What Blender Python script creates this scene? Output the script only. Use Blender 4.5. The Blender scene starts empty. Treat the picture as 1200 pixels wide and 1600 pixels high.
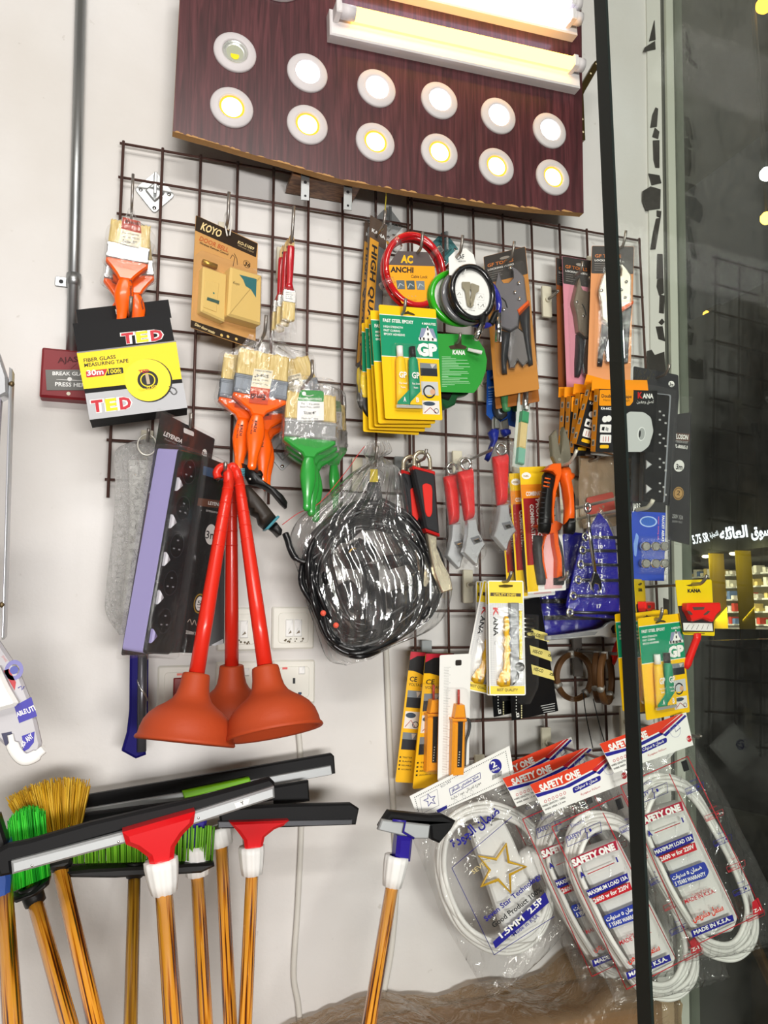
import bpy, bmesh, math, random
import numpy as np
from mathutils import Vector, Matrix, noise as mnoise
random.seed(7)
PI = math.pi
SC = bpy.context.scene
COL = SC.collection
Z0 = 2.45                       # height of the wire grid's top bar above the floor

# ---------------------------------------------------------------- camera
FPX, PITCH, YAW, ROLL = 1217.0752, 0.1318, 0.3243, -0.0034
CAM = np.array([0.0302, -1.5461, -0.8713 + Z0])
_fw = np.array([math.sin(YAW)*math.cos(PITCH), math.cos(YAW)*math.cos(PITCH), math.sin(PITCH)])
_rt = np.array([math.cos(YAW), -math.sin(YAW), 0.0])
_up = np.cross(_rt, _fw)
_r2 = _rt*math.cos(ROLL) + _up*math.sin(ROLL)
_u2 = -_rt*math.sin(ROLL) + _up*math.cos(ROLL)
cam = bpy.data.cameras.new('camera')
cam.sensor_fit = 'VERTICAL'; cam.sensor_height = 36.0; cam.sensor_width = 27.0
cam.lens = FPX/1600*36.0
cam.clip_start = 0.02; cam.clip_end = 200
cam_o = bpy.data.objects.new('camera', cam); COL.objects.link(cam_o)
cam_o.matrix_world = Matrix(((_r2[0], _u2[0], -_fw[0], CAM[0]), (_r2[1], _u2[1], -_fw[1], CAM[1]),
                             (_r2[2], _u2[2], -_fw[2], CAM[2]), (0, 0, 0, 1)))
SC.camera = cam_o

# ---------------------------------------------------------------- colour management, world, ceiling lamps, added fill light
SC.view_settings.view_transform = 'Standard'
SC.view_settings.look = 'None'
SC.view_settings.gamma = 1.0
SC.view_settings.use_curve_mapping = False
SC.view_settings.exposure = 0.36
SC.cycles.transparent_max_bounces = 24
SC.cycles.max_bounces = 8
SC.cycles.caustics_reflective = False
SC.cycles.caustics_refractive = False
world = bpy.data.worlds.new('night'); SC.world = world
world.use_nodes = True
world.node_tree.nodes['Background'].inputs[0].default_value = (0.012, 0.013, 0.016, 1)
world.node_tree.nodes['Background'].inputs[1].default_value = 1.0

def area_lamp(name, loc, size, power, col, rot=(0, 0, 0), sy=None):
    l = bpy.data.lights.new(name, 'AREA'); l.shape = 'RECTANGLE'
    l.size = size; l.size_y = sy or size; l.energy = power; l.color = col
    o = bpy.data.objects.new(name, l); COL.objects.link(o)
    o.location = loc; o.rotation_euler = rot
    return o
# fluorescent ceiling battens of the shop, above and behind the photographer
area_lamp('ceiling_lamp', (0.1, -2.2, 3.56), 1.8, 14, (1.0, 0.965, 0.92), (math.radians(30), 0, 0), 0.22)
area_lamp('ceiling_lamp', (-0.3, -3.3, 3.5), 2.2, 36, (1.0, 0.965, 0.92), (math.radians(44), 0, 0), 0.22)
area_lamp('low_fill_light', (0.2, -4.3, 1.4), 2.0, 108, (1.0, 0.97, 0.94), (math.radians(90), 0, 0), 0.4)  # added low fill light that evens out the wall, not a shop fitting

# ---------------------------------------------------------------- pixel <-> place
def ray(px, py):
    d = _fw + _r2*((px-600)/FPX) + _u2*((800-py)/FPX)
    return d
def P(px, py, h):
    """point at distance h in front of the wall (wall face is y = 0, room is -y)"""
    d = ray(px, py); t = (-h - CAM[1])/d[1]
    return Vector(CAM + d*t)
def PX(px, py, X):
    d = ray(px, py); t = (X - CAM[0])/d[0]
    return Vector(CAM + d*t)
def PZ(px, py, Z):
    d = ray(px, py); t = (Z - CAM[2])/d[2]
    return Vector(CAM + d*t)
def proj(p):
    d = np.array(p) - CAM; z = d @ _fw
    return np.array([600 + FPX*(d @ _r2)/z, 800 - FPX*(d @ _u2)/z])

class F:
    """local frame: x right, y up, z out of the wall into the room"""
    def __init__(s, o, yaw=0, pitch=0, roll=0, M=None):
        if M is None:
            B = Matrix(((1, 0, 0), (0, 0, -1), (0, 1, 0)))
            R = Matrix.Rotation(yaw, 3, 'Y') @ Matrix.Rotation(pitch, 3, 'X') @ Matrix.Rotation(roll, 3, 'Z')
            M = (B @ R).to_4x4(); M.translation = Vector(o)
        s.M = M; s.I = M.inverted()
        s.c = s.I @ Vector(CAM); s.R3 = s.I.to_3x3()
    def l(s, px, py, z=0.0):
        d = s.R3 @ Vector(ray(px, py)); t = (z - s.c.z)/d.z
        q = s.c + d*t
        return (q.x, q.y)
    def l3(s, px, py, z=0.0):
        x, y = s.l(px, py, z); return Vector((x, y, z))
    def ls(s, pts, z=0.0):
        return [s.l(p[0], p[1], z) for p in pts]
    def w2l(s, p): return s.I @ Vector(p)
    def px(s, n): # metres per pixel at the frame's origin
        return n*((Vector(CAM)-s.M.translation).length)/FPX

def fr(px, py, h, yaw=0, pitch=0, roll=0):
    r = math.radians
    return F(P(px, py, h), r(yaw), r(pitch), r(roll))

def frq(q, h, sy=0.35, sp=0.15):
    """frame of a true rectangle seen at the four pixels q (TL, TR, BR, BL), its centre h in front of the wall"""
    q = np.array(q, float); c = q.mean(0); C0 = P(c[0], c[1], h)
    def build(v):
        f = F(C0, v[0], v[1], v[2]); f.w, f.h = abs(v[3]), abs(v[4]); return f
    def corners(f, v):
        o = []
        for sx, sy_ in ((-1, 1), (1, 1), (1, -1), (-1, -1)):
            o.append(proj(f.M @ Vector((sx*v[3]/2 + v[5], sy_*v[4]/2 + v[6], 0))))
        return np.array(o)
    def res(v):
        return np.concatenate([(corners(build(v), v) - q).ravel(), [v[0]/sy, v[1]/sp]])
    m = (Vector(CAM)-C0).length/FPX
    v = np.array([0.0, 0, -math.atan2(q[1][1]-q[0][1], q[1][0]-q[0][0])*0.7,
                  np.linalg.norm(q[1]-q[0])*m, np.linalg.norm(q[3]-q[0])*m, 0, 0])
    lam = 1e-3; r = res(v); cst = r @ r
    for _ in range(40):
        J = np.stack([(res(v + np.eye(7)[i]*1e-5) - r)/1e-5 for i in range(7)], 1)
        A = J.T @ J
        dv = np.linalg.solve(A + lam*np.diag(np.diag(A) + 1e-9), -J.T @ r)
        w = v + dv; rr = res(w)
        if rr @ rr < cst:
            done = cst - rr @ rr < 1e-6
            v, r, cst = w, rr, rr @ rr; lam *= .3
            if done: break
        else: lam *= 5
    f = build(v)
    f.M = f.M @ Matrix.Translation((v[5], v[6], 0))
    g = F(None, M=f.M); g.w, g.h = f.w, f.h; g.err = cst
    return g

# ---------------------------------------------------------------- materials
_mats = {}
def lin(c):
    if isinstance(c, str):
        c = [int(c[i:i+2], 16)/255 for i in (0, 2, 4)]
    return tuple((x/12.92 if x <= .04045 else ((x+.055)/1.055)**2.4) for x in c) + (1,)
def nodes(name):
    m = bpy.data.materials.new(name); m.use_nodes = True
    nt = m.node_tree
    return m, nt, nt.nodes['Principled BSDF']
def mat(col, rough=.45, metal=0.0, coat=0.0, name=None, bump=0, bscale=200, spec=.3):
    """plain surface of one colour (hex, as the eye sees it) with a slight procedural unevenness"""
    k = (col, rough, metal, coat, bump, bscale, spec)
    if k in _mats: return _mats[k]
    m, nt, b = nodes(name or 'surface_'+col)
    b.inputs['Base Color'].default_value = lin(col)
    b.inputs['Roughness'].default_value = rough
    b.inputs['Metallic'].default_value = metal
    b.inputs['Coat Weight'].default_value = coat
    b.inputs['Coat Roughness'].default_value = .08
    b.inputs['Specular IOR Level'].default_value = spec
    if bump:
        n = nt.nodes.new('ShaderNodeTexNoise'); n.inputs['Scale'].default_value = bscale
        n.inputs['Detail'].default_value = 3
        tc = nt.nodes.new('ShaderNodeTexCoord'); nt.links.new(tc.outputs['Object'], n.inputs['Vector'])
        bp = nt.nodes.new('ShaderNodeBump'); bp.inputs['Strength'].default_value = bump
        bp.inputs['Distance'].default_value = .002
        nt.links.new(n.outputs['Fac'], bp.inputs['Height']); nt.links.new(bp.outputs['Normal'], b.inputs['Normal'])
    _mats[k] = m
    return m
def glow(col, s, name='lamp_glow'):
    k = ('glow', col, s)
    if k in _mats: return _mats[k]
    m = bpy.data.materials.new(name); m.use_nodes = True; nt = m.node_tree
    nt.nodes.remove(nt.nodes['Principled BSDF'])
    e = nt.nodes.new('ShaderNodeEmission'); e.inputs[0].default_value = lin(col); e.inputs[1].default_value = s
    nt.links.new(e.outputs[0], nt.nodes['Material Output'].inputs[0])
    _mats[k] = m; return m
def schlick(nt, refl):
    """reflectance of a thin clear sheet, the same from both of its sides"""
    N = nt.nodes.new; L = nt.links.new
    lw = N('ShaderNodeLayerWeight'); lw.inputs['Blend'].default_value = .5
    pw = N('ShaderNodeMath'); pw.operation = 'POWER'; pw.inputs[1].default_value = 5
    ma = N('ShaderNodeMath'); ma.operation = 'MULTIPLY_ADD'; ma.inputs[1].default_value = .92*refl; ma.inputs[2].default_value = .05*refl
    ma.use_clamp = True
    L(lw.outputs['Facing'], pw.inputs[0]); L(pw.outputs[0], ma.inputs[0])
    return ma.outputs[0], lw.inputs['Normal']
def film(tint='ffffff', haze=.06, refl=1.0, bump=.6, bscale=60, rough=.08, stretch=(1, 1, 1), hazecol='ffffff', name='clear_film'):
    k = ('film', tint, haze, refl, bump, bscale, rough, stretch, hazecol)
    if k in _mats: return _mats[k]
    m = bpy.data.materials.new(name); m.use_nodes = True; nt = m.node_tree
    nt.nodes.remove(nt.nodes['Principled BSDF']); N = nt.nodes.new; L = nt.links.new
    tr = N('ShaderNodeBsdfTransparent'); tr.inputs[0].default_value = lin(tint)
    gl = N('ShaderNodeBsdfGlossy'); gl.inputs['Roughness'].default_value = rough
    fac, fn = schlick(nt, refl)
    m1 = N('ShaderNodeMixShader'); df = N('ShaderNodeBsdfDiffuse'); df.inputs[0].default_value = lin(hazecol)
    m2 = N('ShaderNodeMixShader'); m2.inputs[0].default_value = haze
    L(fac, m1.inputs[0]); L(tr.outputs[0], m1.inputs[1]); L(gl.outputs[0], m1.inputs[2])
    L(m1.outputs[0], m2.inputs[1]); L(df.outputs[0], m2.inputs[2]); L(m2.outputs[0], nt.nodes['Material Output'].inputs[0])
    if bump:
        tc = N('ShaderNodeTexCoord'); mp = N('ShaderNodeMapping'); mp.inputs['Scale'].default_value = stretch
        n = N('ShaderNodeTexNoise'); n.inputs['Scale'].default_value = bscale; n.inputs['Detail'].default_value = 4
        n.inputs['Distortion'].default_value = .8
        bp = N('ShaderNodeBump'); bp.inputs['Strength'].default_value = bump; bp.inputs['Distance'].default_value = .01
        L(tc.outputs['Object'], mp.inputs[0]); L(mp.outputs[0], n.inputs['Vector']); L(n.outputs['Fac'], bp.inputs['Height'])
        L(bp.outputs[0], gl.inputs['Normal']); L(bp.outputs[0], fn)
    _mats[k] = m; return m
def streaky(name, c1, c2, scale, stretch, rough=.4, c3=None, coat=0, lo=.4, hi=.62, dist=1.0, detail=3):
    """wood and bristle: noise drawn out along one axis between two or three colours"""
    k = ('streak', name)
    if k in _mats: return _mats[k]
    m, nt, b = nodes(name); N = nt.nodes.new; L = nt.links.new
    tc = N('ShaderNodeTexCoord'); mp = N('ShaderNodeMapping'); mp.inputs['Scale'].default_value = stretch
    n = N('ShaderNodeTexNoise'); n.inputs['Scale'].default_value = scale; n.inputs['Detail'].default_value = detail
    n.inputs['Distortion'].default_value = dist if stretch[0] < 30 else 0.0
    r = N('ShaderNodeValToRGB'); r.color_ramp.elements[0].position = lo; r.color_ramp.elements[1].position = hi
    r.color_ramp.elements[0].color = lin(c1); r.color_ramp.elements[1].color = lin(c2)
    if c3:
        e = r.color_ramp.elements.new((lo+hi)/2); e.color = lin(c3)
    L(tc.outputs['Object'], mp.inputs[0]); L(mp.outputs[0], n.inputs['Vector']); L(n.outputs['Fac'], r.inputs[0])
    L(r.outputs[0], b.inputs['Base Color']); b.inputs['Roughness'].default_value = rough
    b.inputs['Coat Weight'].default_value = coat; b.inputs['Coat Roughness'].default_value = .06
    _mats[k] = m; return m

STEEL = mat('b9b9b6', .28, 1.0, name='bright_steel')
CHROME = mat('dcdcdc', .12, 1.0, name='chrome')
GALV = mat('a4a7a8', .38, .9, name='galvanised_steel')
WIRE = mat('553c36', .42, .2, name='brown_coated_wire')
WHITE = mat('efefec', .4, name='white_plastic')
PAPER = mat('f1f0ec', .55, name='white_card')
BLACK = mat('161616', .4, name='black_plastic')
INK = mat('1a1a1c', .5, name='black_ink')
RED = mat('c8201e', .38, name='red_plastic')
ORANGE = mat('f0621a', .32, name='orange_plastic')
YELLOW = mat('f7d417', .4, name='yellow_card')
CREAM = mat('d8d2bd', .5, name='cream_plastic')
CLEAR = film(haze=.015, bump=.15, bscale=30, refl=.55, name='clear_blister')
BAG = film(haze=.012, bump=.7, bscale=45, refl=1.6, name='clear_bag')

# ---------------------------------------------------------------- text
_fnt = {}
_tc = {}
_AR = {}
def _ar_init():
    base = 'اأإآبةتثجحخدذرزسشصضطظعغفقكلمنهوىيئ'
    # isolated form code of each letter; forms follow as isolated, final, initial, medial
    iso = {'ا': 0xFE8D, 'أ': 0xFE83, 'إ': 0xFE87, 'آ': 0xFE81, 'ب': 0xFE8F, 'ة': 0xFE93, 'ت': 0xFE95, 'ث': 0xFE99, 'ج': 0xFE9D,
           'ح': 0xFEA1, 'خ': 0xFEA5, 'د': 0xFEA9, 'ذ': 0xFEAB, 'ر': 0xFEAD, 'ز': 0xFEAF, 'س': 0xFEB1, 'ش': 0xFEB5,
           'ص': 0xFEB9, 'ض': 0xFEBD, 'ط': 0xFEC1, 'ظ': 0xFEC5, 'ع': 0xFEC9, 'غ': 0xFECD, 'ف': 0xFED1, 'ق': 0xFED5,
           'ك': 0xFED9, 'ل': 0xFEDD, 'م': 0xFEE1, 'ن': 0xFEE5, 'ه': 0xFEE9, 'و': 0xFEED, 'ى': 0xFEEF, 'ي': 0xFEF1, 'ئ': 0xFE89}
    two = set('اأإآةدذرزوى')
    for c, k in iso.items(): _AR[c] = (k, 2 if c in two else 4)
_ar_init()
def arabic(s):
    """joins Arabic letters into their drawn forms and lays them out right to left"""
    out = []
    for i, c in enumerate(s):
        if c not in _AR: out.append(c); continue
        k, n = _AR[c]
        pj = i > 0 and s[i-1] in _AR and _AR[s[i-1]][1] == 4
        nj = n == 4 and i+1 < len(s) and s[i+1] in _AR
        out.append(chr(k + (3 if pj and nj else 2 if nj else 1 if pj else 0)))
    return ''.join(reversed(out))
def text_mesh(s, bold=0.0):
    k = (s, bold)
    if k in _tc: return _tc[k]
    cu = bpy.data.curves.new('lettering', 'FONT'); cu.body = s; cu.size = 1.0
    cu.resolution_u = 2; cu.offset = bold; cu.fill_mode = 'FRONT'
    o = bpy.data.objects.new('lettering', cu); COL.objects.link(o)
    dg = bpy.context.evaluated_depsgraph_get()
    me = o.evaluated_get(dg).to_mesh()
    V = [(v.co.x, v.co.y) for v in me.vertices]; Fc = [tuple(p.vertices) for p in me.polygons]
    o.evaluated_get(dg).to_mesh_clear()
    bpy.data.objects.remove(o); bpy.data.curves.remove(cu)
    if V:
        x0 = min(v[0] for v in V); x1 = max(v[0] for v in V)
    else: x0, x1 = 0, 1
    _tc[k] = (V, Fc, x0, x1)
    return _tc[k]

# ---------------------------------------------------------------- mesh builder
def rnd(pts, r, n=4):
    """round the corners of an outline"""
    out = []; N = len(pts)
    for i in range(N):
        p = Vector(pts[i][:2]); a = Vector(pts[i-1][:2]); b = Vector(pts[(i+1) % N][:2])
        da = (a-p); db = (b-p); la, lb = da.length, db.length
        if la < 1e-7 or lb < 1e-7: continue
        k = min(r, la*.48, lb*.48); s = p + da/la*k; e = p + db/lb*k
        for j in range(n+1):
            t = j/n; q = s*(1-t)**2 + p*2*t*(1-t) + e*t*t; out.append((q.x, q.y))
    return out
def smooth_path(pts, n=6, closed=False):
    """Catmull-Rom through points (any dimension)"""
    A = [np.array(p, float) for p in pts]; N = len(A); out = []
    rng = range(N if closed else N-1)
    for i in rng:
        p1, p2 = A[i], A[(i+1) % N]
        p0 = A[i-1] if (closed or i > 0) else 2*p1-p2
        p3 = A[(i+2) % N] if (closed or i+2 < N) else 2*p2-p1
        for j in range(n):
            t = j/n
            out.append(.5*((2*p1)+(-p0+p2)*t+(2*p0-5*p1+4*p2-p3)*t*t+(-p0+3*p1-3*p2+p3)*t**3))
    if not closed: out.append(A[-1])
    return [tuple(o) for o in out]
def inset(pts, d):
    N = len(pts); out = []
    ar = sum(pts[i-1][0]*pts[i][1]-pts[i][0]*pts[i-1][1] for i in range(N))
    sg = 1 if ar > 0 else -1
    for i in range(N):
        p = Vector(pts[i][:2]); a = Vector(pts[i-1][:2]); b = Vector(pts[(i+1) % N][:2])
        e1 = (p-a); e2 = (b-p)
        if e1.length < 1e-9 or e2.length < 1e-9: out.append((p.x, p.y)); continue
        n1 = Vector((-e1.y, e1.x)).normalized()*sg; n2 = Vector((-e2.y, e2.x)).normalized()*sg
        m = n1+n2
        if m.length < .3: m = n1
        else: m = m/max(.5, m.dot(n1)*1.0)
        out.append((p.x+m.x*d, p.y+m.y*d))
    return out
class B:
    """collects shapes of one mesh (several materials allowed)"""
    def __init__(s): s.v = []; s.f = []; s.m = []; s.sm = []; s.mats = []
    def mi(s, m):
        if m not in s.mats: s.mats.append(m)
        return s.mats.index(m)
    def add(s, V, Fc, m, sm=False, T=None):
        o = len(s.v); k = s.mi(m)
        for p in V: s.v.append(tuple(T @ Vector(p)) if T else tuple(p))
        for f in Fc: s.f.append(tuple(i+o for i in f)); s.m.append(k); s.sm.append(sm)
    def poly(s, pts, z0, z1, m, ch=0.0, back=True, side=None):
        """extruded outline with chamfered front edge; its sides may have another material"""
        ar = sum(pts[i-1][0]*pts[i][1]-pts[i][0]*pts[i-1][1] for i in range(len(pts)))
        if ar < 0: pts = pts[::-1]
        n = len(pts); ring = lambda q, z: [(x[0], x[1], z) for x in q]
        L = [ring(pts, z0), ring(pts, z1-ch)] if z1-ch > z0+1e-7 else [ring(pts, z0)]
        if ch: L.append(ring(inset(pts, ch), z1))
        V = [p for r in L for p in r]; Fs = []; Ft = []
        for k in range(len(L)-1):
            for i in range(n):
                j = (i+1) % n; Fs.append((k*n+i, k*n+j, (k+1)*n+j, (k+1)*n+i))
        Ft.append(tuple(range((len(L)-1)*n, len(L)*n)))
        if back: Ft.append(tuple(range(n-1, -1, -1)))
        o = len(s.v); s.v += V
        a = s.mi(m); b_ = s.mi(side) if side else a
        for f in Fs: s.f.append(tuple(i+o for i in f)); s.m.append(b_); s.sm.append(False)
        for f in Ft: s.f.append(tuple(i+o for i in f)); s.m.append(a); s.sm.append(False)
    def dome(s, pts, z0, z1, m, n=5, frac=.9):
        """cushion: outline rounded over towards its front by nested insets"""
        c = np.mean([p[:2] for p in pts], 0); N = len(pts); L = []
        for k in range(n+1):
            t = k/n*PI/2; f = 1-frac*(1-math.cos(t)); z = z0+(z1-z0)*math.sin(t)
            L.append([(c[0]+(p[0]-c[0])*f, c[1]+(p[1]-c[1])*f, z) for p in pts])
        V = [p for r in L for p in r]; Fc = []
        ar = sum(pts[i-1][0]*pts[i][1]-pts[i][0]*pts[i-1][1] for i in range(N))
        for k in range(n):
            for i in range(N):
                j = (i+1) % N; q = (k*N+i, k*N+j, (k+1)*N+j, (k+1)*N+i); Fc.append(q if ar > 0 else q[::-1])
        top = tuple(range(n*N, n*N+N)); bt = tuple(range(N-1, -1, -1))
        Fc += [top if ar > 0 else top[::-1], bt if ar > 0 else bt[::-1]]
        s.add(V, Fc, m, True)
    def flat(s, pts, z, m):
        ar = sum(pts[i-1][0]*pts[i][1]-pts[i][0]*pts[i-1][1] for i in range(len(pts)))
        if ar < 0: pts = pts[::-1]
        s.add([(p[0], p[1], z) for p in pts], [tuple(range(len(pts)))], m)
    def rect(s, x0, y0, x1, y1, z, m, r=0):
        q = [(x0, y0), (x1, y0), (x1, y1), (x0, y1)]
        s.flat(rnd(q, r) if r else q, z, m)
    def box(s, x0, y0, z0, x1, y1, z1, m, ch=0.0, r=0, T=None):
        x0, x1 = min(x0, x1), max(x0, x1); y0, y1 = min(y0, y1), max(y0, y1)
        q = [(x0, y0), (x1, y0), (x1, y1), (x0, y1)]
        if r: q = rnd(q, r)
        k = len(s.v); s.poly(q, z0, z1, m, ch)
        if T:
            for i in range(k, len(s.v)): s.v[i] = tuple(T @ Vector(s.v[i]))
    def disc(s, c, r, z, m, n=28, ry=None, r0=0):
        ry = ry or r
        o = [(c[0]+r*math.cos(2*PI*i/n), c[1]+ry*math.sin(2*PI*i/n), z) for i in range(n)]
        if not r0: s.add(o, [tuple(range(n))], m)
        else:
            k = r0/r
            o += [(c[0]+(p[0]-c[0])*k, c[1]+(p[1]-c[1])*k, z) for p in o]
            s.add(o, [(i, (i+1) % n, n+(i+1) % n, n+i) for i in range(n)], m)
    def sweep(s, path, rad, m, seg=10, ref=(0, 0, 1), closed=False, caps=True, sm=True):
        """tube along a path; rad is one number, or per point a number or a pair (across, out of plane)"""
        Pt = [Vector(p) if len(p) == 3 else Vector((p[0], p[1], 0)) for p in path]; n = len(Pt)
        if not isinstance(rad, (list, tuple)): rad = [rad]*n
        ref = Vector(ref); V = []; Fc = []
        for i, p in enumerate(Pt):
            a = Pt[i-1] if (i or closed) else p; b_ = Pt[(i+1) % n] if (i < n-1 or closed) else p
            t = (b_-a)
            t = t.normalized() if t.length > 1e-9 else Vector((0, 1, 0))
            u = t.cross(ref)
            if u.length < .05: u = t.cross(Vector((1, .3, 0)))
            u.normalize(); w = u.cross(t).normalized()
            r = rad[i]; ru, rw = r if isinstance(r, (tuple, list)) else (r, r)
            for k in range(seg):
                an = 2*PI*k/seg; V.append(tuple(p+u*ru*math.cos(an)+w*rw*math.sin(an)))
        for i in range(n if closed else n-1):
            j = (i+1) % n
            for k in range(seg):
                l = (k+1) % seg; Fc.append((i*seg+l, i*seg+k, j*seg+k, j*seg+l))
        if caps and not closed:
            Fc.append(tuple(range(seg))); Fc.append(tuple((n-1)*seg+k for k in reversed(range(seg))))
        s.add(V, Fc, m, sm)
    def lathe(s, prof, m, seg=32, T=None, sm=True, wob=None):
        """profile of (radius, height) turned about the y axis"""
        V = []; Fc = []; n = len(prof)
        for r, y in prof:
            for k in range(seg):
                a = 2*PI*k/seg; rr = r*(1+(wob(a) if wob else 0)); V.append((rr*math.cos(a), y, rr*math.sin(a)))
        for i in range(n-1):
            for k in range(seg):
                l = (k+1) % seg; Fc.append((i*seg+k, (i+1)*seg+k, (i+1)*seg+l, i*seg+l))
        s.add(V, Fc, m, sm, T)
    def ball(s, c, r, m, seg=12, sc=(1, 1, 1)):
        V = []; Fc = []; R = seg//2
        for i in range(R+1):
            t = PI*i/R
            for k in range(seg):
                a = 2*PI*k/seg
                V.append((c[0]+r*sc[0]*math.sin(t)*math.cos(a), c[1]+r*sc[1]*math.cos(t), c[2]+r*sc[2]*math.sin(t)*math.sin(a)))
        for i in range(R):
            for k in range(seg):
                l = (k+1) % seg; Fc.append((i*seg+l, i*seg+k, (i+1)*seg+k, (i+1)*seg+l)[::-1])
        s.add(V, Fc, m, True)
    def sheet(s, rows, m, nx=14, ny=16, bulge=.01, wr=.002, wf=60, seed=0, fan=0, both=True, pw=.5):
        """film bag: rows of (left point, right point) in local 3D from top to bottom, puffed up between them"""
        A = smooth_path([tuple(r[0])+tuple(r[1]) for r in rows], max(1, ny//max(1, len(rows)-1)))
        off = mnoise.noise
        for side in ((1, -1) if both else (1,)):
            V = []; Fc = []; n = len(A)
            for i, q in enumerate(A):
                l = Vector(q[:3]); r = Vector(q[3:]); v = i/(n-1)
                for k in range(nx+1):
                    u = k/nx; p = l.lerp(r, u)
                    e = (math.sin(PI*u)**pw)*(min(1, math.sin(PI*min(.97, max(.03, v)))*1.6))
                    z = bulge*e*side
                    z += wr*(.3+e)*off((u*wf*.1+seed, v*wf*.06, side*3+seed)) + wr*.7*off((u*wf*.3, v*wf*.2+seed, side))
                    if fan: z += fan*(math.sin(u*47+seed)+.6*math.sin(u*83+2*seed))*(1-v)**.7*e
                    V.append((p.x, p.y, p.z+z))
            for i in range(n-1):
                for k in range(nx):
                    a = i*(nx+1)+k; q = (a, a+nx+1, a+nx+2, a+1); Fc.append(q if side > 0 else q[::-1])
            s.add(V, Fc, m, True)
    def text(s, f, t, p0, p1, hp, m, z, bold=.0, up=None):
        """lettering between two baseline pixels of frame f, capitals hp pixels high"""
        V, Fc, x0, x1 = text_mesh(t, bold)
        if not V: return
        a = Vector(f.l(p0[0], p0[1], z)); b_ = Vector(f.l(p1[0], p1[1], z))
        dx, dy = p1[0]-p0[0], p1[1]-p0[1]; L = math.hypot(dx, dy)
        ux, uy = (dy/L, -dx/L) if up is None else up
        c = Vector(f.l(p0[0]+ux*hp, p0[1]+uy*hp, z))
        ex = (b_-a)/(x1-x0); ey = (c-a)/.682
        s.add([(a.x+ex.x*(v[0]-x0)+ey.x*v[1], a.y+ex.y*(v[0]-x0)+ey.y*v[1], z) for v in V], Fc, m)
    def lt(s, t, x, y, w, hp, m, z, bold=.0, rot=0):
        """lettering in local metres: baseline start, width, capital height"""
        V, Fc, x0, x1 = text_mesh(t, bold)
        if not V: return
        c, sn = math.cos(rot), math.sin(rot); k = w/(x1-x0); q = hp/.682
        s.add([(x+c*(v[0]-x0)*k-sn*v[1]*q, y+sn*(v[0]-x0)*k+c*v[1]*q, z) for v in V], Fc, m)
    def qpx(s, f, pts, z, m, r=0):
        q = f.ls(pts, z); s.flat(rnd(q, r) if r else q, z, m)
    def done(s, name, parent=None, f=None):
        me = bpy.data.meshes.new(name)
        me.from_pydata(s.v, [], s.f)
        for m in s.mats: me.materials.append(m)
        me.polygons.foreach_set('material_index', s.m); me.polygons.foreach_set('use_smooth', s.sm)
        me.update()
        o = bpy.data.objects.new(name, me); COL.objects.link(o)
        if parent is not None: o.parent = parent
        if f is not None: o.matrix_world = f.M
        return o

def tag(o, label, cat, group=None, kind=None):
    o['label'] = label; o['category'] = cat
    if group: o['group'] = group
    if kind: o['kind'] = kind
    return o
def thing(name, label, cat, f, group=None):
    o = bpy.data.objects.new(name, None); COL.objects.link(o)
    o.empty_display_size = .02; o.matrix_world = f.M if isinstance(f, F) else f
    return tag(o, label, cat, group)
def struct(o, label=None):
    o['kind'] = 'structure'
    if label: o['label'] = label
    return o
def dup(root, M, label=None, group=None):
    """a copy of a thing with copies of its parts and sub-parts"""
    r = root.copy(); COL.objects.link(r); r.matrix_world = M
    if label: r['label'] = label
    if group: r['group'] = group
    for ch in list(root.children):
        c = ch.copy(); COL.objects.link(c); c.parent = r
        for g in ch.children:
            d = g.copy(); COL.objects.link(d); d.parent = c
    return r
WF = F(Vector((0, 0, 0)))       # world-aligned frame on the wall: x right, y up, z into the room
def wp(px, py, h): 
    p = P(px, py, h); return Vector((p.x, p.z, h))
# ================================================================ the shop's shell
def wall_material(name, c1, c2, c3):
    m, nt, b = nodes(name); N = nt.nodes.new; L = nt.links.new
    tc = N('ShaderNodeTexCoord')
    n = N('ShaderNodeTexNoise'); n.inputs['Scale'].default_value = 2.2; n.inputs['Detail'].default_value = 5
    r = N('ShaderNodeValToRGB'); r.color_ramp.elements[0].position = .35; r.color_ramp.elements[1].position = .65
    r.color_ramp.elements[0].color = lin(c1); r.color_ramp.elements[1].color = lin(c2)
    n2 = N('ShaderNodeTexNoise'); n2.inputs['Scale'].default_value = 38; n2.inputs['Detail'].default_value = 4
    r2 = N('ShaderNodeValToRGB'); r2.color_ramp.elements[0].position = .70; r2.color_ramp.elements[1].position = .80
    r2.color_ramp.elements[0].color = (0, 0, 0, 1); r2.color_ramp.elements[1].color = (.55, .55, .55, 1)
    mx = N('ShaderNodeMixRGB'); mx.inputs[2].default_value = lin(c3)
    n3 = N('ShaderNodeTexNoise'); n3.inputs['Scale'].default_value = 90; n3.inputs['Detail'].default_value = 5
    bp = N('ShaderNodeBump'); bp.inputs['Strength'].default_value = .12; bp.inputs['Distance'].default_value = .004
    for t in (n, n2, n3): L(tc.outputs['Object'], t.inputs['Vector'])
    L(n.outputs['Fac'], r.inputs[0]); L(n2.outputs['Fac'], r2.inputs[0]); L(r2.outputs[0], mx.inputs[0])
    L(r.outputs[0], mx.inputs[1]); L(mx.outputs[0], b.inputs['Base Color']); L(n3.outputs['Fac'], bp.inputs['Height'])
    L(bp.outputs[0], b.inputs['Normal']); b.inputs['Roughness'].default_value = .55
    return m
PAINT = wall_material('scuffed_white_paint', 'd0ccc7', 'dcdad8', '9c9384')
ROOMW = mat('7a756c', .8, name='shop_wall_paint')
XS = 1.256                      # plane of the shop window
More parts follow.
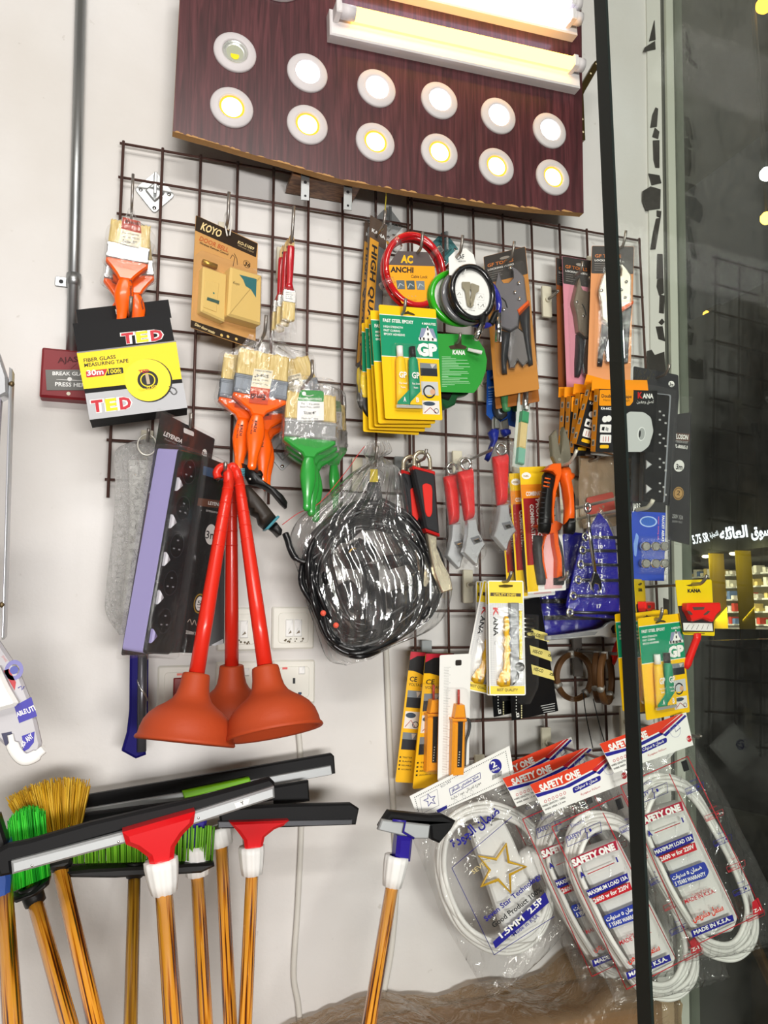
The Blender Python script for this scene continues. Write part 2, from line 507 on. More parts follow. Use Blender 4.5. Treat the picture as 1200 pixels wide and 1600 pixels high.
def slab(name, x0, y0, z0, x1, y1, z1, m):
    b = B(); b.box(x0, y0, z0, x1, y1, z1, m)
    return struct(b.done(name))
LEAN = .045                      # the window post stands slightly out of plumb
def lean_x(z): return XS+LEAN*(z-1.45)
b = B(); b.poly([(-2.4, 0), (lean_x(0)+.05, 0), (lean_x(3.6)+.05, 3.6), (-2.4, 3.6)], -.12, 0, PAINT)
struct(b.done('wall_back', None, WF))
slab('wall_left', -2.5, -4.6, 0, -2.4, .12, 3.6, ROOMW)
slab('wall_rear', -2.5, -4.7, 0, XS+.06, -4.6, 3.6, ROOMW)
slab('floor', -2.5, -4.7, -.1, XS+.06, .12, 0, mat('6f6a60', .6, name='floor_tiles', bump=.1))
slab('ceiling', -2.5, -4.7, 3.6, XS+.06, .12, 3.7, mat('a8a49c', .8, name='ceiling_paint'))

# ---- shop window: aluminium posts, rails and the dusty pane
ALU = mat('c4c8ba', .45, .1, name='aluminium_profile')
def dusty_glass(name, tint, dust, refl=1.0, streak=(3, 3, 1)):
    m = bpy.data.materials.new(name); m.use_nodes = True; nt = m.node_tree
    nt.nodes.remove(nt.nodes['Principled BSDF']); N = nt.nodes.new; L = nt.links.new
    tr = N('ShaderNodeBsdfTransparent'); tr.inputs[0].default_value = lin(tint)
    gl = N('ShaderNodeBsdfGlossy'); gl.inputs['Roughness'].default_value = .01
    fac, fn = schlick(nt, refl)
    m1 = N('ShaderNodeMixShader'); df = N('ShaderNodeBsdfDiffuse'); df.inputs[0].default_value = lin('c8c8bf')
    m2 = N('ShaderNodeMixShader')
    tc = N('ShaderNodeTexCoord'); mp = N('ShaderNodeMapping'); mp.inputs['Scale'].default_value = streak
    n = N('ShaderNodeTexNoise'); n.inputs['Scale'].default_value = 14; n.inputs['Detail'].default_value = 6
    n.inputs['Roughness'].default_value = .75
    r = N('ShaderNodeValToRGB'); r.color_ramp.elements[0].position = .42; r.color_ramp.elements[1].position = .75
    r.color_ramp.elements[0].color = (dust*.35,)*3+(1,); r.color_ramp.elements[1].color = (dust*1.6,)*3+(1,)
    sp = N('ShaderNodeSeparateXYZ'); mr = N('ShaderNodeMapRange')
    mr.inputs[1].default_value = 1.9; mr.inputs[2].default_value = 2.9; mr.inputs[3].default_value = .4; mr.inputs[4].default_value = 2.6
    mm = N('ShaderNodeMath'); mm.operation = 'MULTIPLY'
    L(tc.outputs['Object'], mp.inputs[0]); L(mp.outputs[0], n.inputs['Vector']); L(n.outputs['Fac'], r.inputs[0])
    L(tc.outputs['Object'], sp.inputs[0]); L(sp.outputs['Z'], mr.inputs[0]); L(r.outputs[0], mm.inputs[0]); L(mr.outputs[0], mm.inputs[1])
    L(fac, m1.inputs[0]); L(tr.outputs[0], m1.inputs[1]); L(gl.outputs[0], m1.inputs[2])
    L(mm.outputs[0], m2.inputs[0]); L(m1.outputs[0], m2.inputs[1]); L(df.outputs[0], m2.inputs[2])
    L(m2.outputs[0], nt.nodes['Material Output'].inputs[0])
    return m
win = bpy.data.objects.new('window_1', None); COL.objects.link(win); struct(win)
b = B()
b.box(XS, -.019, 0, XS+.05, -.003, 3.6, ALU, ch=.003)
b.box(XS-.002, -.010, 0, XS, -.004, 3.6, mat('4a4c48', .5, name='rubber_gasket'))
b.box(XS, -4.6, 0, XS+.05, -.019, .08, ALU); b.box(XS, -4.6, 3.5, XS+.05, -.019, 3.6, ALU)
b.box(XS, -2.7, .08, XS+.05, -2.64, 3.5, ALU)
b.done('window_frame', win)
b = B(); b.box(XS+.022, -4.6, .08, XS+.028, -.019, 3.5, dusty_glass('dusty_window_glass', 'e6e9e6', .045, 1.0, (6, 6, 2.2)))
b.done('pane', win)
# flat strip on the wall beside the post, with torn black sealing tape stuck to it
trm = bpy.data.objects.new('trim_1', None); COL.objects.link(trm); struct(trm)
b = B(); b.box(1.206, -.006, 0, 1.250, 0, 3.6, mat('d6d5ce', .5, name='painted_strip'), ch=.002)
b.box(1.2485, -.0075, 0, 1.2555, 0, 3.6, mat('55564f', .5, name='rubber_gasket'))
b.done('strip', trm)
TAPE = mat('35322f', .45, name='torn_black_tape', bump=.4, bscale=80)
b = B()
for pts in ([(1022, 32), (1024, 62), (1014, 65), (1018, 48)], [(1023, 64), (1024, 77), (1005, 82), (1007, 75)],
            [(1024, 168), (1028, 170), (1026, 198), (1016, 200), (1019, 180)], [(1023, 200), (1030, 206), (1028, 217), (1019, 214)],
            [(1020, 220), (1030, 219), (1030, 262), (1024, 262), (1021, 250)], [(1013, 272), (1030, 274), (1033, 286), (1018, 290)],
            [(1004, 300), (1016, 292), (1032, 296), (1031, 326), (1010, 330), (1004, 315)], [(1026, 329), (1033, 330), (1032, 340), (1026, 338)],
            [(1025, 342), (1032, 340), (1024, 390), (1016, 391), (1020, 365)],
            [(1027, 397), (1035, 397), (1036, 435), (1026, 436)], [(1027, 437), (1036, 434), (1037, 458), (1030, 462), (1026, 448)],
            [(1033, 461), (1040, 462), (1039, 490), (1032, 489)], [(1034, 498), (1038, 503), (1034, 508), (1029, 504)],
            [(1026, 511), (1036, 510), (1040, 533), (1030, 530)],
            [(1016, 550), (1022, 548), (1027, 556), (1042, 550), (1044, 585), (1016, 580)],
            [(1048, 935), (1056, 937), (1056, 1000), (1050, 998)], [(1051, 1010), (1058, 1012), (1058, 1026), (1052, 1026)],
            [(1040, 858), (1056, 853), (1046, 875), (1038, 876)], [(1040, 880), (1060, 874), (1050, 908), (1036, 900)]):
    q = [wp(x, y, .007) for x, y in pts]
    q = [Vector((p.x-LEAN*(p.y-1.45), p.y, 0)) for p in q]; k_ = min(0, 1.2475-max(p.x for p in q))
    b.poly([(p.x+k_, p.y) for p in q], .006, .0095, TAPE, ch=.001)
o = b.done('torn_tape', trm, WF); o.matrix_local = WF.M; TAPE_O = o

_p = Matrix.Translation((XS, 0, 1.45))
for o_ in (win, trm): o_.matrix_world = _p @ Matrix.Rotation(math.atan(LEAN), 4, 'Y') @ _p.inverted()
# ---- the glass door leaf, standing open into the shop
HD = .86
xe = P(972, 800, HD).x
dr = bpy.data.objects.new('door_1', None); COL.objects.link(dr); struct(dr, 'open glass door leaf with a dark edge')
b = B(); b.box(xe+.0025, -HD-.005, .01, XS-.01, -HD+.005, 3.45, dusty_glass('door_glass', 'fbfdfb', .018, .35, (2, 2, 2)))
b.done('pane', dr)
b = B(); b.box(xe, -HD-.011, .005, xe+.003, -HD+.011, 3.46, mat('101a17', .5, name='dark_glass_edge', spec=.2), ch=.001)
b.done('edge_seal', dr)

# ---- pipe, call point, sockets and cables on the wall
f = F(Vector((0, 0, 0)))
b = B()
pa, pb = wp(127, -30, .016), wp(112, 556, .016)
b.sweep([pa, pb], .0105, GALV, 16)
o = b.done('conduit_pipe', None, WF)
tag(o, 'galvanised steel pipe running down the white wall to the red call point', 'pipe')
b = B(); c = wp(115, 438, .016)
b.sweep([(c.x, c.y-.012, .016), (c.x, c.y+.012, .016)], .0135, GALV, 16)
b.box(c.x-.034, c.y-.010, 0, c.x+.005, c.y+.010, .003, GALV, ch=.001, r=.004)
b.disc((c.x-.023, c.y), .004, .0034, INK)
ch_ = b.done('saddle_clip', o)

fa = fr(103, 592, .0); fa.w = .1
t = thing('fire_call_point', 'red break-glass fire alarm call point on the wall behind the tape measure box', 'alarm', fa)
MAROON = mat('7f1f26', .4, name='maroon_plastic')
x0, y1 = fa.l(68, 550); x1, y0 = fa.l(139, 632)
b = B(); b.box(x0, y0, 0, x1, y1, .030, MAROON, ch=.004, r=.004)
b.text(fa, 'AJAS', (90, 567), (122, 565), 8, mat('4a1418', .6), .0304, .02)
b.disc(fa.l(107, 615, .03), .0035, .0304, CREAM)
b.done('body', t)
b = B(); q = fa.ls([(71, 578), (139, 578), (139, 610), (73, 610)], .03)
b.poly(q, .0302, .0315, mat('6c6c68', .3, name='grey_window'))
b.text(fa, 'BREAK GLASS', (82, 586), (138, 587), 5.5, WHITE, .0318, .02)
b.text(fa, 'PRESS HERE', (86, 603), (138, 605), 6, WHITE, .0318, .02)
b.sweep([fa.l3(88, 593, .0318), fa.l3(130, 595, .0318)], .0008, WHITE, 5)
b.disc(fa.l(109, 593, .03), .004, .0323, WHITE)
b.done('window', t)

def outlet(px, py, w, h, label, kind, soot=False):
    fo = fr(px, py, 0)
    t = thing('wall_plate', label, 'socket' if kind != 'switch' else 'switch', fo, 'switches and sockets on the wall')
    PL = mat('e4e2d8', .42, name='aged_white_plastic')
    b = B(); b.box(-w/2, -h/2, 0, w/2, h/2, .009, PL, ch=.003, r=.005)
    b.box(-w*.36, -h*.36, .009, w*.36, h*.36, .0105, PL, ch=.001, r=.008)
    b.done('plate', t)
    if kind == 'switch':
        for k in (-1, 1):
            b = B(); b.box(k*.0085-.008, -.017, .0105, k*.0085+.008, .017, .0135, WHITE, ch=.0015, r=.001)
            if soot: b.flat([(k*.0085+random.uniform(-.006, .004), -.012), (k*.0085+.004, -.009), (k*.0085+.002, -.004)], .0137, mat('8a8070', .8))
            b.done('rocker', t)
        b = B()
        for k in range(16):
            x = random.uniform(-.02, .02); y = -.021-random.random()*.008; r = random.uniform(.0008, .0025)
            b.disc((x, y), r, .0108+k*2e-5, mat('6b6150', .9, name='soot'), 7)
        b.done('soot_mark', t)
    elif kind == 'heater':
        b = B(); b.box(-.014, -.020, .0105, .014, .020, .015, mat('8d1512', .35, name='dark_red_rocker'), ch=.002, r=.002); b.done('rocker', t)
        b = B(); b.box(-.008, .024, .0105, .006, .028, .012, mat('e0502a', .3)); b.done('indicator', t)
    else:
        b = B(); b.box(-.024, .025, .0105, -.014, .029, .0115, mat('d2281c', .3)); b.done('indicator', t)
        b = B(); b.box(.008, .015, .0105, .021, .030, .0135, WHITE, ch=.0015, r=.001); b.done('rocker', t)
        b = B(); b.box(-.003, -.003, .0100, .002, .008, .0107, INK)
        b.box(-.016, -.024, .0100, -.009, -.020, .0107, INK); b.box(.008, -.024, .0100, .015, -.020, .0107, INK)
        b.done('pin_hole', t)
        b = B()
        b.sweep(smooth_path([(-.012, -.022, .010), (-.011, -.026, .017), (-.004, -.036, .016), (-.002, -.044, .010)]), .0024, mat('6a4a38', .5), 8)
        b.sweep(smooth_path([(.012, -.022, .010), (.009, -.027, .017), (.001, -.036, .016), (0, -.044, .010)]), .0024, mat('3d5a86', .5), 8)
        b.done('wire', t) if kind == 'socket_wired' else None
    return t
outlet(457, 981, .0845, .083, 'sooty double light switch right of the plungers, level with the bag of hose', 'switch', True)
outlet(373, 983, .0845, .083, 'sooty double light switch half hidden behind the red plunger sticks', 'switch', True)
outlet(282, 1075, .085, .084, 'white wall plate with a dark red rocker switch behind the left plunger', 'heater')
outlet(371, 1068, .0845, .084, 'white wall socket behind the middle plunger', 'socket')
outlet(458, 1065, .0845, .084, 'white wall socket with bare brown and blue wires pushed into it', 'socket_wired')

CABLE = mat('cfccc4', .5, name='grey_white_cable')
def wall_cable(pts, label, r=.0055, h=.007):
    b = B(); b.sweep(smooth_path([wp(x, y, h) for x, y in pts], 8), r, CABLE, 10)
    tag(b.done('wall_cable', None, WF), label, 'cable', 'white cables running down the wall')
wall_cable([(458, 1097), (460, 1110), (467, 1150), (470, 1200), (471, 1290), (465, 1420), (459, 1520), (466, 1570), (472, 1640)],
           'white cable running from the wired socket down behind the squeegees')
wall_cable([(603, 1000), (606, 1080), (610, 1180), (615, 1270), (619, 1380), (612, 1480), (596, 1570), (585, 1650)],
           'white cable running down the wall behind the small blue squeegee', .006)

# ---- wire grids
def wire_grid(name, x0, rows, ncol, label, stub, left_ticks=()):
    t = thing(name, label, 'wire grid', WF, 'wire display grids')
    zt = rows[0]; zb = rows[-1]; xr = x0+ncol*.075
    for c in range(ncol+1):
        x = x0+c*.075
        b = B(); b.sweep([(x, zb-stub, .0245), (x, zt+.0025, .0245)], .0029, WIRE, 8); b.done('vertical_wire', t)
    for z in rows:
        b = B(); b.sweep([(x0-.007, z, .0192), (xr+.007, z, .0192)], .0027, WIRE, 8); b.done('horizontal_wire', t)
    return t
g0 = [.059, -.0127]+[-.0891-.0755*k for k in range(8)]
g1 = [.0465, -.0252]+[-.1007-.0762*k for k in range(15)]
wire_grid('wire_grid', 0.0, [z+Z0 for z in g0], 8, 'brown wire display grid on the left, holding brushes and the tape measure box', .035)
wire_grid('wire_grid', .6088, [z+Z0 for z in g1], 8, 'brown wire display grid on the right, beside the glass door, hung with tools', .02)

# ---- galvanised plates that carry the grids
def mount_plate(px, py, r, m, label, tab=True):
    fo = fr(px, py, .0015)
    t = thing('mounting_plate', label, 'bracket', fo, 'diamond plates fixing the grids')
    b = B(); q = rnd([(0, r), (r*.86, 0), (0, -r), (-r*.86, 0)], .008)
    b.poly(q, 0, .0022, m, ch=.0007); b.poly([(x*.5, y*.5) for x, y in q], .0022, .006, m, ch=.003); b.done('plate', t)
    for x, y in ((0, .74*r), (.6*r, 0), (0, -.74*r), (-.6*r, 0)):
        b = B(); b.ball((x, y, .0024), .0042, CHROME, 10, (1, 1, .55)); b.box(x-.003, y-.0005, .0044, x+.003, y+.0005, .0049, INK); b.done('screw', t)
    if tab:
        b = B(); b.box(-.003, -.012, .004, .003, r*.75, .019, GALV, ch=.001); b.done('tab', t)
mount_plate(242, 301, .046, mat('c3c6c6', .35, .7, name='zinc_plate'), 'zinc diamond plate on the wall above the small paint brush bag')
mount_plate(606, 350, .043, mat('c3c6c6', .35, .7, name='zinc_plate'), 'zinc diamond plate behind the long saw packs')
mount_plate(694, 388, .043, mat('4f8286', .35, .5, name='teal_plate'), 'teal diamond plate behind the red cable lock')
mount_plate(441, 705, .043, mat('c3c6c6', .35, .7, name='zinc_plate'), 'zinc diamond plate behind the orange and green brush handles')

# ---- display hooks
HOOKM = mat('9c9690', .35, .8, name='hook_steel')
def hook(px, py, L, label, rise=.03, lean=.8, plate='d8d2bd', r=.0032, col=None, ph=.07, pw=.022, name='display_hook'):
    """hook whose bend is seen at the pixel and stands L in front of the grid"""
    p = P(px, py, .03+L); fo = F(Vector((p.x, -.03, p.z)))
    t = thing(name, label, 'hook', fo, 'steel hooks on the grids')
    b = B(); m = col or HOOKM
    path = [(0, 0, -.006), (0, 0, L-.006), (0, .003, L), (0, rise*.55, L+rise*lean*.6), (0, rise, L+rise*lean)]
    b.sweep(path, r, m, 8, ref=(1, 0, 0)); b.done('rod', t)
    b = B(); b.box(-pw/2, -ph*.55, -.004, pw/2, ph*.45, .003, mat(plate, .5), ch=.001, r=.002)
    b.sweep([(0, 0, .002), (0, 0, .009)], .006, mat(plate, .5), 10); b.done('back_plate', t)
    return t

# ================================================================ lamp board
BT = .018
fb = fr(590, 150, .105)
def board_px(x, y): return fb.l(x, y, 0)
WOOD = streaky('dark_red_wood_veneer', '361a1e', '5f3136', 5, (26, 1.2, 1), .32, c3='4a2429', lo=.3, hi=.7, coat=.3)
CHIP = mat('b98d5a', .8, name='raw_board_edge', bump=.6, bscale=120)
edge = [(284, -60), (281, 0), (270, 205), (300, 214), (330, 222), (365, 233), (400, 243), (440, 254), (480, 266), (515, 276), (545, 283),
        (590, 291), (640, 300), (700, 309), (760, 318), (840, 327), (912, 333), (910, 200), (909, 60), (907, -120)]
q = [board_px(*p) for p in edge]
t = thing('lamp_board', 'dark wood veneer board carrying the lit lamps above the grids', 'board', fb); BOARD = t
b = B(); b.poly(q, -BT, 0, WOOD, side=CHIP)
for i in range(70):                                  # chipped veneer along the lower edge
    k = random.randint(2, 15); s = random.random(); a, c = edge[k], edge[k+1]
    x, y = a[0]+(c[0]-a[0])*s, a[1]+(c[1]-a[1])*s
    w = random.uniform(3, 10); d = random.uniform(1, 3.4)
    b.qpx(fb, [(x-w, y-d*.1-w*.2), (x-w*.3, y-d-w*.05), (x+w*.5, y-d*.8+w*.1), (x+w, y+w*.19)], .0004+i*3e-6, CHIP)
b.done('panel', t)
RIM = mat('cdc8c9', .45, name='white_lamp_trim')
def downlight(px, py, lit, label):
    fo = F(fb.M @ fb.l3(px, py, 0))
    t = thing('downlight', label, 'lamp', fo, 'round downlights on the wooden board')
    T = Matrix(((1, 0, 0, 0), (0, 0, -1, 0), (0, 1, 0, 0), (0, 0, 0, 1)))      # lathe axis onto the frame's z
    b = B(); b.lathe([(.0425, 0), (.0425, .003), (.040, .0052), (.029, .0072), (.0255, .0068), (.0245, .003)], RIM, 36, T); b.done('trim_ring', t)
    if lit:
        gc = {'c': ('f4f6ff', 9), 'w': ('ffd98a', 7)}[lit]
        if lit == 'w':
            b = B(); b.disc((0, 0), .0248, .0030, glow('ffb436', 1.5), 32); b.disc((0, 0), .0205, .0034, glow(*gc), 32); b.done('lens', t)
        else:
            b = B(); b.disc((0, 0), .0248, .0030, glow(*gc), 32); b.done('lens', t)
    else:
        b = B(); b.lathe([(.0245, .004), (.021, .0025), (.0205, .0018), (.017, .0012)], mat('d6d8d2', .25, .5), 30, T); b.done('reflector', t)
        b = B(); b.disc((0, 0), .017, .0010, mat('a9ad98', .3), 28)
        b.add([(.0085*math.cos(a), -.007+.0075*math.sin(a), .0016) for a in [PI+PI*i/12 for i in range(13)]]+[(.008, -.003, .0016), (-.008, -.003, .0016)],
              [tuple(range(15))], mat('f2dc1c', .4)); b.done('lens', t)
downlight(367, 83, None, 'unlit downlight with a yellow chip, upper left of the board')
nm = ['second', 'third', 'fourth', 'fifth', 'sixth']
for i, (x, y) in enumerate(((480, 115), (588, 139), (686, 158), (778, 182), (858, 205))):
    downlight(x, y, 'c', 'cool white downlight, %s from the left in the upper row on the board' % nm[i])
nm = ['first', 'second', 'third', 'fourth', 'fifth', 'sixth']
for i, (x, y) in enumerate(((362, 169), (480, 196), (586, 223), (686, 239), (775, 261), (863, 278))):
    downlight(x, y, 'w', 'warm yellow downlight, %s from the left in the lower row on the board' % nm[i])
fo = F(fb.M @ fb.l3(432, -42, 0))
t = thing('panel_light', 'round white panel light cut by the top of the photo, on the wooden board', 'lamp', fo)
b = B(); T = Matrix(((1, 0, 0, 0), (0, 0, -1, 0), (0, 1, 0, 0), (0, 0, 0, 1)))
b.lathe([(.064, 0), (.064, .008), (.060, .012), (.04, .013), (0, .013)], RIM, 36, T); b.done('housing', t)

def batten(pl, pr, tubes, hh, gcol, gs, label):
    """pl, pr: lower back corners of the casing (left, right) in pixels on the board"""
    a = Vector(fb.l(*pl)); c = Vector(fb.l(*pr)); d = c-a; an = math.atan2(d.y, d.x); L = d.length
    fo = F(None, M=fb.M @ Matrix.Translation((a.x, a.y, 0)) @ Matrix.Rotation(an, 4, 'Z'))
    t = thing('tube_light', label, 'lamp', fo, 'tube lights on the wooden board')
    D = .026; CAS = mat('e6e2e2', .4, name='white_casing')
    b = B(); b.box(0, 0, 0, L, hh, D, CAS, ch=.003); b.done('casing', t)
    for ty in tubes:
        b = B(); b.sweep([(.048, ty, D+.019), (L-.034, ty, D+.019)], .0135, glow(gcol, gs), 18, caps=True); b.done('tube', t)
        for s, e in ((.006, .048), (L-.034, L-.004)):
            b = B(); b.sweep([(s+.012, ty, D+.019), (e, ty, D+.019)], .0145, mat('d9d4d6', .35), 18)
            b.box(s, ty-.013, D-.001, s+.012, ty+.014, D+.033, CAS, ch=.002, r=.002)
            b.done('lamp_holder', t)
    return t
batten((511, 66), (898, 148), [.040], .058, 'ffb84a', 8, 'warm white tube light on the board above the downlights')
batten((505, -24), (894, 66), [.022, .058], .085, 'e6e2ff', 3.2, 'twin cool white tube light at the top of the board')

# ---- metal and wood pieces that hold the board
b = B()
q = fb.ls([(944, 84), (945, 92), (921, 134), (918, 140), (921, 212), (914, 213), (911, 138), (914, 126), (936, 88)])
b.poly(q, -.030, -.016, mat('5a4a2c', .35, .8, name='dark_brass'), ch=.001)
for x, y in ((938, 93), (929, 108), (916, 180), (917, 200)): b.disc(fb.l(x, y), .0025, -.0155, mat('d9c9a0', .4))
o = b.done('angle_bracket', BOARD); o['label'] = 'dark brass angle bracket at the right end'
f2 = fr(505, 287, .06)
t = thing('mounting_block', 'wooden block with two steel straps under the lamp board', 'block', f2)
b = B(); b.poly(f2.ls([(456, 268), (562, 284), (560, 299), (454, 280)]), -.055, .015, streaky('rough_wood', '5a3a28', '8a6446', 8, (4, 20, 20)), ch=.002); b.done('block', t)
for x0, y0 in ((475, 266), (541, 281)):
    b = B(); b.poly(f2.ls([(x0-7, y0), (x0+6, y0+1), (x0+5, y0+54), (x0-8, y0+53)]), .016, .018, GALV, ch=.0004)
    b.disc(f2.l(x0-1, y0+26), .0035, .0184, INK); b.disc(f2.l(x0-1, y0+47), .0025, .0184, INK); b.done('strap', t)
b = B(); b.sweep(smooth_path([wp(604, 288, .09), wp(603, 310, .06), wp(601, 335, .05), wp(598, 360, .04)]), .0014, mat('c9b93a', .5), 6)
tag(b.done('thin_wire', None, WF), 'thin yellow wire hanging from the lamp board behind the saw packs', 'wire')
# ================================================================ paint brushes
BRISTLE = streaky('pale_bristle', 'c9a85a', 'f0dda0', 30, (14, 1, 3), .7, lo=.3, hi=.7)
SLEEVE = film(haze=.015, bump=.6, bscale=38, refl=1.6, stretch=(1.6, .6, 1), name='clear_sleeve')
FERR = mat('d6d6d6', .22, .85, name='tin_ferrule')
def brush_parts(t, w, bl, fl, hl, hcol, th=.018, hw=None, sharp=False, fer=FERR):
    """local: origin at the ferrule's middle, bristles up, handle down"""
    hw = hw or w*.14
    b = B(); n = 30; top = []
    for i in range(n+1):
        top.append((-w*.475+w*.95*i/n, fl/2+bl*(.93+.07*random.random())))
    b.poly([(w*.49, fl/2-.002)]+top[::-1]+[(-w*.49, fl/2-.002)], -th*.40, th*.42, BRISTLE, ch=th*.16); b.done('bristles', t)
    b = B(); b.box(-w/2, -fl/2, -th/2, w/2, fl/2, th/2, fer, ch=.002)
    for k in (.38, .30, -.30, -.38): b.box(-w/2-.0004, fl*k-.001, -th/2-.0006, w/2+.0004, fl*k+.001, th/2+.0007, fer, ch=.0006)
    b.done('ferrule', t)
    b = B(); m = hcol; y0 = -fl/2
    s = [(-w*.49, y0+.001), (w*.49, y0+.001), (w*.50, y0-.006), (w*.36, y0-.016), (hw*1.15, y0-.028), (hw*.8, y0-.036), (-hw*.8, y0-.036), (-hw*1.15, y0-.028), (-w*.36, y0-.016), (-w*.50, y0-.006)]
    b.poly(s, -th*.42, th*.45, m, ch=.003)
    pr = [(0, .75), (.10, .85), (.25, 1.15), (.40, 1.25), (.55, 1.05), (.72, .72), (.86, .6), (.95, .62), (1.0, .35)]
    b.sweep([(0, y0-.028-(hl-.028)*k, 0) for k, _ in pr], [(hw*r, th*.5*min(1, r*.9)) for _, r in pr], m, 16)
    b.done('handle', t)
def sleeve(t, rows, bulge=.012, seed=0, fan=0, z=0, m=None):
    b = B(); b.sheet([(Vector((l[0], l[1], z)), Vector((r[0], r[1], z))) for l, r in rows], m or SLEEVE, 16, 22, bulge, .0035, 60, seed, fan)
    b.done('clear_sleeve', t)

# --- small orange brushes in a bag, upper left
fA = fr(200, 397, .145, 0, 0, -3)
OR2 = mat('ff6410', .28, name='orange_lacquer', coat=.3)
W = fA.l(233, 402)[0]-fA.l(167, 395)[0]
t = thing('paint_brush', 'orange paint brush in a clear sleeve, labelled 3 inch, frontmost above the tape measure box', 'paint brush', fA, 'small orange brushes')
brush_parts(t, W, .045, .030, .118, OR2, .016, .0135)
b = B(); q = fA.ls([(192, 339), (219, 346), (221, 365), (189, 357)], .0100); b.flat(q, .0101, mat('b23a22', .5, name='red_label'))
q = fA.ls([(189, 357), (221, 365), (219, 388), (185, 380)], .0100); b.flat(q, .0101, mat('ece3c8', .6, name='cream_label'))
b.text(fA, 'Emdi', (196, 348), (218, 352), 5, INK, .0104, .02); b.text(fA, 'PAINT BRUSHES', (193, 354), (219, 361), 3.6, mat('e8c8b8', .5), .0104)
b.text(fA, 'For oil paints', (191, 364), (217, 369), 3, INK, .0104); b.text(fA, 'Item No. MK-41', (190, 370), (217, 375), 2.6, INK, .0104)
b.text(fA, 'Size:3"', (191, 378), (213, 382), 4.5, INK, .0104, .02); b.text(fA, 'Made in China', (188, 382), (215, 387), 2.6, INK, .0104)
b.done('label', t)
b = B(); b.text(fA, '3"  76mm', (202, 437), (203, 462), 4, INK, .0086, .01); b.done('print', t)
h = fA.w2l(P(205, 322, .16)); 
sleeve(t, [((h.x-.004, h.y+.004), (h.x+.004, h.y+.004)), ((h.x-.012, h.y-.02), (h.x+.015, h.y-.02)), ((-W*.55, .045), (W*.6, .045)), ((-W*.56, 0), (W*.58, 0)), ((-W*.58, -.024), (W*.55, -.024)), ((-.02, -.036), (.02, -.036))], .016, 3, .003)
def at(f, dx, dy, dz, roll=0, yaw=0):
    return f.M @ Matrix.Translation((dx, dy, dz)) @ Matrix.Rotation(math.radians(yaw), 4, 'Y') @ Matrix.Rotation(math.radians(roll), 4, 'Z')
dup(t, at(fA, .010, -.014, -.026, 9), 'orange paint brush behind the frontmost one above the tape measure box, its handle leaning right')
dup(t, at(fA, -.002, -.020, -.050, -3), 'orange paint brush at the back of the small bunch above the tape measure box')
hook(206, 318, .125, 'steel hook holding the small orange paint brushes', .055, .05, r=.0026)

# --- large orange brushes
fE = fr(407, 606, .165, 0, 0, -5)
W = .097
def label_big(t, f, lab, txt, z):
    b = B(); lab(b); b.done('label', t)
tE = thing('paint_brush', 'large orange paint brush with an upside-down 4 inch label, frontmost of its bunch', 'paint brush', fE, 'large orange brushes')
GREYF = mat('7f858c', .5, .4, name='grey_tin')
brush_parts(tE, W, .050, .036, .136, OR2, .019, .0135, fer=GREYF)
b = B(); z = .0112
b.flat(fE.ls([(397, 576), (427, 579), (422, 608), (392, 604)], z), z, mat('ece3c8', .6, name='cream_label'))
b.flat(fE.ls([(392, 604), (422, 608), (418, 632), (389, 629)], z), z, mat('c9451f', .5, name='orange_label'))
def utext(b, f, s, p0, p1, hp, m, z, bold=0):       # upside-down print: starts at the right, capitals point down
    L = math.hypot(p1[0]-p0[0], p1[1]-p0[1]); 
    b.text(f, s, p0, p1, hp, m, z, bold)
utext(b, fE, 'Made in China', (424, 580), (399, 577.5), 3, INK, z+.0003)
utext(b, fE, 'Size:4"', (420, 586), (398, 584), 5, INK, z+.0003, .02)
utext(b, fE, 'Item No. MK-405', (419, 594), (396, 591.5), 2.6, INK, z+.0003)
utext(b, fE, 'For oil paints', (418, 600), (395, 597), 3, INK, z+.0003)
utext(b, fE, 'PAINT BRUSHES', (419, 609), (393, 606), 4, mat('f3d8c0', .5), z+.0003)
utext(b, fE, 'Emdi', (415, 617), (392, 615), 8, INK, z+.0003, .03)
b.done('label', tE)
b = B(); b.text(fE, 'ERDI', (398, 657), (396, 674), 4, INK, .0100, .02); b.text(fE, '4"  No.405', (394, 655), (391, 678), 2.5, INK, .0100); b.done('print', tE)
h = fE.w2l(P(417, 520, .17))
sleeve(tE, [((h.x-.004, h.y+.008), (h.x+.004, h.y+.008)), ((h.x-.02, h.y-.02), (h.x+.02, h.y-.02)), ((-W*.56, .066), (W*.60, .066)), ((-W*.54, .02), (W*.54, .02)), ((-W*.58, -.024), (W*.55, -.024)), ((-W*.3, -.046), (W*.3, -.046))], .015, 5, .004)
dup(tE, at(fE, -.022, -.004, -.030, 1), 'large orange paint brush behind the frontmost one, showing at its left side')
dup(tE, at(fE, .016, -.012, -.060, 6), 'large orange paint brush behind the frontmost one, handle showing at its right')
dup(tE, at(fE, .026, -.020, -.088, 7), 'large orange paint brush at the back right of its bunch, handle showing lowest')
t = dup(tE, fr(462, 612, .045, 0, 0, 18).M, 'orange-red paint brush lying tilted behind the large green paint brush')
hook(414, 520, .16, 'steel hook holding the large orange paint brushes', .03, .35)

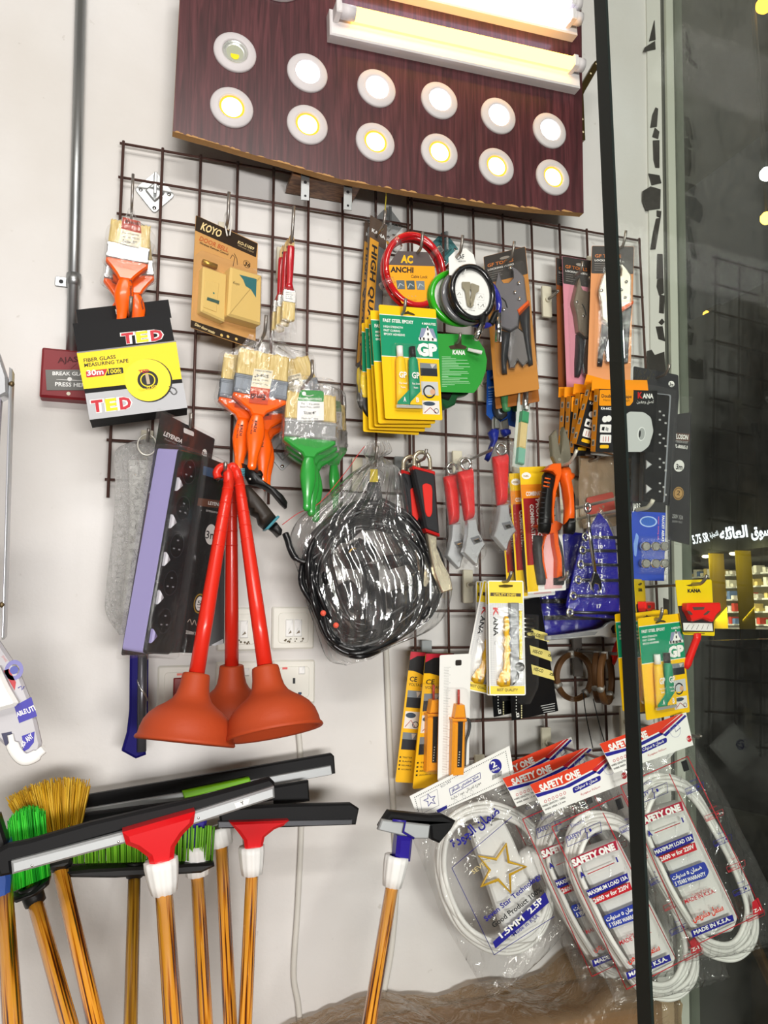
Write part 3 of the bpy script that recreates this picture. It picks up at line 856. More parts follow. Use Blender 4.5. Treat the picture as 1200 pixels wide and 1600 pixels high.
# --- large green brushes
GREEN = mat('2f9a3c', .3, name='green_lacquer', coat=.4)
fG = fr(484, 672, .165, 0, 0, -1.5)
W = .098
tG = thing('paint_brush', 'large green paint brush with a green and white 4 inch label, frontmost of its bunch', 'paint brush', fG, 'large green brushes')
brush_parts(tG, W, .052, .036, .134, GREEN, .019, .0125)
b = B(); z = .0112
b.flat(rnd(fG.ls([(469, 609), (506, 611), (506, 629), (465, 627)], z), .006), z, mat('3a9447', .5, name='green_label'))
b.flat(fG.ls([(465, 626), (506, 628), (506, 657), (464, 657)], z), z+.0001, PAPER)
b.text(fG, 'PAINT BRUSHES', (468, 625), (503, 626), 4, WHITE, z+.0004, .01); b.disc(fG.l(475, 615, z), .004, z+.0003, WHITE, 12)
b.sweep([fG.l3(477, 618, z), fG.l3(484, 619, z), fG.l3(490, 617, z)], .0008, WHITE, 5)
b.text(fG, 'For oil paints', (471, 632), (499, 633), 3.4, INK, z+.0004); b.text(fG, 'Item No.: 600Y', (469, 637), (500, 638), 3.2, INK, z+.0004)
b.text(fG, 'Size:4"', (474, 647), (494, 647.5), 4.6, INK, z+.0004, .015); b.text(fG, 'Made in China', (471, 655), (497, 655.5), 3, INK, z+.0004)
b.done('label', tG)
h = fG.w2l(P(492, 590, .17))
sleeve(tG, [((h.x-.03, h.y+.004), (h.x+.03, h.y+.004)), ((-W*.52, h.y-.008), (W*.56, h.y-.008)), ((-W*.54, .056), (W*.60, .056)), ((-W*.54, .01), (W*.56, .01)), ((-W*.56, -.024), (W*.56, -.024)), ((-W*.2, -.048), (W*.34, -.044))], .015, 8, .004)
dup(tG, at(fG, .010, -.006, -.028, 2), 'large green paint brush directly behind the frontmost one')
dup(tG, at(fG, .020, -.012, -.055, 4), 'large green paint brush third from the front of its bunch')
dup(tG, at(fG, .066, .010, -.085, 9, 48), 'large green paint brush turned edge-on at the right, beside the saw handle')
hook(488, 586, .14, 'steel hook holding the large green paint brushes', .03, -.1, plate='9aa0a2')

# --- narrow brushes with red lacquered handles
fD = fr(452, 452, .115, 0, 0, -1.5)
t = thing('narrow_paint_brush', 'narrow paint brush with a red lacquered handle, frontmost of its hook', 'paint brush', fD, 'narrow red brushes')
REDL = mat('b51a26', .2, name='red_lacquer', coat=.7)
b = B(); k = fD.px(1)
b.sweep([(0, .100*1.0, 0), (0, .085, 0), (0, .040, 0), (0, .012, 0), (0, -.004, 0)], [(.0045, .003), (.0075, .0045), (.0070, .005), (.0058, .005), (.0105, .005)], REDL, 14); b.done('handle', t)
b = B(); b.poly(rnd([(-.006, .088), (.006, .088), (.005, .106), (0, .117), (-.005, .106)], .002), -.0035, .004, mat('d3b27a', .45, name='bare_wood'), ch=.001)
b.disc((.0015, .098), .0033, .0042, INK, 14); b.done('wood_tip', t)
b = B(); b.box(-.0115, -.028, -.005, .0115, -.003, .005, FERR, ch=.001); b.box(-.0115, -.026, .005, .0115, -.006, .0052, PAPER)
for i in range(4): b.box(-.008, -.022+i*.004, .0052, .006-.002*(i % 2), -.0205+i*.004, .0054, mat('a0a0a0', .5))
b.done('ferrule', t)
b = B(); b.poly([(-.0125, -.027), (.0125, -.027), (.0125, -.062), (.004, -.066), (-.006, -.063), (-.0125, -.065)], -.005, .005, BRISTLE, ch=.002); b.done('bristles', t)
sleeve(t, [((-.008, .006), (.008, .006)), ((-.0145, -.01), (.0145, -.01)), ((-.016, -.05), (.016, -.05)), ((-.016, -.088), (.018, -.088))], .008, 2)
dup(t, at(fD, -.006, -.004, -.020, -1), 'narrow paint brush with a red lacquered handle, second on its hook')
dup(t, at(fD, -.011, -.008, -.040, -1), 'narrow paint brush with a red lacquered handle, rearmost on its hook')
hook(456, 375, .10, 'steel hook holding the narrow red paint brushes', .062, .25)

# ================================================================ boxed fibreglass measuring tape
fT = frq([(113.5, 506), (264, 490), (293, 637), (140, 656)], .165)
w, hh = fT.w, fT.h
t = thing('measuring_tape_box', 'black and yellow box of a 30m fibre glass measuring tape hanging left of the brushes', 'box', fT)
KB = mat('161618', .6, name='black_card', spec=.2); YB = mat('f7d80e', .42, name='yellow_print'); GB = mat('b9babd', .45, name='grey_print'); RB = mat('c41b2d', .42, name='red_print')
b = B(); D = .045
b.box(-w/2, -hh/2, -D, w/2, hh/2, 0, KB)
z = .0003
b.qpx(fT, [(120, 552), (275, 534), (284, 592), (131, 608)], z, YB); b.qpx(fT, [(133, 615), (286, 598), (293, 637), (140, 656)], z, GB)
b.qpx(fT, [(120, 550), (275, 532), (275.3, 534), (120.3, 552)], z+.0001, mat('8a8a8a', .5))
for s, a, c, hp in (('TED', (189, 537), (257, 530), 15), ('TED', (142, 644), (208, 637), 17)):
    b.text(fT, s, a, c, hp, PAPER, z+.0003, .09)
for k, (a, c, hp) in enumerate((((189, 537), (257, 530), 15), ((142, 644), (208, 637), 17))):
    n = 3; dx = (c[0]-a[0])/3; dy = (c[1]-a[1])/3
    for i, (ch, m) in enumerate((('T', RB), ('E', YB), ('D', RB))):
        b.text(fT, ch, (a[0]+dx*i+2, a[1]+dy*i), (a[0]+dx*(i+1)-2, a[1]+dy*(i+1)), hp, m, z+.0006, .045)
b.text(fT, 'FIBER GLASS', (131, 566), (181, 560), 5.5, INK, z+.0003, .015); b.text(fT, 'MEASURING TAPE', (132, 573.5), (201, 566), 5.5, INK, z+.0003, .015)
b.qpx(fT, [(134, 580), (168, 576), (163, 587), (135, 590)], z+.0002, RB, .002); b.qpx(fT, [(169, 576), (192, 574), (193, 583), (165, 587)], z+.0002, INK, .002)
b.text(fT, '30m', (136, 587), (162, 584.5), 8, WHITE, z+.0005, .03); b.text(fT, '100ft', (169, 584), (190, 582), 6.5, YB, z+.0005, .02)
c = fT.l(231, 594); r = .0385
b.disc((c[0]+.0015, c[1]-.001), r*1.03, z+.0003, INK, 40); b.disc(c, r, z+.0005, mat('f4dc10', .35, name='yellow_reel'), 40)
b.disc(c, r*.45, z+.0007, INK, 30, r0=r*.33); b.disc(c, r*.33, z+.0008, YB, 26); b.disc(c, r*.28, z+.0009, INK, 26)
b.box(c[0]-r*.07, c[1]-r*.2, z+.0009, c[0]+r*.07, c[1]+r*.3, z+.0011, mat('b9a58a', .4))
b.text(fT, 'TED', (217, 583), (233, 581), 4.5, RB, z+.0013, .03); b.text(fT, 'Fiber GLASS', (217, 612), (245, 606), 4.5, YB, z+.0013, .02)
b.sweep(smooth_path([fT.l3(264, 604, .001), fT.l3(273, 607, .001), fT.l3(276, 613, .001), fT.l3(271, 616, .001), fT.l3(264, 609, .001)]), .0011, mat('6a6a6a', .3, .8), 6)
b.done('carton', t)
b = B(); q = fT.ls([(119, 484), (263, 468), (268, 496), (122, 512)], -D); 
b.poly(q, -D-.0015, -D, KB)
for i in range(34):
    x = -w*.45+i*w*.027; b.box(x, hh/2+.001, -D, x+.0012, hh/2+.016, -D+.0006, mat('2c2c2e', .4))
b.done('hang_tab', t)
b = B(); q = fT.ls([(180, 484), (186, 478), (204, 476), (209, 481), (205, 493), (183, 496)], -D+.001); b.flat(q, -D+.0011, mat('9a9a94', .3, .4)); b.done('tab_hole', t)
hook(204, 484, .145, 'steel hook holding the measuring tape box', .022, .3, plate='9aa0a2')

# ================================================================ door bell pack
fK = frq([(306.7, 336), (402.5, 380), (399.5, 546), (297.5, 511.7)], .085, sy=.8)
t = thing('door_bell_pack', 'card with a cream wireless door bell under clear plastic, hanging above the orange brushes', 'door bell', fK)
w, hh = fK.w, fK.h
KRAFT = mat('cf9d5f', .5, name='tan_card'); DK = mat('33281f', .5, name='dark_brown_print'); IV = mat('e0bf72', .38, name='ivory_plastic')
b = B(); b.box(-w/2, -hh/2, -.0012, w/2, hh/2, 0, KRAFT, r=.003)
z = .0003
b.qpx(fK, [(306.7, 336.5), (402.5, 380.5), (400, 402), (305, 360)], z, DK); b.qpx(fK, [(298.5, 500), (400, 533), (399.5, 545.5), (297.8, 511)], z, DK)
b.text(fK, 'KOYO', (313, 358), (344, 371), 11, mat('e9d29a', .5), z+.0003, .03); b.text(fK, 'KO-51009', (371, 380), (396, 391), 4.5, mat('e9d29a', .5), z+.0003, .02)
b.text(fK, 'Wireless Digital', (371, 384), (396, 395), 2.2, mat('b9a27a', .5), z+.0003)
b.text(fK, 'DOOR BELL', (311, 375), (356, 394), 6.5, mat('c0653a', .5), z+.0003, .02); b.text(fK, 'Wireless Remote Control', (311, 380), (356, 399), 3, INK, z+.0003, .015)
b.sweep([fK.l3(360, 404, z), fK.l3(363, 398, z), fK.l3(367, 402, z), fK.l3(364, 416, z)], .0006, DK, 5); b.sweep([fK.l3(366, 396, z), fK.l3(370, 404, z), fK.l3(371, 414, z)], .0006, DK, 5)
c = fK.l(385.5, 413); b.disc(c, .0082, z+.0002, DK, 24, r0=.0074); b.text(fK, '36', (381, 414), (390, 418), 6, DK, z+.0003, .02)
b.text(fK, 'Ding dong music', (304, 508), (335, 522), 4, mat('e9d29a', .5), z+.0003, .03)
for x, y in ((346, 524), (356, 526), (369, 530)): b.disc(fK.l(x, y), .003, z+.0003, IV, 12)
b.done('card', t)
b = B(); b.poly(rnd(fK.ls([(311, 421), (348, 434), (345, 508), (307, 491)], 0), .004), .001, .017, IV, ch=.003)
q = fK.ls([(320, 437), (342, 443), (338, 488), (317, 480)], .0172); b.poly(rnd(q, .002), .017, .0185, IV, ch=.0008)
b.qpx(fK, [(324, 464), (343, 470), (342, 475), (323, 469)], .0188, mat('3d5a50', .4)); b.disc(fK.l(334, 458, .0188), .002, .0189, mat('3d7a6a', .4), 10); b.done('bell_push', t)
b = B(); b.poly(rnd(fK.ls([(350, 424), (399, 438), (397, 515), (345, 500)], 0), .004), .001, .026, IV, ch=.004)
b.qpx(fK, [(374, 429), (401, 436), (400, 465), (392, 452), (384, 447), (380, 437)], .0264, mat('2f6f72', .4, name='teal_print')); b.text(fK, 'Koyo', (364, 443), (374, 446), 4, DK, .0266); b.done('chime', t)
b = B(); b.sweep([fK.l3(317, 409, .006), fK.l3(338, 417, .006)], .0055, mat('b08a3a', .3, .6), 14); b.done('battery', t)
b = B(); b.poly(rnd(fK.ls([(303, 398), (400, 432), (398, 522), (300, 505)], 0), .008), .0005, .029, CLEAR, ch=.006, back=False); b.done('blister', t)
b = B(); b.sweep(smooth_path([fK.l3(355, 369, .004), fK.l3(351, 345, .01), fK.l3(353, 333, .012), fK.l3(359, 333, .012), fK.l3(362, 345, .01), fK.l3(359, 368, .004)], 6), .0016, mat('e8e6e0', .5), 8); b.done('cable_tie', t)
hook(356, 345, .07, 'steel hook holding the door bell pack', .055, .15)
# ================================================================ long saw packs
SAWO = mat('e3a12b', .45, name='ochre_print')
def saw_pack(q, h, label):
    f = frq(q, h, sy=.12, sp=.05)
    t = thing('saw_pack', label, 'saw', f, 'long saw packs'); w, hh = f.w, f.h
    b = B(); b.box(-w/2, -hh*.30, -.001, w/2, hh/2, 0, mat('5b4a3e', .5, name='brown_card'), r=.002)
    b.box(-w*.44, -hh*.28, 0, w*.06, hh*.38, .0004, SAWO); b.box(w*.08, -hh*.30, 0, w*.46, hh*.36, .0006, mat('8d949a', .3, .5, name='saw_blade'))
    b.lt('KANA', -w*.38, hh*.415, w*.8, .008, WHITE, .0006, .04)
    b.lt('HIGH QUALITY', -w*.10, -hh*.22, hh*.54, .011, INK, .0009, .03, rot=PI/2) if False else b.lt('HIGH QUALITY', -w*.30, hh*.35, hh*.56, w*.28, INK, .0009, .03, rot=-PI/2)
    b.done('card', t)
    b = B(); n = 40
    b.sweep(smooth_path([(0, -hh*.16, .008), (-w*.15, -hh*.26, .009), (-w*.2, -hh*.36, .009), (-w*.05, -hh*.46, .009), (w*.2, -hh*.49, .009)]), [(w*.22, .007)]*8+[(w*.36, .008)]*9+[(w*.42, .008)]*8, BLACK, 12)
    b.done('handle', t)
    b = B(); b.sweep(smooth_path([(-w*.28, -hh*.25, .0115), (-w*.36, -hh*.36, .0115), (-w*.22, -hh*.44, .0115)]), [(w*.08, .006)]*4+[(w*.26, .0065)]*5+[(w*.22, .006)]*4, mat('e8c81e', .4, name='yellow_grip'), 10)
    b.lt('KANA', -w*.36, -hh*.36, .012, .004, INK, .0186, .02, rot=PI/2); b.done('grip', t)
    b = B(); b.poly(rnd([(-w*.62, -hh*.5), (w*.55, -hh*.5), (w*.55, hh*.5), (-w*.62, hh*.5)], .006), .0006, .019, CLEAR, ch=.004, back=False); b.done('blister', t)
saw_pack([(579, 336), (605, 352), (586, 655), (558, 640)], .078, 'long clear saw pack reading high quality with a yellow and black handle, front of two')
saw_pack([(571, 344), (590, 356), (574, 646), (552, 632)], .050, 'long clear saw pack half hidden behind the front saw pack')
hook(600, 352, .075, 'steel hook holding the long saw packs', .028, .3, plate='9aa0a2')

# ================================================================ cable locks
def torus_path(cx, cy, rx, ry, z, n=40, a0=0, a1=2*PI, dz=0):
    return [(cx+rx*math.cos(a0+(a1-a0)*i/n), cy+ry*math.sin(a0+(a1-a0)*i/n), z+dz*i/n) for i in range(n+1)]
fL = fr(645, 427, .13)
t = thing('cable_lock', 'red coiled cable lock with an orange and grey card in its middle', 'cable lock', fL, 'bicycle cable locks')
RCOAT = mat('c4141c', .12, name='red_clear_coat', coat=1.0)
k = fL.px(1)
b = B(); pts = []
for i in range(150):
    a = 2*PI*i/42; pts.append((k*46*math.cos(a)*(1+.02*math.sin(i*.13)), k*54*math.sin(a)*(1+.03*math.sin(i*.1)), .006+.0105*math.sin(i/149*PI*2.5)*1.0))
b.sweep(pts, .0062, RCOAT, 10); b.done('cable', t)
for a in (.7, 2.3, 3.6, 5.2, 5.9):
    x, y = k*46*math.cos(a), k*54*math.sin(a); d = Vector((-math.sin(a), math.cos(a), 0)).normalized()*.006
    b = B(); b.sweep([(x-d.x, y-d.y, .006), (x+d.x, y+d.y, .006)], .0175, film(haze=.04, bump=.3, refl=2.0, name='clear_wrap'), 12); b.done('clear_tie', t)
b = B(); z = .0185
card = fL.ls([(622, 392), (668, 394), (679, 415), (680, 430), (672, 445), (672, 462), (663, 478), (628, 474), (620, 458), (606, 425), (608, 412)], z)
b.poly(card, z-.001, z, mat('5a4f4e', .5, name='grey_card'))
b.qpx(fL, [(608, 414), (679, 416), (680, 430), (672, 445), (672, 462), (663, 478), (628, 474), (620, 458), (606, 425)], z+.0002, mat('f2a51c', .45, name='orange_card'))
b.text(fL, 'AC', (626, 410), (645, 411), 11, mat('f2b81c', .4), z+.0004, .05); b.text(fL, 'ANCHI', (610, 425), (646, 426), 8, INK, z+.0005, .04)
b.text(fL, 'Cable Lock', (642, 434), (668, 435), 4.5, INK, z+.0005, .01)
for i in range(3):
    x = 619+i*15.5; y = 438+i*.4
    b.qpx(fL, [(x, y), (x+13, y), (x+14, y+14), (x+2, y+14)], z+.0005, mat(['5f6a70', '4c5b60', '7a8288'][i], .4), .001)
    b.sweep([fL.l3(x+3, y+12, z+.0006), fL.l3(x+6, y+5, z+.0006), fL.l3(x+12, y+9, z+.0006)], .0012, mat('c8d0d2', .4), 5)
for i in range(3): b.disc(fL.l(638+i*5.5, 463, z), .0013, z+.0006, mat('c9a27a', .5), 8)
b.text(fL, 'MADE IN CHINA', (635, 469), (651, 470), 1.8, mat('8a5a20', .5), z+.0005)
b.done('card', t)
hook(658, 388, .14, 'steel hook holding the red cable lock', .03, .35)

def cable_lock(px, py, h, rx, ry, col, label, disc=True, head=False, keys=False, barrel=None):
    f = fr(px, py, h)
    t = thing('cable_lock', label, 'cable lock', f, 'bicycle cable locks')
    b = B(); pts = []
    for i in range(80):
        a = PI*1.9*i/40 - PI*.3; pts.append((rx*math.cos(a), ry*math.sin(a), .004+.009*(i % 40)/40*math.sin(i*.08)))
    b.sweep(pts, .0062, mat(col, .15, coat=.8, name='coated_cable'), 10); b.done('cable', t)
    if barrel:
        (bx0, by0), (bx1, by1) = barrel
        p0 = f.l3(bx0, by0, .012); p1 = f.l3(bx1, by1, .012)
        b = B(); b.sweep([p0, p1], .0065, CHROME, 16); b.done('lock_barrel', t)
        b = B(); b.sweep(smooth_path([(rx*.5, -ry*.9, .008), (p0.x*.7+rx*.15, p0.y*.8-ry*.1, .01), p0]), .0068, BLACK, 12); b.done('lock_sleeve', t)
    if disc:
        b = B(); b.disc((0, 0), rx*.97, .003, PAPER, 40, ry*.97)
        b.disc((rx*.30, -ry*.42), .0012, .0034, INK, 8); b.disc((rx*.55, -ry*.40), .0012, .0034, INK, 8)
        LG = mat('b9b9b9', .5)
        for cx, cy in ((-.62, -.1), (.42, -.1), (-.62, -.45), (.0, -.45), (.5, -.45)):
            b.box(rx*cx-.008, ry*cy-.007, .003, rx*cx+.008, ry*cy+.007, .0032, LG); b.box(rx*cx-.0075, ry*cy-.0065, .0031, rx*cx+.0075, ry*cy+.0065, .0033, PAPER)
            b.sweep([(rx*cx-.004, ry*cy-.003, .0034), (rx*cx+.001, ry*cy+.003, .0034), (rx*cx+.004, ry*cy-.002, .0034)], .0007, mat('8a8a8a', .5), 5)
        b.lt('FIG. NO. 072345', -rx*.62, -ry*.70, rx*.75, .0024, mat('7a7a7a', .5), .0034); b.done('card_disc', t)
    if head:
        b = B(); q = f.ls([(701, 402), (712, 391), (728, 388), (740, 398), (744, 415), (742, 430), (702, 430)], .001); b.poly(q, 0, .0012, PAPER)
        b.text(f, 'CAF', (713, 406), (726, 404), 7, INK, .0016, .01); b.text(f, 'ANCHI LOCK', (716, 409.5), (728, 409), 2.2, INK, .0016); b.done('hang_card', t)
    if keys:
        b = B(); KM = mat('b3aa94', .3, .7, name='nickel_key')
        for dx, dy, an in ((-.012, .004, .12), (.003, .002, -.22)):
            T = Matrix.Translation((dx, dy, .006)) @ Matrix.Rotation(an, 4, 'Z')
            o = len(b.v); b.poly(rnd([(-.009, .016), (.009, .016), (.010, .004), (.005, -.002), (.004, -.032), (0, -.036), (-.004, -.032), (-.005, -.002), (-.010, .004)], .002), 0, .0022, KM, ch=.0006)
            for i in range(o, len(b.v)): b.v[i] = tuple(T @ Vector(b.v[i]))
        b.done('key', t)
        b = B(); b.sweep(smooth_path([f.l3(728, 414, .01), f.l3(727, 423, .012), f.l3(724, 428, .01)]), .0009, WHITE, 6); b.done('key_tie', t)
    return t
cable_lock(713, 468, .152, .058, .054, '2fae1e', 'bright green cable lock at the back left of the locks beside the red one')
cable_lock(726, 466, .172, .050, .053, '6a6a6e', 'grey cable lock with a white disc, second from the front')
cable_lock(748, 474, .155, .044, .050, '2b2f9a', 'blue cable lock half hidden behind the black one', False, barrel=((779, 490), (778, 534)))
cable_lock(736, 459, .192, .045, .053, '151518', 'black cable lock with a white disc and two keys, frontmost of the locks', True, True, True, ((753, 508), (743, 530)))
hook(720, 394, .185, 'steel hook holding the black and green cable locks', .03, .35)

# ================================================================ epoxy cards
GPG = mat('129066', .42, name='green_print'); GPY = mat('f9c70f', .42, name='golden_yellow_card')
def photo_tile(b, x0, y0, x1, y1, z, k):
    P3 = [('7a8288', '2a2d33', 'c9c2b8'), ('c7c9c9', '2b2e33', 'd7a888'), ('e6e2dc', '3a4a5c', 'b03a3a')][k]
    c = [mat(x, .45) for x in P3]; w, h = x1-x0, y1-y0
    b.box(x0, y0, 0, x1, y1, z, c[0])
    if k == 0: b.box(x0, y0, z, x1, y0+h*.6, z+.0002, c[1]); b.add([(x0+w*.6, y0+h*.95, z+.0003), (x0+w*.7, y0+h*.6, z+.0003), (x0+w*.95, y0+h*.95, z+.0003)], [(0, 1, 2)], c[2])
    if k == 1:
        b.disc((x0+w*.45, y0+h*.25), h*.5, z+.0002, c[1], 20, r0=h*.38); b.disc((x0+w*.65, y0+h*.25), h*.22, z+.0003, c[2], 12)
    if k == 2:
        b.disc((x0+w*.4, y0+h*.78), w*.36, z+.0002, c[1], 16, h*.16); b.sweep([(x0+w*.1, y0+h*.1, z), (x0+w*.45, y0+h*.5, z), (x0+w*.8, y0+h*.1, z)], .0008, c[2], 5); b.disc((x0+w*.8, y0+h*.25), h*.2, z+.0003, c[1], 12, r0=h*.15)
def gp_card(f, label, group):
    w, h = f.w, f.h
    U = lambda u: -w/2+u*w
    V = lambda v: h/2-v*h
    t = thing('epoxy_card', label, 'glue', f, group)
    b = B(); out = rnd([(-w/2, -h/2), (w/2, -h/2), (w/2, h/2), (-w/2, h/2)], .004)
    b.poly(out, -.0012, 0, GPY)
    b.box(U(0), V(.449), 0, U(1), V(.088), .0002, GPG); b.box(U(0), V(.455), 0, U(1), V(.449), .0003, PAPER); b.box(U(0), V(.088), 0, U(1), V(.082), .0003, PAPER)
    z = .0005
    b.lt('FAST STEEL EPOXY', U(.055), V(.150), w*.53, h*.028, PAPER, z, .03); b.lt('4 MINUTES', U(.73), V(.150), w*.25, h*.02, PAPER, z, .02)
    for i, s in enumerate(('HIGH STRENGTH', 'FAST CURING', 'EPOXY ADHESIVE')): b.lt(s, U(.06), V(.20+i*.033), w*(.33, .28, .36)[i], h*.018, PAPER, z, .02)
    b.lt('GP', U(.62), V(.425), w*.36, h*.10, PAPER, z, .06)
    # the little gabled house
    HW = PAPER; GY = mat('8d93b0', .5)
    b.flat([(U(.66), V(.285)), (U(.72), V(.18)), (U(.93), V(.18)), (U(.99), V(.285))], .0004, GY)
    b.flat([(U(.70), V(.295)), (U(.96), V(.295)), (U(.90), V(.24)), (U(.83), V(.155)), (U(.76), V(.24))], .0006, HW); b.box(U(.66), V(.295), .0004, U(.98), V(.268), .0006, HW)
    for u, v in ((.69, .28), (.75, .28), (.83, .285), (.91, .28), (.83, .235), (.83, .19)): b.box(U(u)-.0016, V(v)-.002, .0006, U(u)+.0016, V(v)+.003, .0008, INK)
    for k, (a, c) in enumerate(((.495, .61), (.66, .78), (.83, .95))): photo_tile(b, U(.655), V(c), U(.955), V(a), .0004, k)
    # punched slot for the hook
    b.flat(rnd([(U(.37), V(.068)), (U(.42), V(.05)), (U(.48), V(.045)), (U(.50), V(.03)), (U(.52), V(.045)), (U(.58), V(.05)), (U(.63), V(.068)), (U(.60), V(.074)), (U(.5), V(.066)), (U(.4), V(.074))], .002), .0003, mat('4a3a12', .8, name='slot_shadow_card'))
    b.done('card', t)
    for name, u, capm, body, tip, ch, tx in (('tube', .285, PAPER, GPY, GPG, 'A', PAPER), ('tube', .505, BLACK, GPG, GPY, 'B', PAPER)):
        b = B(); x = U(u); y0, y1 = V(.885), V(.465); r = w*.105
        n = 8; secs = [(y0, r*1.05, .0012), (y0+(y1-y0)*.3, r*.95, .005), (y0+(y1-y0)*.75, r*.82, .0075), (y1-.004, r*.72, .008), (y1, r*.45, .006)]
        b.sweep([(x, y, .0085) for y, _, _ in secs], [(a, c) for _, a, c in secs], body, 16)
        b.add([(x-r*1.0, y0+.001, .0112), (x+r*1.0, y0+.001, .0112), (x+r*.92, y0+.028, .0145), (x-r*.9, y0+.006, .0118)], [(0, 1, 2, 3)], tip)
        b.box(x-r*1.08, V(.91), .006, x+r*1.08, V(.885), .011, mat('d9dadc', .3, .6, name='tube_crimp'))
        b.sweep([(x, y1, .0085), (x, V(.37), .0085)], .0062, capm, 14)
        b.lt('GP', x-r*.62, V(.655), r*1.25, .011, PAPER, .0168, .03); b.lt('Fast Steel', x-r*.62, V(.71), r*1.2, .0035, PAPER, .0166, .01); b.lt('Resin', x-r*.4, V(.745), r*.7, .0035, PAPER, .0163, .01)
        b.lt(ch, x-r*.05, V(.86), r*.45, .0085, tx, .0140, .03)
        b.done(name, t)
    b = B(); b.poly(rnd([(U(.15), V(.93)), (U(.64), V(.93)), (U(.62), V(.35)), (U(.16), V(.35))], .006), .0004, .0185, CLEAR, ch=.004, back=False); b.done('blister', t)
    return t
f = frq([(591, 476), (681.5, 483), (691, 657), (602.5, 654)], .20); fGP = f
t = gp_card(f, 'green and yellow epoxy glue card, frontmost of the stack beside the saw packs', 'epoxy cards by the saw packs')
for i, (dx, dy, dz, r, s) in enumerate(((-.008, -.004, -.020, 1, 'second'), (-.006, -.007, -.040, 0, 'third'), (-.008, -.010, -.060, -1.2, 'fourth'), (-.010, -.012, -.080, -2.4, 'fifth and last'))):
    dup(t, at(f, dx, dy, dz, r), 'green and yellow epoxy glue card by the saw packs, %s from the front' % s)
hook(632, 486, .19, 'steel hook holding the epoxy cards beside the saw packs', .022, .35)
f2 = frq([(995.7, 966), (1065.6, 958), (1077, 1112.6), (1011, 1125.6)], .27)
t = gp_card(f2, 'green and yellow epoxy glue card behind the glass door, frontmost of its stack', 'epoxy cards behind the glass door')
for i, (dx, dy, dz, r, s) in enumerate(((.004, .006, -.040, 0, 'second'), (.010, .004, -.075, 0, 'third, half behind the door edge'))):
    dup(t, at(f2, dx, dy, dz, r), 'green and yellow epoxy glue card behind the glass door, %s' % s)
hook(1032, 968, .262, 'steel hook holding the epoxy cards behind the glass door', .022, .35)

# ================================================================ green card with a white cap hook
f = fr(722, 568, .15)
t = thing('green_card', 'round-ended green card of small white print beside the epoxy cards', 'card', f)
KG = mat('2c9636', .45, name='leaf_green_card'); z = .0004
b = B(); q = f.ls([(680, 521), (738, 523), (748, 532), (757, 546), (761, 562), (759, 580), (752, 598), (744, 610), (740, 614), (680, 612)], 0)
b.poly(q, -.001, 0, KG)
b.flat(f.ls([(701, 541), (712, 538), (715, 530), (721, 528), (721, 538), (730, 542), (727, 546), (715, 545), (704, 546)], z), z, mat('3f3324', .7, name='slot_dark'))
b.text(f, 'KANA', (707, 553.5), (727, 554.5), 6.5, PAPER, z+.0002, .04)
for i in range(19):
    y = 557+i*2.55; L = [14, 22, 40, 22, 42, 26, 44, 34, 12, 40, 42, 30, 10, 40, 28, 42, 44, 20, 8][i]
    b.qpx(f, [(690.5, y), (690.5+L, y+.4), (690.5+L, y+1.3), (690.5, y+.9)], z, mat('a9d8ad', .5))
b.done('card', t)
b = B(); b.sweep([f.l3(731, 546, .012), f.l3(753, 551, .02)], [(.0035, .003), (.0042, .0035)], PAPER, 10); b.done('white_cap', t)
b = B(); b.poly(f.ls([(684, 610), (732, 612), (728, 618), (712, 622), (708, 634), (695, 640), (686, 632)], -.05), -.06, -.038, mat('1f5a34', .4, name='dark_green_plastic'), ch=.003)
b.poly(f.ls([(684, 612), (706, 614), (700, 626), (686, 622)], -.038), -.038, -.030, BLACK, ch=.002); b.done('carded_tool', t)
hook(718, 532, .14, 'steel hook holding the green card', .014, .35)

# ================================================================ locking pliers packs
fP = frq([(925, 384), (990.5, 385), (985, 606), (917, 604)], .135)
ZP = .006
def zp(pts): return fP.ls([(860+x/6, 360+y/6) for x, y in pts], ZP)
S_BODY = zp([(530, 345), (505, 400), (480, 470), (445, 575), (448, 610), (470, 700), (480, 850), (545, 895), (570, 905), (640, 880), (670, 740), (745, 700), (748, 440), (700, 370), (645, 320), (660, 380), (655, 440), (610, 470), (560, 460), (540, 420)])
S_LEFT = zp([(485, 865), (560, 905), (525, 1060), (490, 1180), (485, 1275), (440, 1270), (450, 1130), (470, 990)])
S_RIGHT = zp([(660, 765), (765, 690), (750, 860), (735, 1060), (728, 1240), (690, 1250), (680, 1060), (670, 900)])
S_ACC = zp([(655, 742), (768, 676), (766, 705), (665, 775)])
S_LEVER = zp([(560, 915), (640, 890), (690, 950), (710, 1080), (700, 1210), (640, 1250), (600, 1180), (560, 1250), (520, 1240), (510, 1120)])
S_RIV = zp([(470, 585), (535, 710), (690, 650), (700, 505), (655, 580), (640, 345)])
S_SPR = zp([(530, 595), (560, 640), (570, 700)])
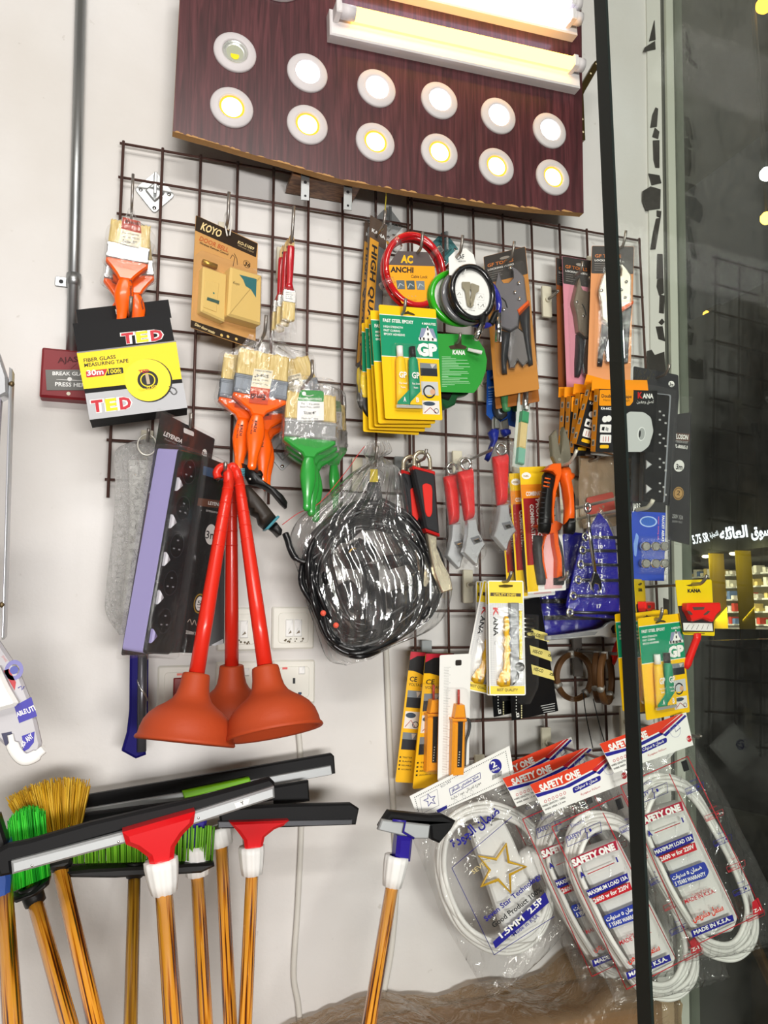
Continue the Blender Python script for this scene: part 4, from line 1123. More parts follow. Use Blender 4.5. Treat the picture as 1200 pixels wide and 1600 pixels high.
def locking_pack(f, cardcol, label, grip, accent, metal):
    w, h = fP.w, fP.h
    t = thing('locking_pliers_pack', label, 'pliers', f, 'locking pliers packs')
    CC = mat(cardcol, .45, name='coloured_card'); DKC = mat('3b3836', .5, name='charcoal_card')
    b = B(); b.box(-w/2, -h/2, -.0012, w/2, h/2, 0, CC, r=.003); b.box(-w/2+.0005, h*.30, 0, w/2-.0005, h/2-.0005, .0002, DKC, r=.003)
    b.lt('GF TOOLS', -w*.42, h*.415, w*.62, .0075, mat('c9773a', .45), .0004, .02); b.lt('LOCKING PLIERS', -w*.42, h*.388, w*.62, .0042, PAPER, .0004, .02)
    for i in range(4): b.box(-w*.42, h*(.37-i*.016), .0002, -w*.42+w*(.36, .3, .33, .2)[i], h*(.37-i*.016)+.0009, .0004, mat('8a8580', .5))
    b.disc((0, h*.455), .011, .0004, mat('9a948c', .6, name='slot_back'), 16, .0035); b.done('card', t)
    b = B(); b.poly(S_BODY, .002, .017, metal, ch=.002)
    b.sweep([(p[0], p[1], .0175) for p in S_SPR], .0013, INK, 6); b.done('jaw_body', t)
    for p in S_RIV:
        b = B(); b.sweep([(p[0], p[1], .016), (p[0], p[1], .0195)], .0036, CHROME, 12); b.done('rivet', t)
    b = B(); b.poly(S_LEVER, .004, .012, mat('c4c4c8', .2, 1.0, name='bright_lever'), ch=.002); b.done('lever', t)
    b = B(); b.dome(S_LEFT, .001, .018, grip, frac=.7); b.done('grip', t)
    b = B(); b.dome(S_RIGHT, .001, .018, grip, frac=.7); b.done('grip', t)
    b = B(); b.poly(S_ACC, .002, .0195, accent, ch=.002); b.done('accent', t)
    b = B(); b.poly(rnd(zp([(480, 300), (770, 300), (775, 1290), (400, 1290), (420, 560)]), .01), .0005, .0235, CLEAR, ch=.006, back=False); b.done('blister', t)
    return t
SATIN = mat('c9c3b4', .4, .5, name='satin_nickel')
DGR = mat('26282c', .35, name='charcoal_grip')
locking_pack(fP, 'e0965c', 'orange locking pliers pack hanging partly behind the edge of the glass door', DGR, ORANGE, SATIN)
f = fr(910, 512, .085, 0, 0, 0); locking_pack(f, 'd98fa0', 'pink locking pliers pack left of the glass door edge', DGR, DGR, mat('8d8272', .3, .75, name='dark_nickel'))
f = fr(896, 515, .060, 8, 0, -1); locking_pack(f, '8a4a26', 'brown locking pliers pack behind the pink one', DGR, DGR, SATIN)
f = frq([(760, 407.5), (817.5, 396), (836, 598), (778, 612)], .13, sy=.9); locking_pack(f, 'c8873c', 'orange-brown locking pliers pack with an orange trimmed grip, right of the cable locks', DGR, ORANGE, mat('77757a', .45, .35, name='dark_steel'))
f = F(f.M @ Vector((-.012, -.02, -.026)), M=None) if False else F(None, M=f.M @ Matrix.Translation((-.006, -.016, -.027))); locking_pack(f, 'a8662c', 'brown locking pliers pack behind the one right of the cable locks', DGR, DGR, SATIN)
hook(800, 402, .12, 'steel hook holding the locking pliers packs right of the cable locks', .03, .4)
hook(974, 384, .125, 'steel hook holding the orange locking pliers pack at the door edge', .03, .4)
hook(908, 424, .085, 'steel hook holding the pink locking pliers pack', .02, .4)
hook(872, 456, .05, 'empty hook on a cream plate above the tape boxes', .001, .05, ph=.075, pw=.024)
hook(660, 744, .05, 'hook stub on a cream plate beside the black and red wrench', .001, .05, ph=.08, pw=.026)

# ================================================================ blue carded pliers, snap knife and glass cutter pack
f = fr(783, 618, .075, 0, 0, -2)
t = thing('carded_pliers', 'blue card with blue-handled pliers hanging below the orange-brown locking pliers', 'pliers', f)
BLC = mat('12489a', .45, name='blue_card')
b = B(); b.poly(f.ls([(761, 579), (806, 573), (806, 668), (768, 656), (760, 648)], 0), -.001, 0, BLC)
b.text(f, 'OT', (773, 596), (785, 594), 6, PAPER, .0005, .03); b.text(f, 'COMBINATION PLIERS', (763, 607), (792, 603), 2.6, PAPER, .0005, .01)
for i in range(6): b.qpx(f, [(763, 611+i*4), (780, 609.5+i*4), (780, 610.5+i*4), (763, 612+i*4)], .0004, mat('7fa2d6', .5))
b.done('card', t)
b = B(); b.dome(f.ls([(770, 612), (780, 612), (788, 640), (790, 652), (782, 658), (772, 655), (768, 640)], 0), .002, .018, mat('4c4f54', .35, .6, name='gunmetal'), frac=.5); b.done('jaw', t)
b = B(); b.disc(f.l(778, 645), .0045, .019, STEEL, 14); b.done('pivot', t)
for pts in ([(770, 668), (778, 672), (776, 686), (768, 705), (762, 722), (756, 718), (766, 690), (761, 677)], [(781, 672), (795, 672), (796, 680), (786, 684), (782, 678)]):
    b = B(); b.dome(f.ls(pts, 0), .001, .016, mat('1d2a86', .35, name='dark_blue_grip'), frac=.6); b.done('grip', t)
b = B(); b.poly(f.ls([(768, 652), (778, 660), (777, 672), (768, 672)], 0), .002, .012, STEEL, ch=.002); b.poly(f.ls([(780, 660), (790, 655), (792, 673), (782, 673)], 0), .002, .012, STEEL, ch=.002); b.done('arm', t)
hook(776, 586, .072, 'steel hook holding the blue carded pliers', .01, .5)
def snap_knife(f, label):
    t = thing('snap_knife', label, 'knife', f, 'green and yellow snap knives')
    GK = mat('3f7f4f', .38, name='sage_green_plastic'); YK = mat('d8a03c', .4, name='amber_plastic')
    b = B(); b.sweep(smooth_path([(.006, .052, 0), (.002, .045, 0), (-.002, .02, 0), (-.003, -.01, 0), (-.001, -.035, 0), (.004, -.052, 0)], 4), [(.004, .004)]*3+[(.0075, .006)]*5+[(.0085, .007)]*5+[(.0095, .007)]*7+[(.006, .005)], GK, 12); b.done('body', t)
    b = B(); b.sweep(smooth_path([(-.002, .026, 0), (-.003, .005, 0), (-.003, -.014, 0)], 4), [(.0086, .0072)]*9, YK, 12); b.done('grip', t)
    b = B(); b.poly([(-.001, .050), (.004, .050), (.006, .066), (.002, .072)], -.001, .001, CHROME); b.done('blade', t)
    return t
snap_knife(fr(791, 606, .105, 0, 0, -3), 'green and amber snap knife in front of the blue pliers card')
snap_knife(fr(806, 606, .085, 0, 0, -3), 'green and amber snap knife behind the first one, by the clear cutter pack')
f = frq([(815, 560), (834, 566), (820, 735), (800, 728)], .13, sy=.9)
t = thing('glass_cutter_pack', 'slim clear pack with a green and cream handled cutter above the combination pliers cards', 'cutter', f)
w, hh = f.w, f.h
b = B(); b.box(-w/2, -hh/2, -.001, w/2, hh/2, 0, mat('cfd6cf', .5, name='pale_card')); b.done('card', t)
b = B(); b.sweep([(0, hh*.36, .007), (0, hh*.10, .007), (0, hh*.02, .007)], [(w*.22, .006), (w*.26, .006), (w*.2, .005)], STEEL, 12); b.sweep([(-w*.05, hh*.03, .013), (-w*.05, hh*.03, .016)], .004, PAPER, 12); b.done('cutter_head', t)
b = B(); b.box(-w*.3, -hh*.10, .001, w*.22, hh*.0, .014, mat('3f9a68', .35, name='sea_green_plastic'), ch=.002); b.done('collar', t)
b = B(); b.box(-w*.3, -hh*.33, .001, w*.22, -hh*.10, .012, mat('d9c48a', .4, name='cream_grip'), ch=.002); b.done('grip', t)
b = B(); b.box(-w*.3, -hh*.47, .001, w*.22, -hh*.33, .012, mat('7ab6a0', .4, name='pale_green_plastic'), ch=.002); b.done('end_cap', t)
b = B(); b.poly(rnd([(-w/2, -hh/2), (w*.45, -hh/2), (w*.5, hh/2), (-w/2, hh/2)], .004), .0005, .018, CLEAR, ch=.004, back=False); b.done('blister', t)
hook(818, 552, .115, 'steel hook holding the glass cutter pack', .018, .5)
# ================================================================ carded power strips
SMB = mat('141314', .4, name='satin_black_card')
LAV = mat('9790c0', .4, name='lavender_plastic')
GLB = mat('17171a', .18, coat=.5, name='gloss_black_plastic')
f = frq([(247, 638), (338, 684), (283, 1025), (184, 1028)], .185, sy=3, sp=.3); fS = f
t = thing('power_strip_pack', 'clear pack with a lavender sided black power strip, hanging left of the plungers', 'power strip', f)
b = B(); b.poly(rnd(f.ls([(252, 643), (336, 686), (281, 1020), (190, 1024)], 0), .004), -.001, 0, SMB); z = .0004
b.qpx(f, [(236, 765), (326, 790), (322, 815), (232, 770)], z, mat('b0aaa2', .5)); b.qpx(f, [(233, 770), (322, 815), (290, 985), (198, 975)], z, mat('5c3226', .45, name='brown_print'))
b.text(f, 'LEYENDA', (255, 680), (284, 693), 6.5, PAPER, z+.0002, .03); b.text(f, 'Model No: LY-5', (257, 687), (284, 698), 2.6, mat('9a9a9a', .5), z+.0002)
b.qpx(f, [(287, 668), (303, 675), (303, 682), (287, 676)], z+.0002, PAPER, .003)
c = f.l(319, 709); b.disc(c, .0085, z+.0002, PAPER, 22); b.text(f, '3m', (314.5, 711), (323.5, 714), 6, INK, z+.0004, .02)
b.done('card', t)
BL = f.ls([(281, 702), (316, 711), (266, 1023), (226, 1021)], .042)
b = B(); b.poly(rnd(BL, .006), .001, .038, LAV); b.done('strip_side', t)
b = B(); b.poly(rnd(BL, .006), .038, .043, GLB, ch=.002); b.done('strip_face', t)
def lerp4(q, u, v):
    a = Vector(q[0]).lerp(Vector(q[1]), u); c = Vector(q[3]).lerp(Vector(q[2]), u); return a.lerp(c, v)
for k in range(5):
    v0 = .10+k*.185
    b = B(); p = lerp4(BL, .52, v0); r = .019
    b.disc((p.x, p.y), r, .0433, mat('0c0c0e', .25), 24); b.disc((p.x, p.y), r*1.08, .0432, mat('2c2c30', .2), 24, r0=r)
    for dx, dy in ((.0, .008), (-.008, -.006), (.008, -.006)): b.box(p.x+dx-.0025, p.y+dy-.001, .0434, p.x+dx+.0025, p.y+dy+.0012, .0438, mat('8a8a90', .3))
    b.done('socket', t)
    b = B(); p = lerp4(BL, .14, v0+.075); b.poly([(p.x-.0055, p.y+.011), (p.x+.009, p.y), (p.x-.0055, p.y-.011)], .043, .050, mat('b7b6bd', .3, name='grey_switch') if k < 4 else LAV, ch=.003); b.done('switch', t)
b = B(); q = f.ls([(245, 637), (338, 682), (330, 727), (292, 1022), (180, 1030)], .0); b.poly(rnd(q, .006), .0005, .002, CLEAR)
b.poly(rnd(f.ls([(278, 694), (324, 708), (276, 1030), (218, 1027)], .042), .008), .002, .050, CLEAR, ch=.006, back=False); b.done('blister', t)
f = frq([(318, 712), (356, 726), (314, 1021), (284, 1021)], .135, sy=1.0, sp=.3)
t = thing('power_strip_pack', 'black power strip pack marked 3m behind the plunger stick', 'power strip', f)
b = B(); b.poly(rnd(f.ls([(300, 705), (356, 727), (346, 800), (314, 1021), (268, 1019)], 0), .004), -.012, 0, SMB); z = .0004
b.qpx(f, [(318, 728), (354, 738), (352, 752), (317, 742)], z, mat('3f5d80', .4)); b.qpx(f, [(310, 778), (350, 783), (348, 795), (308, 790)], z, mat('6b4331', .45))
b.text(f, 'LEYENDA', (325, 788), (349, 792), 5, PAPER, z+.0002, .03); b.text(f, 'EXTENSION SOCKET', (322, 799), (348, 804), 2.8, PAPER, z+.0002, .01)
c = f.l(329, 835); b.disc(c, .017, z+.0002, PAPER, 24, .0185); b.text(f, '3m', (321, 841), (337, 843), 12, INK, z+.0005, .01)
c = f.l(311, 943); b.disc(c, .0165, z+.0002, mat('b8902f', .4), 24, .0175); b.disc(c, .0140, z+.0003, INK, 24, .015); b.disc(c, .0110, z+.0004, PAPER, 22, .0125); b.text(f, '5', (308, 945), (314, 946), 7, INK, z+.0006); b.text(f, 'WAY', (308, 950), (314, 951), 2.4, INK, z+.0006)
b.sweep(smooth_path([f.l3(293, 972, z), f.l3(297, 968, z), f.l3(300, 976, z), f.l3(304, 969, z), f.l3(307, 977, z), f.l3(312, 972, z)]), .0008, mat('b9a79a', .5), 5)
b.text(f, '2500W MAX', (290, 990), (313, 994), 5, PAPER, z+.0002, .02)
b.done('card', t)
b = B(); b.poly(rnd(f.ls([(318, 706), (357, 724), (315, 1024), (280, 1024)], 0), .004), .0008, .009, CLEAR, ch=.003, back=False); b.done('blister', t)
f = fr(340, 950, .06)
t = thing('power_strip_pack', 'black pack edge showing between the left and middle plunger sticks', 'power strip', f)
b = B(); b.poly(rnd(f.ls([(318, 760), (352, 768), (350, 1006), (322, 1010)], 0), .003), -.02, 0, SMB); b.qpx(f, [(330, 1008), (349, 998), (349, 1006), (335, 1009)], .0004, mat('b9bcc0', .3)); b.done('card', t)
hook(298, 664, .17, 'steel hook holding the lavender power strip pack', .02, .3)

# ---- bubble wrapped pack behind
f = fr(205, 850, .085, 0, 0, 0)
t = thing('bubble_wrap_pack', 'crumpled bubble wrap package hanging behind the lavender power strip', 'package', f)
BUB = film(haze=.22, bump=2.2, bscale=95, refl=2.4, rough=.12, hazecol='e9e9e6', name='bubble_wrap')
b = B(); g = lambda x, y: f.l3(x, y, 0)
b.sheet([(g(206, 690), g(240, 684)), (g(180, 706), g(262, 700)), (g(180, 760), g(268, 760)), (g(176, 830), g(268, 830)), (g(165, 925), g(262, 925)), (g(166, 960), g(255, 975)), (g(186, 992), g(240, 995))], BUB, 22, 40, .018, .006, 70, 9)
b.done('bubble_wrap', t)
b = B(); b.sweep(smooth_path([g(218, 720), g(220, 800), g(214, 900), g(206, 960)]), [(.02, .008)]*19, mat('d9d8d4', .5, name='white_wrapped_part'), 12); b.done('content', t)
b = B(); b.sweep(torus_path(f.l(229, 700)[0], f.l(229, 700)[1], .016, .019, .028, 26), .0016, mat('d9d6cc', .3, .5), 8); b.done('ring', t)
hook(232, 680, .10, 'steel hook holding the bubble wrap package', .012, .3)

# ================================================================ plungers
RUB = mat('b04420', .55, name='terracotta_rubber', bump=.15, bscale=150)
STK = mat('da2c1c', .3, name='red_stick', coat=.2)
def plunger(top, tip, h0, h1, label, loop):
    a = P(top[0], top[1], h0); r = P(tip[0], tip[1], h1)
    y = (a-r).normalized(); x = Vector((1, 0, 0)); x = (x-y*x.dot(y)).normalized(); zz = x.cross(y)
    M = Matrix((x, y, zz)).transposed().to_4x4(); M.translation = r; L = (a-r).length
    t = thing('plunger', label, 'plunger', M, 'plungers')
    b = B(); b.lathe([(.0, .050), (.060, .016), (.0685, .002), (.0735, -.001), (.0755, .001), (.0745, .0045), (.0718, .007), (.0705, .016), (.067, .028), (.0600, .039), (.0500, .048), (.0390, .055), (.0305, .062), (.0255, .071), (.0228, .083), (.0214, .098), (.0205, .102), (.0185, .103), (.012, .103)], RUB, 48)
    b.done('rubber_cup', t)
    b = B(); b.sweep([(0, .10, 0), (0, .2, 0), (0, L*.7, 0), (0, L-.05, 0), (0, L-.012, 0)], [.0122, .012, .0108, .0095, .0088], STK, 18)
    for k in range(5): b.sweep([(0, L-.03-k*.025, 0), (0, L-.0275-k*.025, 0)], .0098+k*.0003, STK, 16)
    b.done('stick', t)
    b = B(); p = [(0, L-.02, 0), (-.004*loop, L, 0), (-.010*loop, L+.009, 0), (-.018*loop, L+.007, 0), (-.0225*loop, L-.003, 0), (-.019*loop, L-.012, 0)]
    b.sweep(smooth_path(p, 5), [.0088]*6+[.007]*20, STK, 12); b.done('hanger', t)
plunger((362, 738), (362, 1132), .175, .135, 'red plunger in the middle, behind the other two', 1)
plunger((360, 740), (289, 1160), .235, .300, 'red plunger on the left with its stick leaning right', 1)
plunger((371, 736), (429, 1146), .215, .335, 'red plunger on the right with its cup tilted', .6)
hook(352, 733, .215, 'steel hook holding the red plungers', .012, .1)

# ================================================================ hose with spray gun, in a bag
f = fr(580, 880, .125); fH = f
t = thing('hose_kit', 'black hose in a clear plastic bag with a spray gun hanging out on its left', 'hose', f)
HB = mat('131315', .3, name='black_hose', coat=.4)
z = 0.0
rs = random.Random(3)
base = [(472, 900), (488, 840), (530, 795), (585, 780), (635, 800), (676, 850), (690, 905), (672, 958), (620, 1000), (560, 1024), (515, 1008), (490, 955)]
c0 = np.array((583, 905))
b = B()
for k in range(27):
    s = 1.0-.024*rs.random()*k*.5; pts = []
    for i, p in enumerate(base):
        q = c0+(np.array(p)-c0)*(s-.06*rs.random())+np.array((rs.uniform(-5, 5), rs.uniform(-4, 4)))
        pts.append(f.l3(q[0], q[1], rs.uniform(-.030, .030)))
    b.sweep(smooth_path([tuple(p) for p in pts], 6, True), .0048, HB, 8, closed=True)
for k in range(9):
    s = rs.uniform(.55, .85); pts = []
    for i, p in enumerate(base):
        q = c0+(np.array(p)-c0)*(s+.06*rs.random())+np.array((rs.uniform(-9, 9), rs.uniform(-9, 9))); pts.append(f.l3(q[0], q[1], rs.uniform(-.02, .02)))
    b.sweep(smooth_path([tuple(p) for p in pts], 6, True), .0045, HB, 8, closed=True)
b.sweep(smooth_path([tuple(f.l3(*p)) for p in ((503, 862, .02), (480, 878, .02), (462, 872, .015), (454, 858, .01), (450, 845, .005), (446, 834, 0))], 6), [.0045]*12+[.0065]*19, HB, 10)
b.done('coiled_hose', t)
def blob(pts, z0, z1, m, name, fr_=.6):
    b = B(); b.dome(f.ls(pts, 0), z0, z1, m, frac=fr_); b.done(name, t)
DKP = mat('1b1b1e', .4, name='dark_plastic')
blob([(535, 860), (562, 840), (585, 850), (590, 872), (560, 890), (540, 888)], -.01, .025, DKP, 'sprinkler_part')
blob([(525, 915), (548, 905), (566, 925), (575, 950), (560, 962), (540, 950)], -.01, .022, DKP, 'sprinkler_part')
blob([(562, 925), (602, 920), (605, 965), (600, 1002), (585, 1010), (563, 985), (558, 950)], -.012, .02, DKP, 'sprinkler_part')
blob([(600, 868), (640, 862), (650, 880), (610, 890)], -.01, .018, DKP, 'sprinkler_part')
blob([(606, 925), (650, 910), (680, 915), (672, 940), (625, 960), (608, 950)], -.01, .022, DKP, 'sprinkler_part')
blob([(568, 880), (592, 880), (595, 925), (570, 925)], -.015, .012, DKP, 'sprinkler_part')
for x, y in ((505, 958), (525, 977)):
    b = B(); b.sweep([f.l3(x, y, .034), f.l3(x, y, .038)], .0052, mat('e8604a', .45, name='red_cap'), 14); b.done('red_cap', t)
b = B(); b.sweep(smooth_path([f.l3(545, 864, .03), f.l3(550, 858, .032), f.l3(556, 857, .03)]), .0016, mat('c9a045', .3, .8, name='brass'), 8); b.done('brass_ring', t)
b = B(); b.poly(f.ls([(579, 733), (590, 733), (591, 753), (578, 753)], .012), .010, .012, mat('e3c832', .45)); b.done('label_tag', t)
b = B(); b.sweep([tuple(f.l3(584, 750, .0)), tuple(f.l3(586, 800, 0))], [(.012, .008), (.02, .012)], mat('4a4a4c', .4, name='grey_stem'), 12); b.done('stem', t)
WRAP = film(haze=.03, bump=.45, bscale=26, refl=3.0, rough=.10, stretch=(2.6, .35, 1), name='crinkled_bag')
b = B(); rows = [((574, 690), (606, 688)), ((568, 708), (612, 706)), ((577, 720), (592, 720)), ((548, 740), (626, 738)), ((512, 775), (638, 785)), ((466, 812), (652, 825)), ((452, 850), (678, 858)), ((466, 895), (704, 905)), ((480, 945), (700, 950)), ((494, 985), (672, 985)), ((512, 1030), (614, 1010)), ((540, 1040), (580, 1030))]
b.sheet([(f.l3(*l), f.l3(*r)) for l, r in rows], WRAP, 110, 70, .046, .007, 55, 4, .006, True, .6); b.done('clear_bag', t)
b = B(); b.sweep(smooth_path([tuple(f.l3(*p)) for p in ((570, 697, .004), (556, 715, .004), (542, 735, .004), (500, 785, .004), (466, 802, .004), (441, 820, .004))]), .0008, mat('c43a3a', .4), 5); b.done('red_seam', t)
g_ = lambda pts: [(340+x/7.5, 680+y/7.5) for x, y in pts]
ob = bpy.data.objects.new('spray_gun', None); COL.objects.link(ob); ob.parent = t; ob.empty_display_size = .02
def gun(pts, z0, z1, m, name, dome=True):
    b = B(); q = f.ls(g_(pts), .02)
    if dome: b.dome(q, z0, z1, m, frac=.45)
    else: b.poly(q, z0, z1, m, ch=.002)
    b.done(name, ob)
gun([(290, 560), (385, 590), (540, 760), (700, 960), (640, 1030), (560, 1105), (490, 1040), (470, 960), (400, 925), (390, 870), (320, 850), (285, 700)], .002, .036, mat('2f2822', .45, name='brown_black_grip'), 'grip')
gun([(690, 950), (712, 968), (575, 1115), (540, 1112)], .002, .037, mat('4a97a6', .4, name='teal_ring'), 'ring', False)
gun([(690, 1010), (765, 1110), (755, 1165), (710, 1195), (655, 1135), (605, 1095)], .006, .030, BLACK, 'connector')
gun([(280, 320), (330, 335), (365, 395), (440, 405), (497, 403), (470, 440), (482, 512), (600, 590), (700, 655), (785, 725), (826, 790), (820, 850), (795, 862), (735, 805), (640, 690), (520, 612), (420, 582), (370, 572), (320, 470)], .012, .034, BLACK, 'lever')
b = B(); p = f.l3(340+380/7.5, 680+515/7.5, .034); b.ball(tuple(p), .0032, STEEL, 10); b.done('pin', ob)
b = B(); pts = []
for i in range(70):
    a = i*.7; v = i/69; q = f.l3(378-1.5*v, 733+19*v, .02); pts.append((q.x+.0055*math.cos(a), q.y, .020+.0055*math.sin(a)))
b.sweep(pts, .0011, mat('5aa3b0', .4), 5); b.done('spring', ob)
hook(586, 722, .12, 'steel hook holding the bag of black hose', .028, .5)

# ================================================================ drill bit case, below the bubble wrap
f = fr(209, 1105, .08)
t = thing('drill_bit_case', 'dark blue flared plastic case with a long steel drill bit inside', 'drill bit', f)
b = B(); q = f.ls([(203, 1000), (232, 1000), (231, 1120), (226, 1150), (228, 1178), (212, 1184), (190, 1172), (198, 1145), (202, 1110)], 0)
b.poly(q, -.012, .012, mat('16115e', .6, name='dark_blue_plastic', spec=.12), ch=.004); b.done('case', t)
b = B(); x, y0 = f.l(221, 1175, .016); x2, y1 = f.l(223, 1000, .016)
b.sweep([(x, y0, .010), (x2, y1, .010)], .0085, mat('6a6a70', .3, .7, name='drill_steel'), 14)
pts = []
for i in range(60):
    v = i/59; a = v*9; xx = x+(x2-x)*(.45+.55*v); pts.append((xx+.0075*math.cos(a), y0+(y1-y0)*(.45+.55*v), .010+.0075*math.sin(a)))
b.sweep(pts, .0022, STEEL, 6); b.done('bit', t)

# ================================================================ adjustable wrenches
def pz(ox, oy, s): return lambda pts: [(ox+x/s, oy+y/s) for x, y in pts]
z6 = pz(620, 680, 6)
f = fr(660, 780, .155)
t = thing('adjustable_wrench', 'black and red handled adjustable wrench, front of two beside the bag of hose', 'wrench', f, 'black and red wrenches')
CRM = mat('d8cdb4', .25, .8, name='cream_chrome')
b = B(); q = f.ls(z6([(120, 310), (330, 365), (372, 945), (240, 895)]), 0)
b.poly(rnd(q, .006), -.002, .018, mat('232326', .4, name='black_rubber'), ch=.004); b.done('handle', t)
b = B(); b.poly(rnd(f.ls(z6([(120, 300), (330, 352), (331, 390), (122, 335)]), 0), .002), -.0022, .0186, RED, ch=.003); b.poly(f.ls(z6([(236, 880), (372, 930), (373, 958), (250, 915)]), 0), -.0022, .0186, RED, ch=.003); b.done('red_band', t)
b = B(); q = f.ls(z6([(205, 480), (240, 463), (290, 480), (300, 530), (298, 740), (280, 780), (250, 775), (232, 730)]), 0); b.poly(rnd(q, .004), .018, .0195, mat('d92a22', .4), ch=.0008); b.done('red_inlay', t)
b = B()
ring = smooth_path([tuple(f.l3(*p)) for p in z6([(150, 300), (155, 210), (200, 168), (260, 180), (292, 230), (300, 335)])], 6)
b.sweep([(p[0], p[1], .008) for p in ring], [(.0042, .0035)]*len(ring), CRM, 10); b.done('hanging_eye', t)
b = B(); q = f.ls(z6([(262, 925), (352, 955), (352, 1060), (400, 1180), (470, 1310), (500, 1450), (400, 1480), (330, 1300), (290, 1100)]), 0); b.poly(q, .002, .014, CRM, ch=.002); b.done('jaw', t)
dup(t, at(f, -.014, -.004, -.030, -2), 'black and red handled adjustable wrench, rear of two beside the bag of hose')
hook(664, 716, .145, 'steel hook holding the black and red wrenches', .016, .5, plate='9aa0a2')
f = fr(783, 775, .17)
t = thing('adjustable_wrench', 'red handled adjustable wrench in a clear sleeve, nearest the pliers cards', 'wrench', f, 'red handled wrenches')
ALM = mat('c9cacc', .33, .75, name='silver_alloy')
b = B(); q = f.ls(z6([(897, 200), (1045, 165), (1032, 640), (945, 668)]), 0); b.dome(rnd(q, .004), -.006, .012, mat('dd1f1f', .3, name='red_vinyl', coat=.3), frac=.5); b.done('handle', t)
b = B(); rg = torus_path(*f.l(*z6([(975, 135)])[0]), .0105, .011, .003, 20); b.sweep(rg, .003, CHROME, 8); b.done('hanging_eye', t)
b = B(); q = f.ls(z6([(950, 660), (1030, 650), (1040, 760), (1100, 900), (1060, 950), (1030, 1010), (1015, 1075), (1000, 1082), (890, 955), (910, 900), (935, 790)]), 0); b.poly(q, -.004, .010, ALM, ch=.002)
q = f.ls(z6([(960, 830), (1040, 810), (1075, 870), (990, 895)]), 0); b.flat(q, .0102, mat('6f7074', .4)); b.done('head', t)
b = B(); q = f.ls(z6([(985, 850), (1035, 838), (1052, 868), (1003, 882)]), 0); b.poly(q, .010, .0125, CHROME, ch=.001); b.done('worm_screw', t)
SL2 = film(haze=.01, bump=1.2, bscale=70, refl=.9, rough=.06, name='crinkled_sleeve')
b = B(); b.sheet([(f.l3(*l), f.l3(*r)) for l, r in (((776, 690), (800, 684)), ((768, 706), (803, 700)), ((768, 760), (803, 750)), ((768, 800), (806, 810)), ((764, 838), (808, 840)), ((780, 864), (794, 866)))], SL2, 14, 34, .017, .004, 80, 3); b.done('clear_sleeve', t)
dup(t, at(f, -.058, -.028, -.030, 4), 'red handled adjustable wrench in a crinkled sleeve, middle of the three')
dup(t, at(f, -.078, -.034, -.060, 2), 'red handled adjustable wrench in a crinkled sleeve, leftmost of the three')
hook(768, 703, .165, 'steel hook holding the red handled wrenches', .006, .3, plate='d8d2bd')
# ================================================================ combination pliers: three cards and one pair hanging in front
f = frq([(811, 730), (872, 728), (884, 922), (825, 927)], .165, sy=.5); z = .0004
t = thing('combination_pliers_card', 'yellow and red combination pliers card with orange handles, frontmost of three', 'pliers', f, 'combination pliers cards')
w, hh = f.w, f.h
OY = mat('f4c81e', .42, name='warm_yellow_card'); MRN = mat('9c1a20', .42, name='maroon_print'); OGR = mat('e88a1c', .42, name='amber_print')
b = B(); b.poly(rnd([(-w/2, -hh/2), (w/2, -hh/2), (w/2, hh/2), (-w/2, hh/2)], .003), -.001, 0, PAPER)
b.box(-w/2, -hh*.49, 0, -w*.22, hh*.5, .0002, OY); b.box(-w/2, hh*.36, 0, w/2, hh*.5, .0003, OY); b.box(-w/2, hh*.25, 0, w/2, hh*.36, .0003, OGR); b.box(-w*.46, -hh*.28, .0002, -w*.06, hh*.25, .0004, MRN)
b.box(-w*.06, -hh*.48, .0001, w*.40, -hh*.02, .0003, mat('e9b8b8', .45, name='pale_pink_print'))
b.disc((-w*.34, hh*.43), w*.12, .0005, PAPER, 16, w*.08); b.lt('NBL', -w*.41, hh*.42, w*.14, .004, mat('b08a1e', .5), .0007, .02)
b.lt('COMBINATION PLIERS', -w*.38, hh*.27, w*.8, .008, PAPER, .0006, .03)
b.lt('PROFESSIONAL', -w*.14, hh*.24, hh*.44, w*.10, PAPER, .0007, .03, rot=-PI/2); b.lt('COMBINATION PLIERS', -w*.30, hh*.20, hh*.46, w*.09, PAPER, .0007, .03, rot=-PI/2)
b.box(w*.12, hh*.0, .0002, w*.40, hh*.22, .0004, mat('a8a8a4', .5))
for i in range(3): b.sweep([(w*.18, hh*(.18-i*.065), .0006), (w*.26, hh*(.15-i*.065), .0006), (w*.34, hh*(.17-i*.065), .0006)], .0012, INK, 5)
b.done('card', t)
z5 = pz(800, 780, 6)
b = B(); b.dome(f.ls(z5([(195, 335), (280, 340), (255, 460), (270, 600), (298, 740), (300, 808), (232, 806), (205, 640), (188, 470)]), 0), .001, .016, mat('303030', .45, name='black_soft_grip'), frac=.55); b.done('grip', t)
b = B(); b.poly(f.ls(z5([(290, 340), (275, 380), (258, 450), (265, 580), (295, 745), (283, 742), (250, 590), (243, 450), (268, 350)]), 0), .001, .0175, ORANGE, ch=.001); b.done('orange_edge', t)
b = B(); b.dome(f.ls(z5([(400, 285), (450, 420), (472, 600), (472, 808), (385, 806), (385, 742), (430, 720), (425, 560), (398, 420)]), 0), .001, .016, mat('303030', .45, name='black_soft_grip'), frac=.55); b.done('grip', t)
b = B(); b.poly(f.ls(z5([(350, 290), (395, 300), (402, 420), (430, 540), (436, 720), (385, 735), (388, 560), (365, 440)]), 0), .001, .0175, ORANGE, ch=.002); b.poly(f.ls(z5([(170, 255), (250, 235), (330, 250), (380, 205), (445, 235), (420, 290), (350, 320), (290, 340), (240, 290)]), 0), .001, .0165, ORANGE, ch=.002); b.done('orange_handle', t)
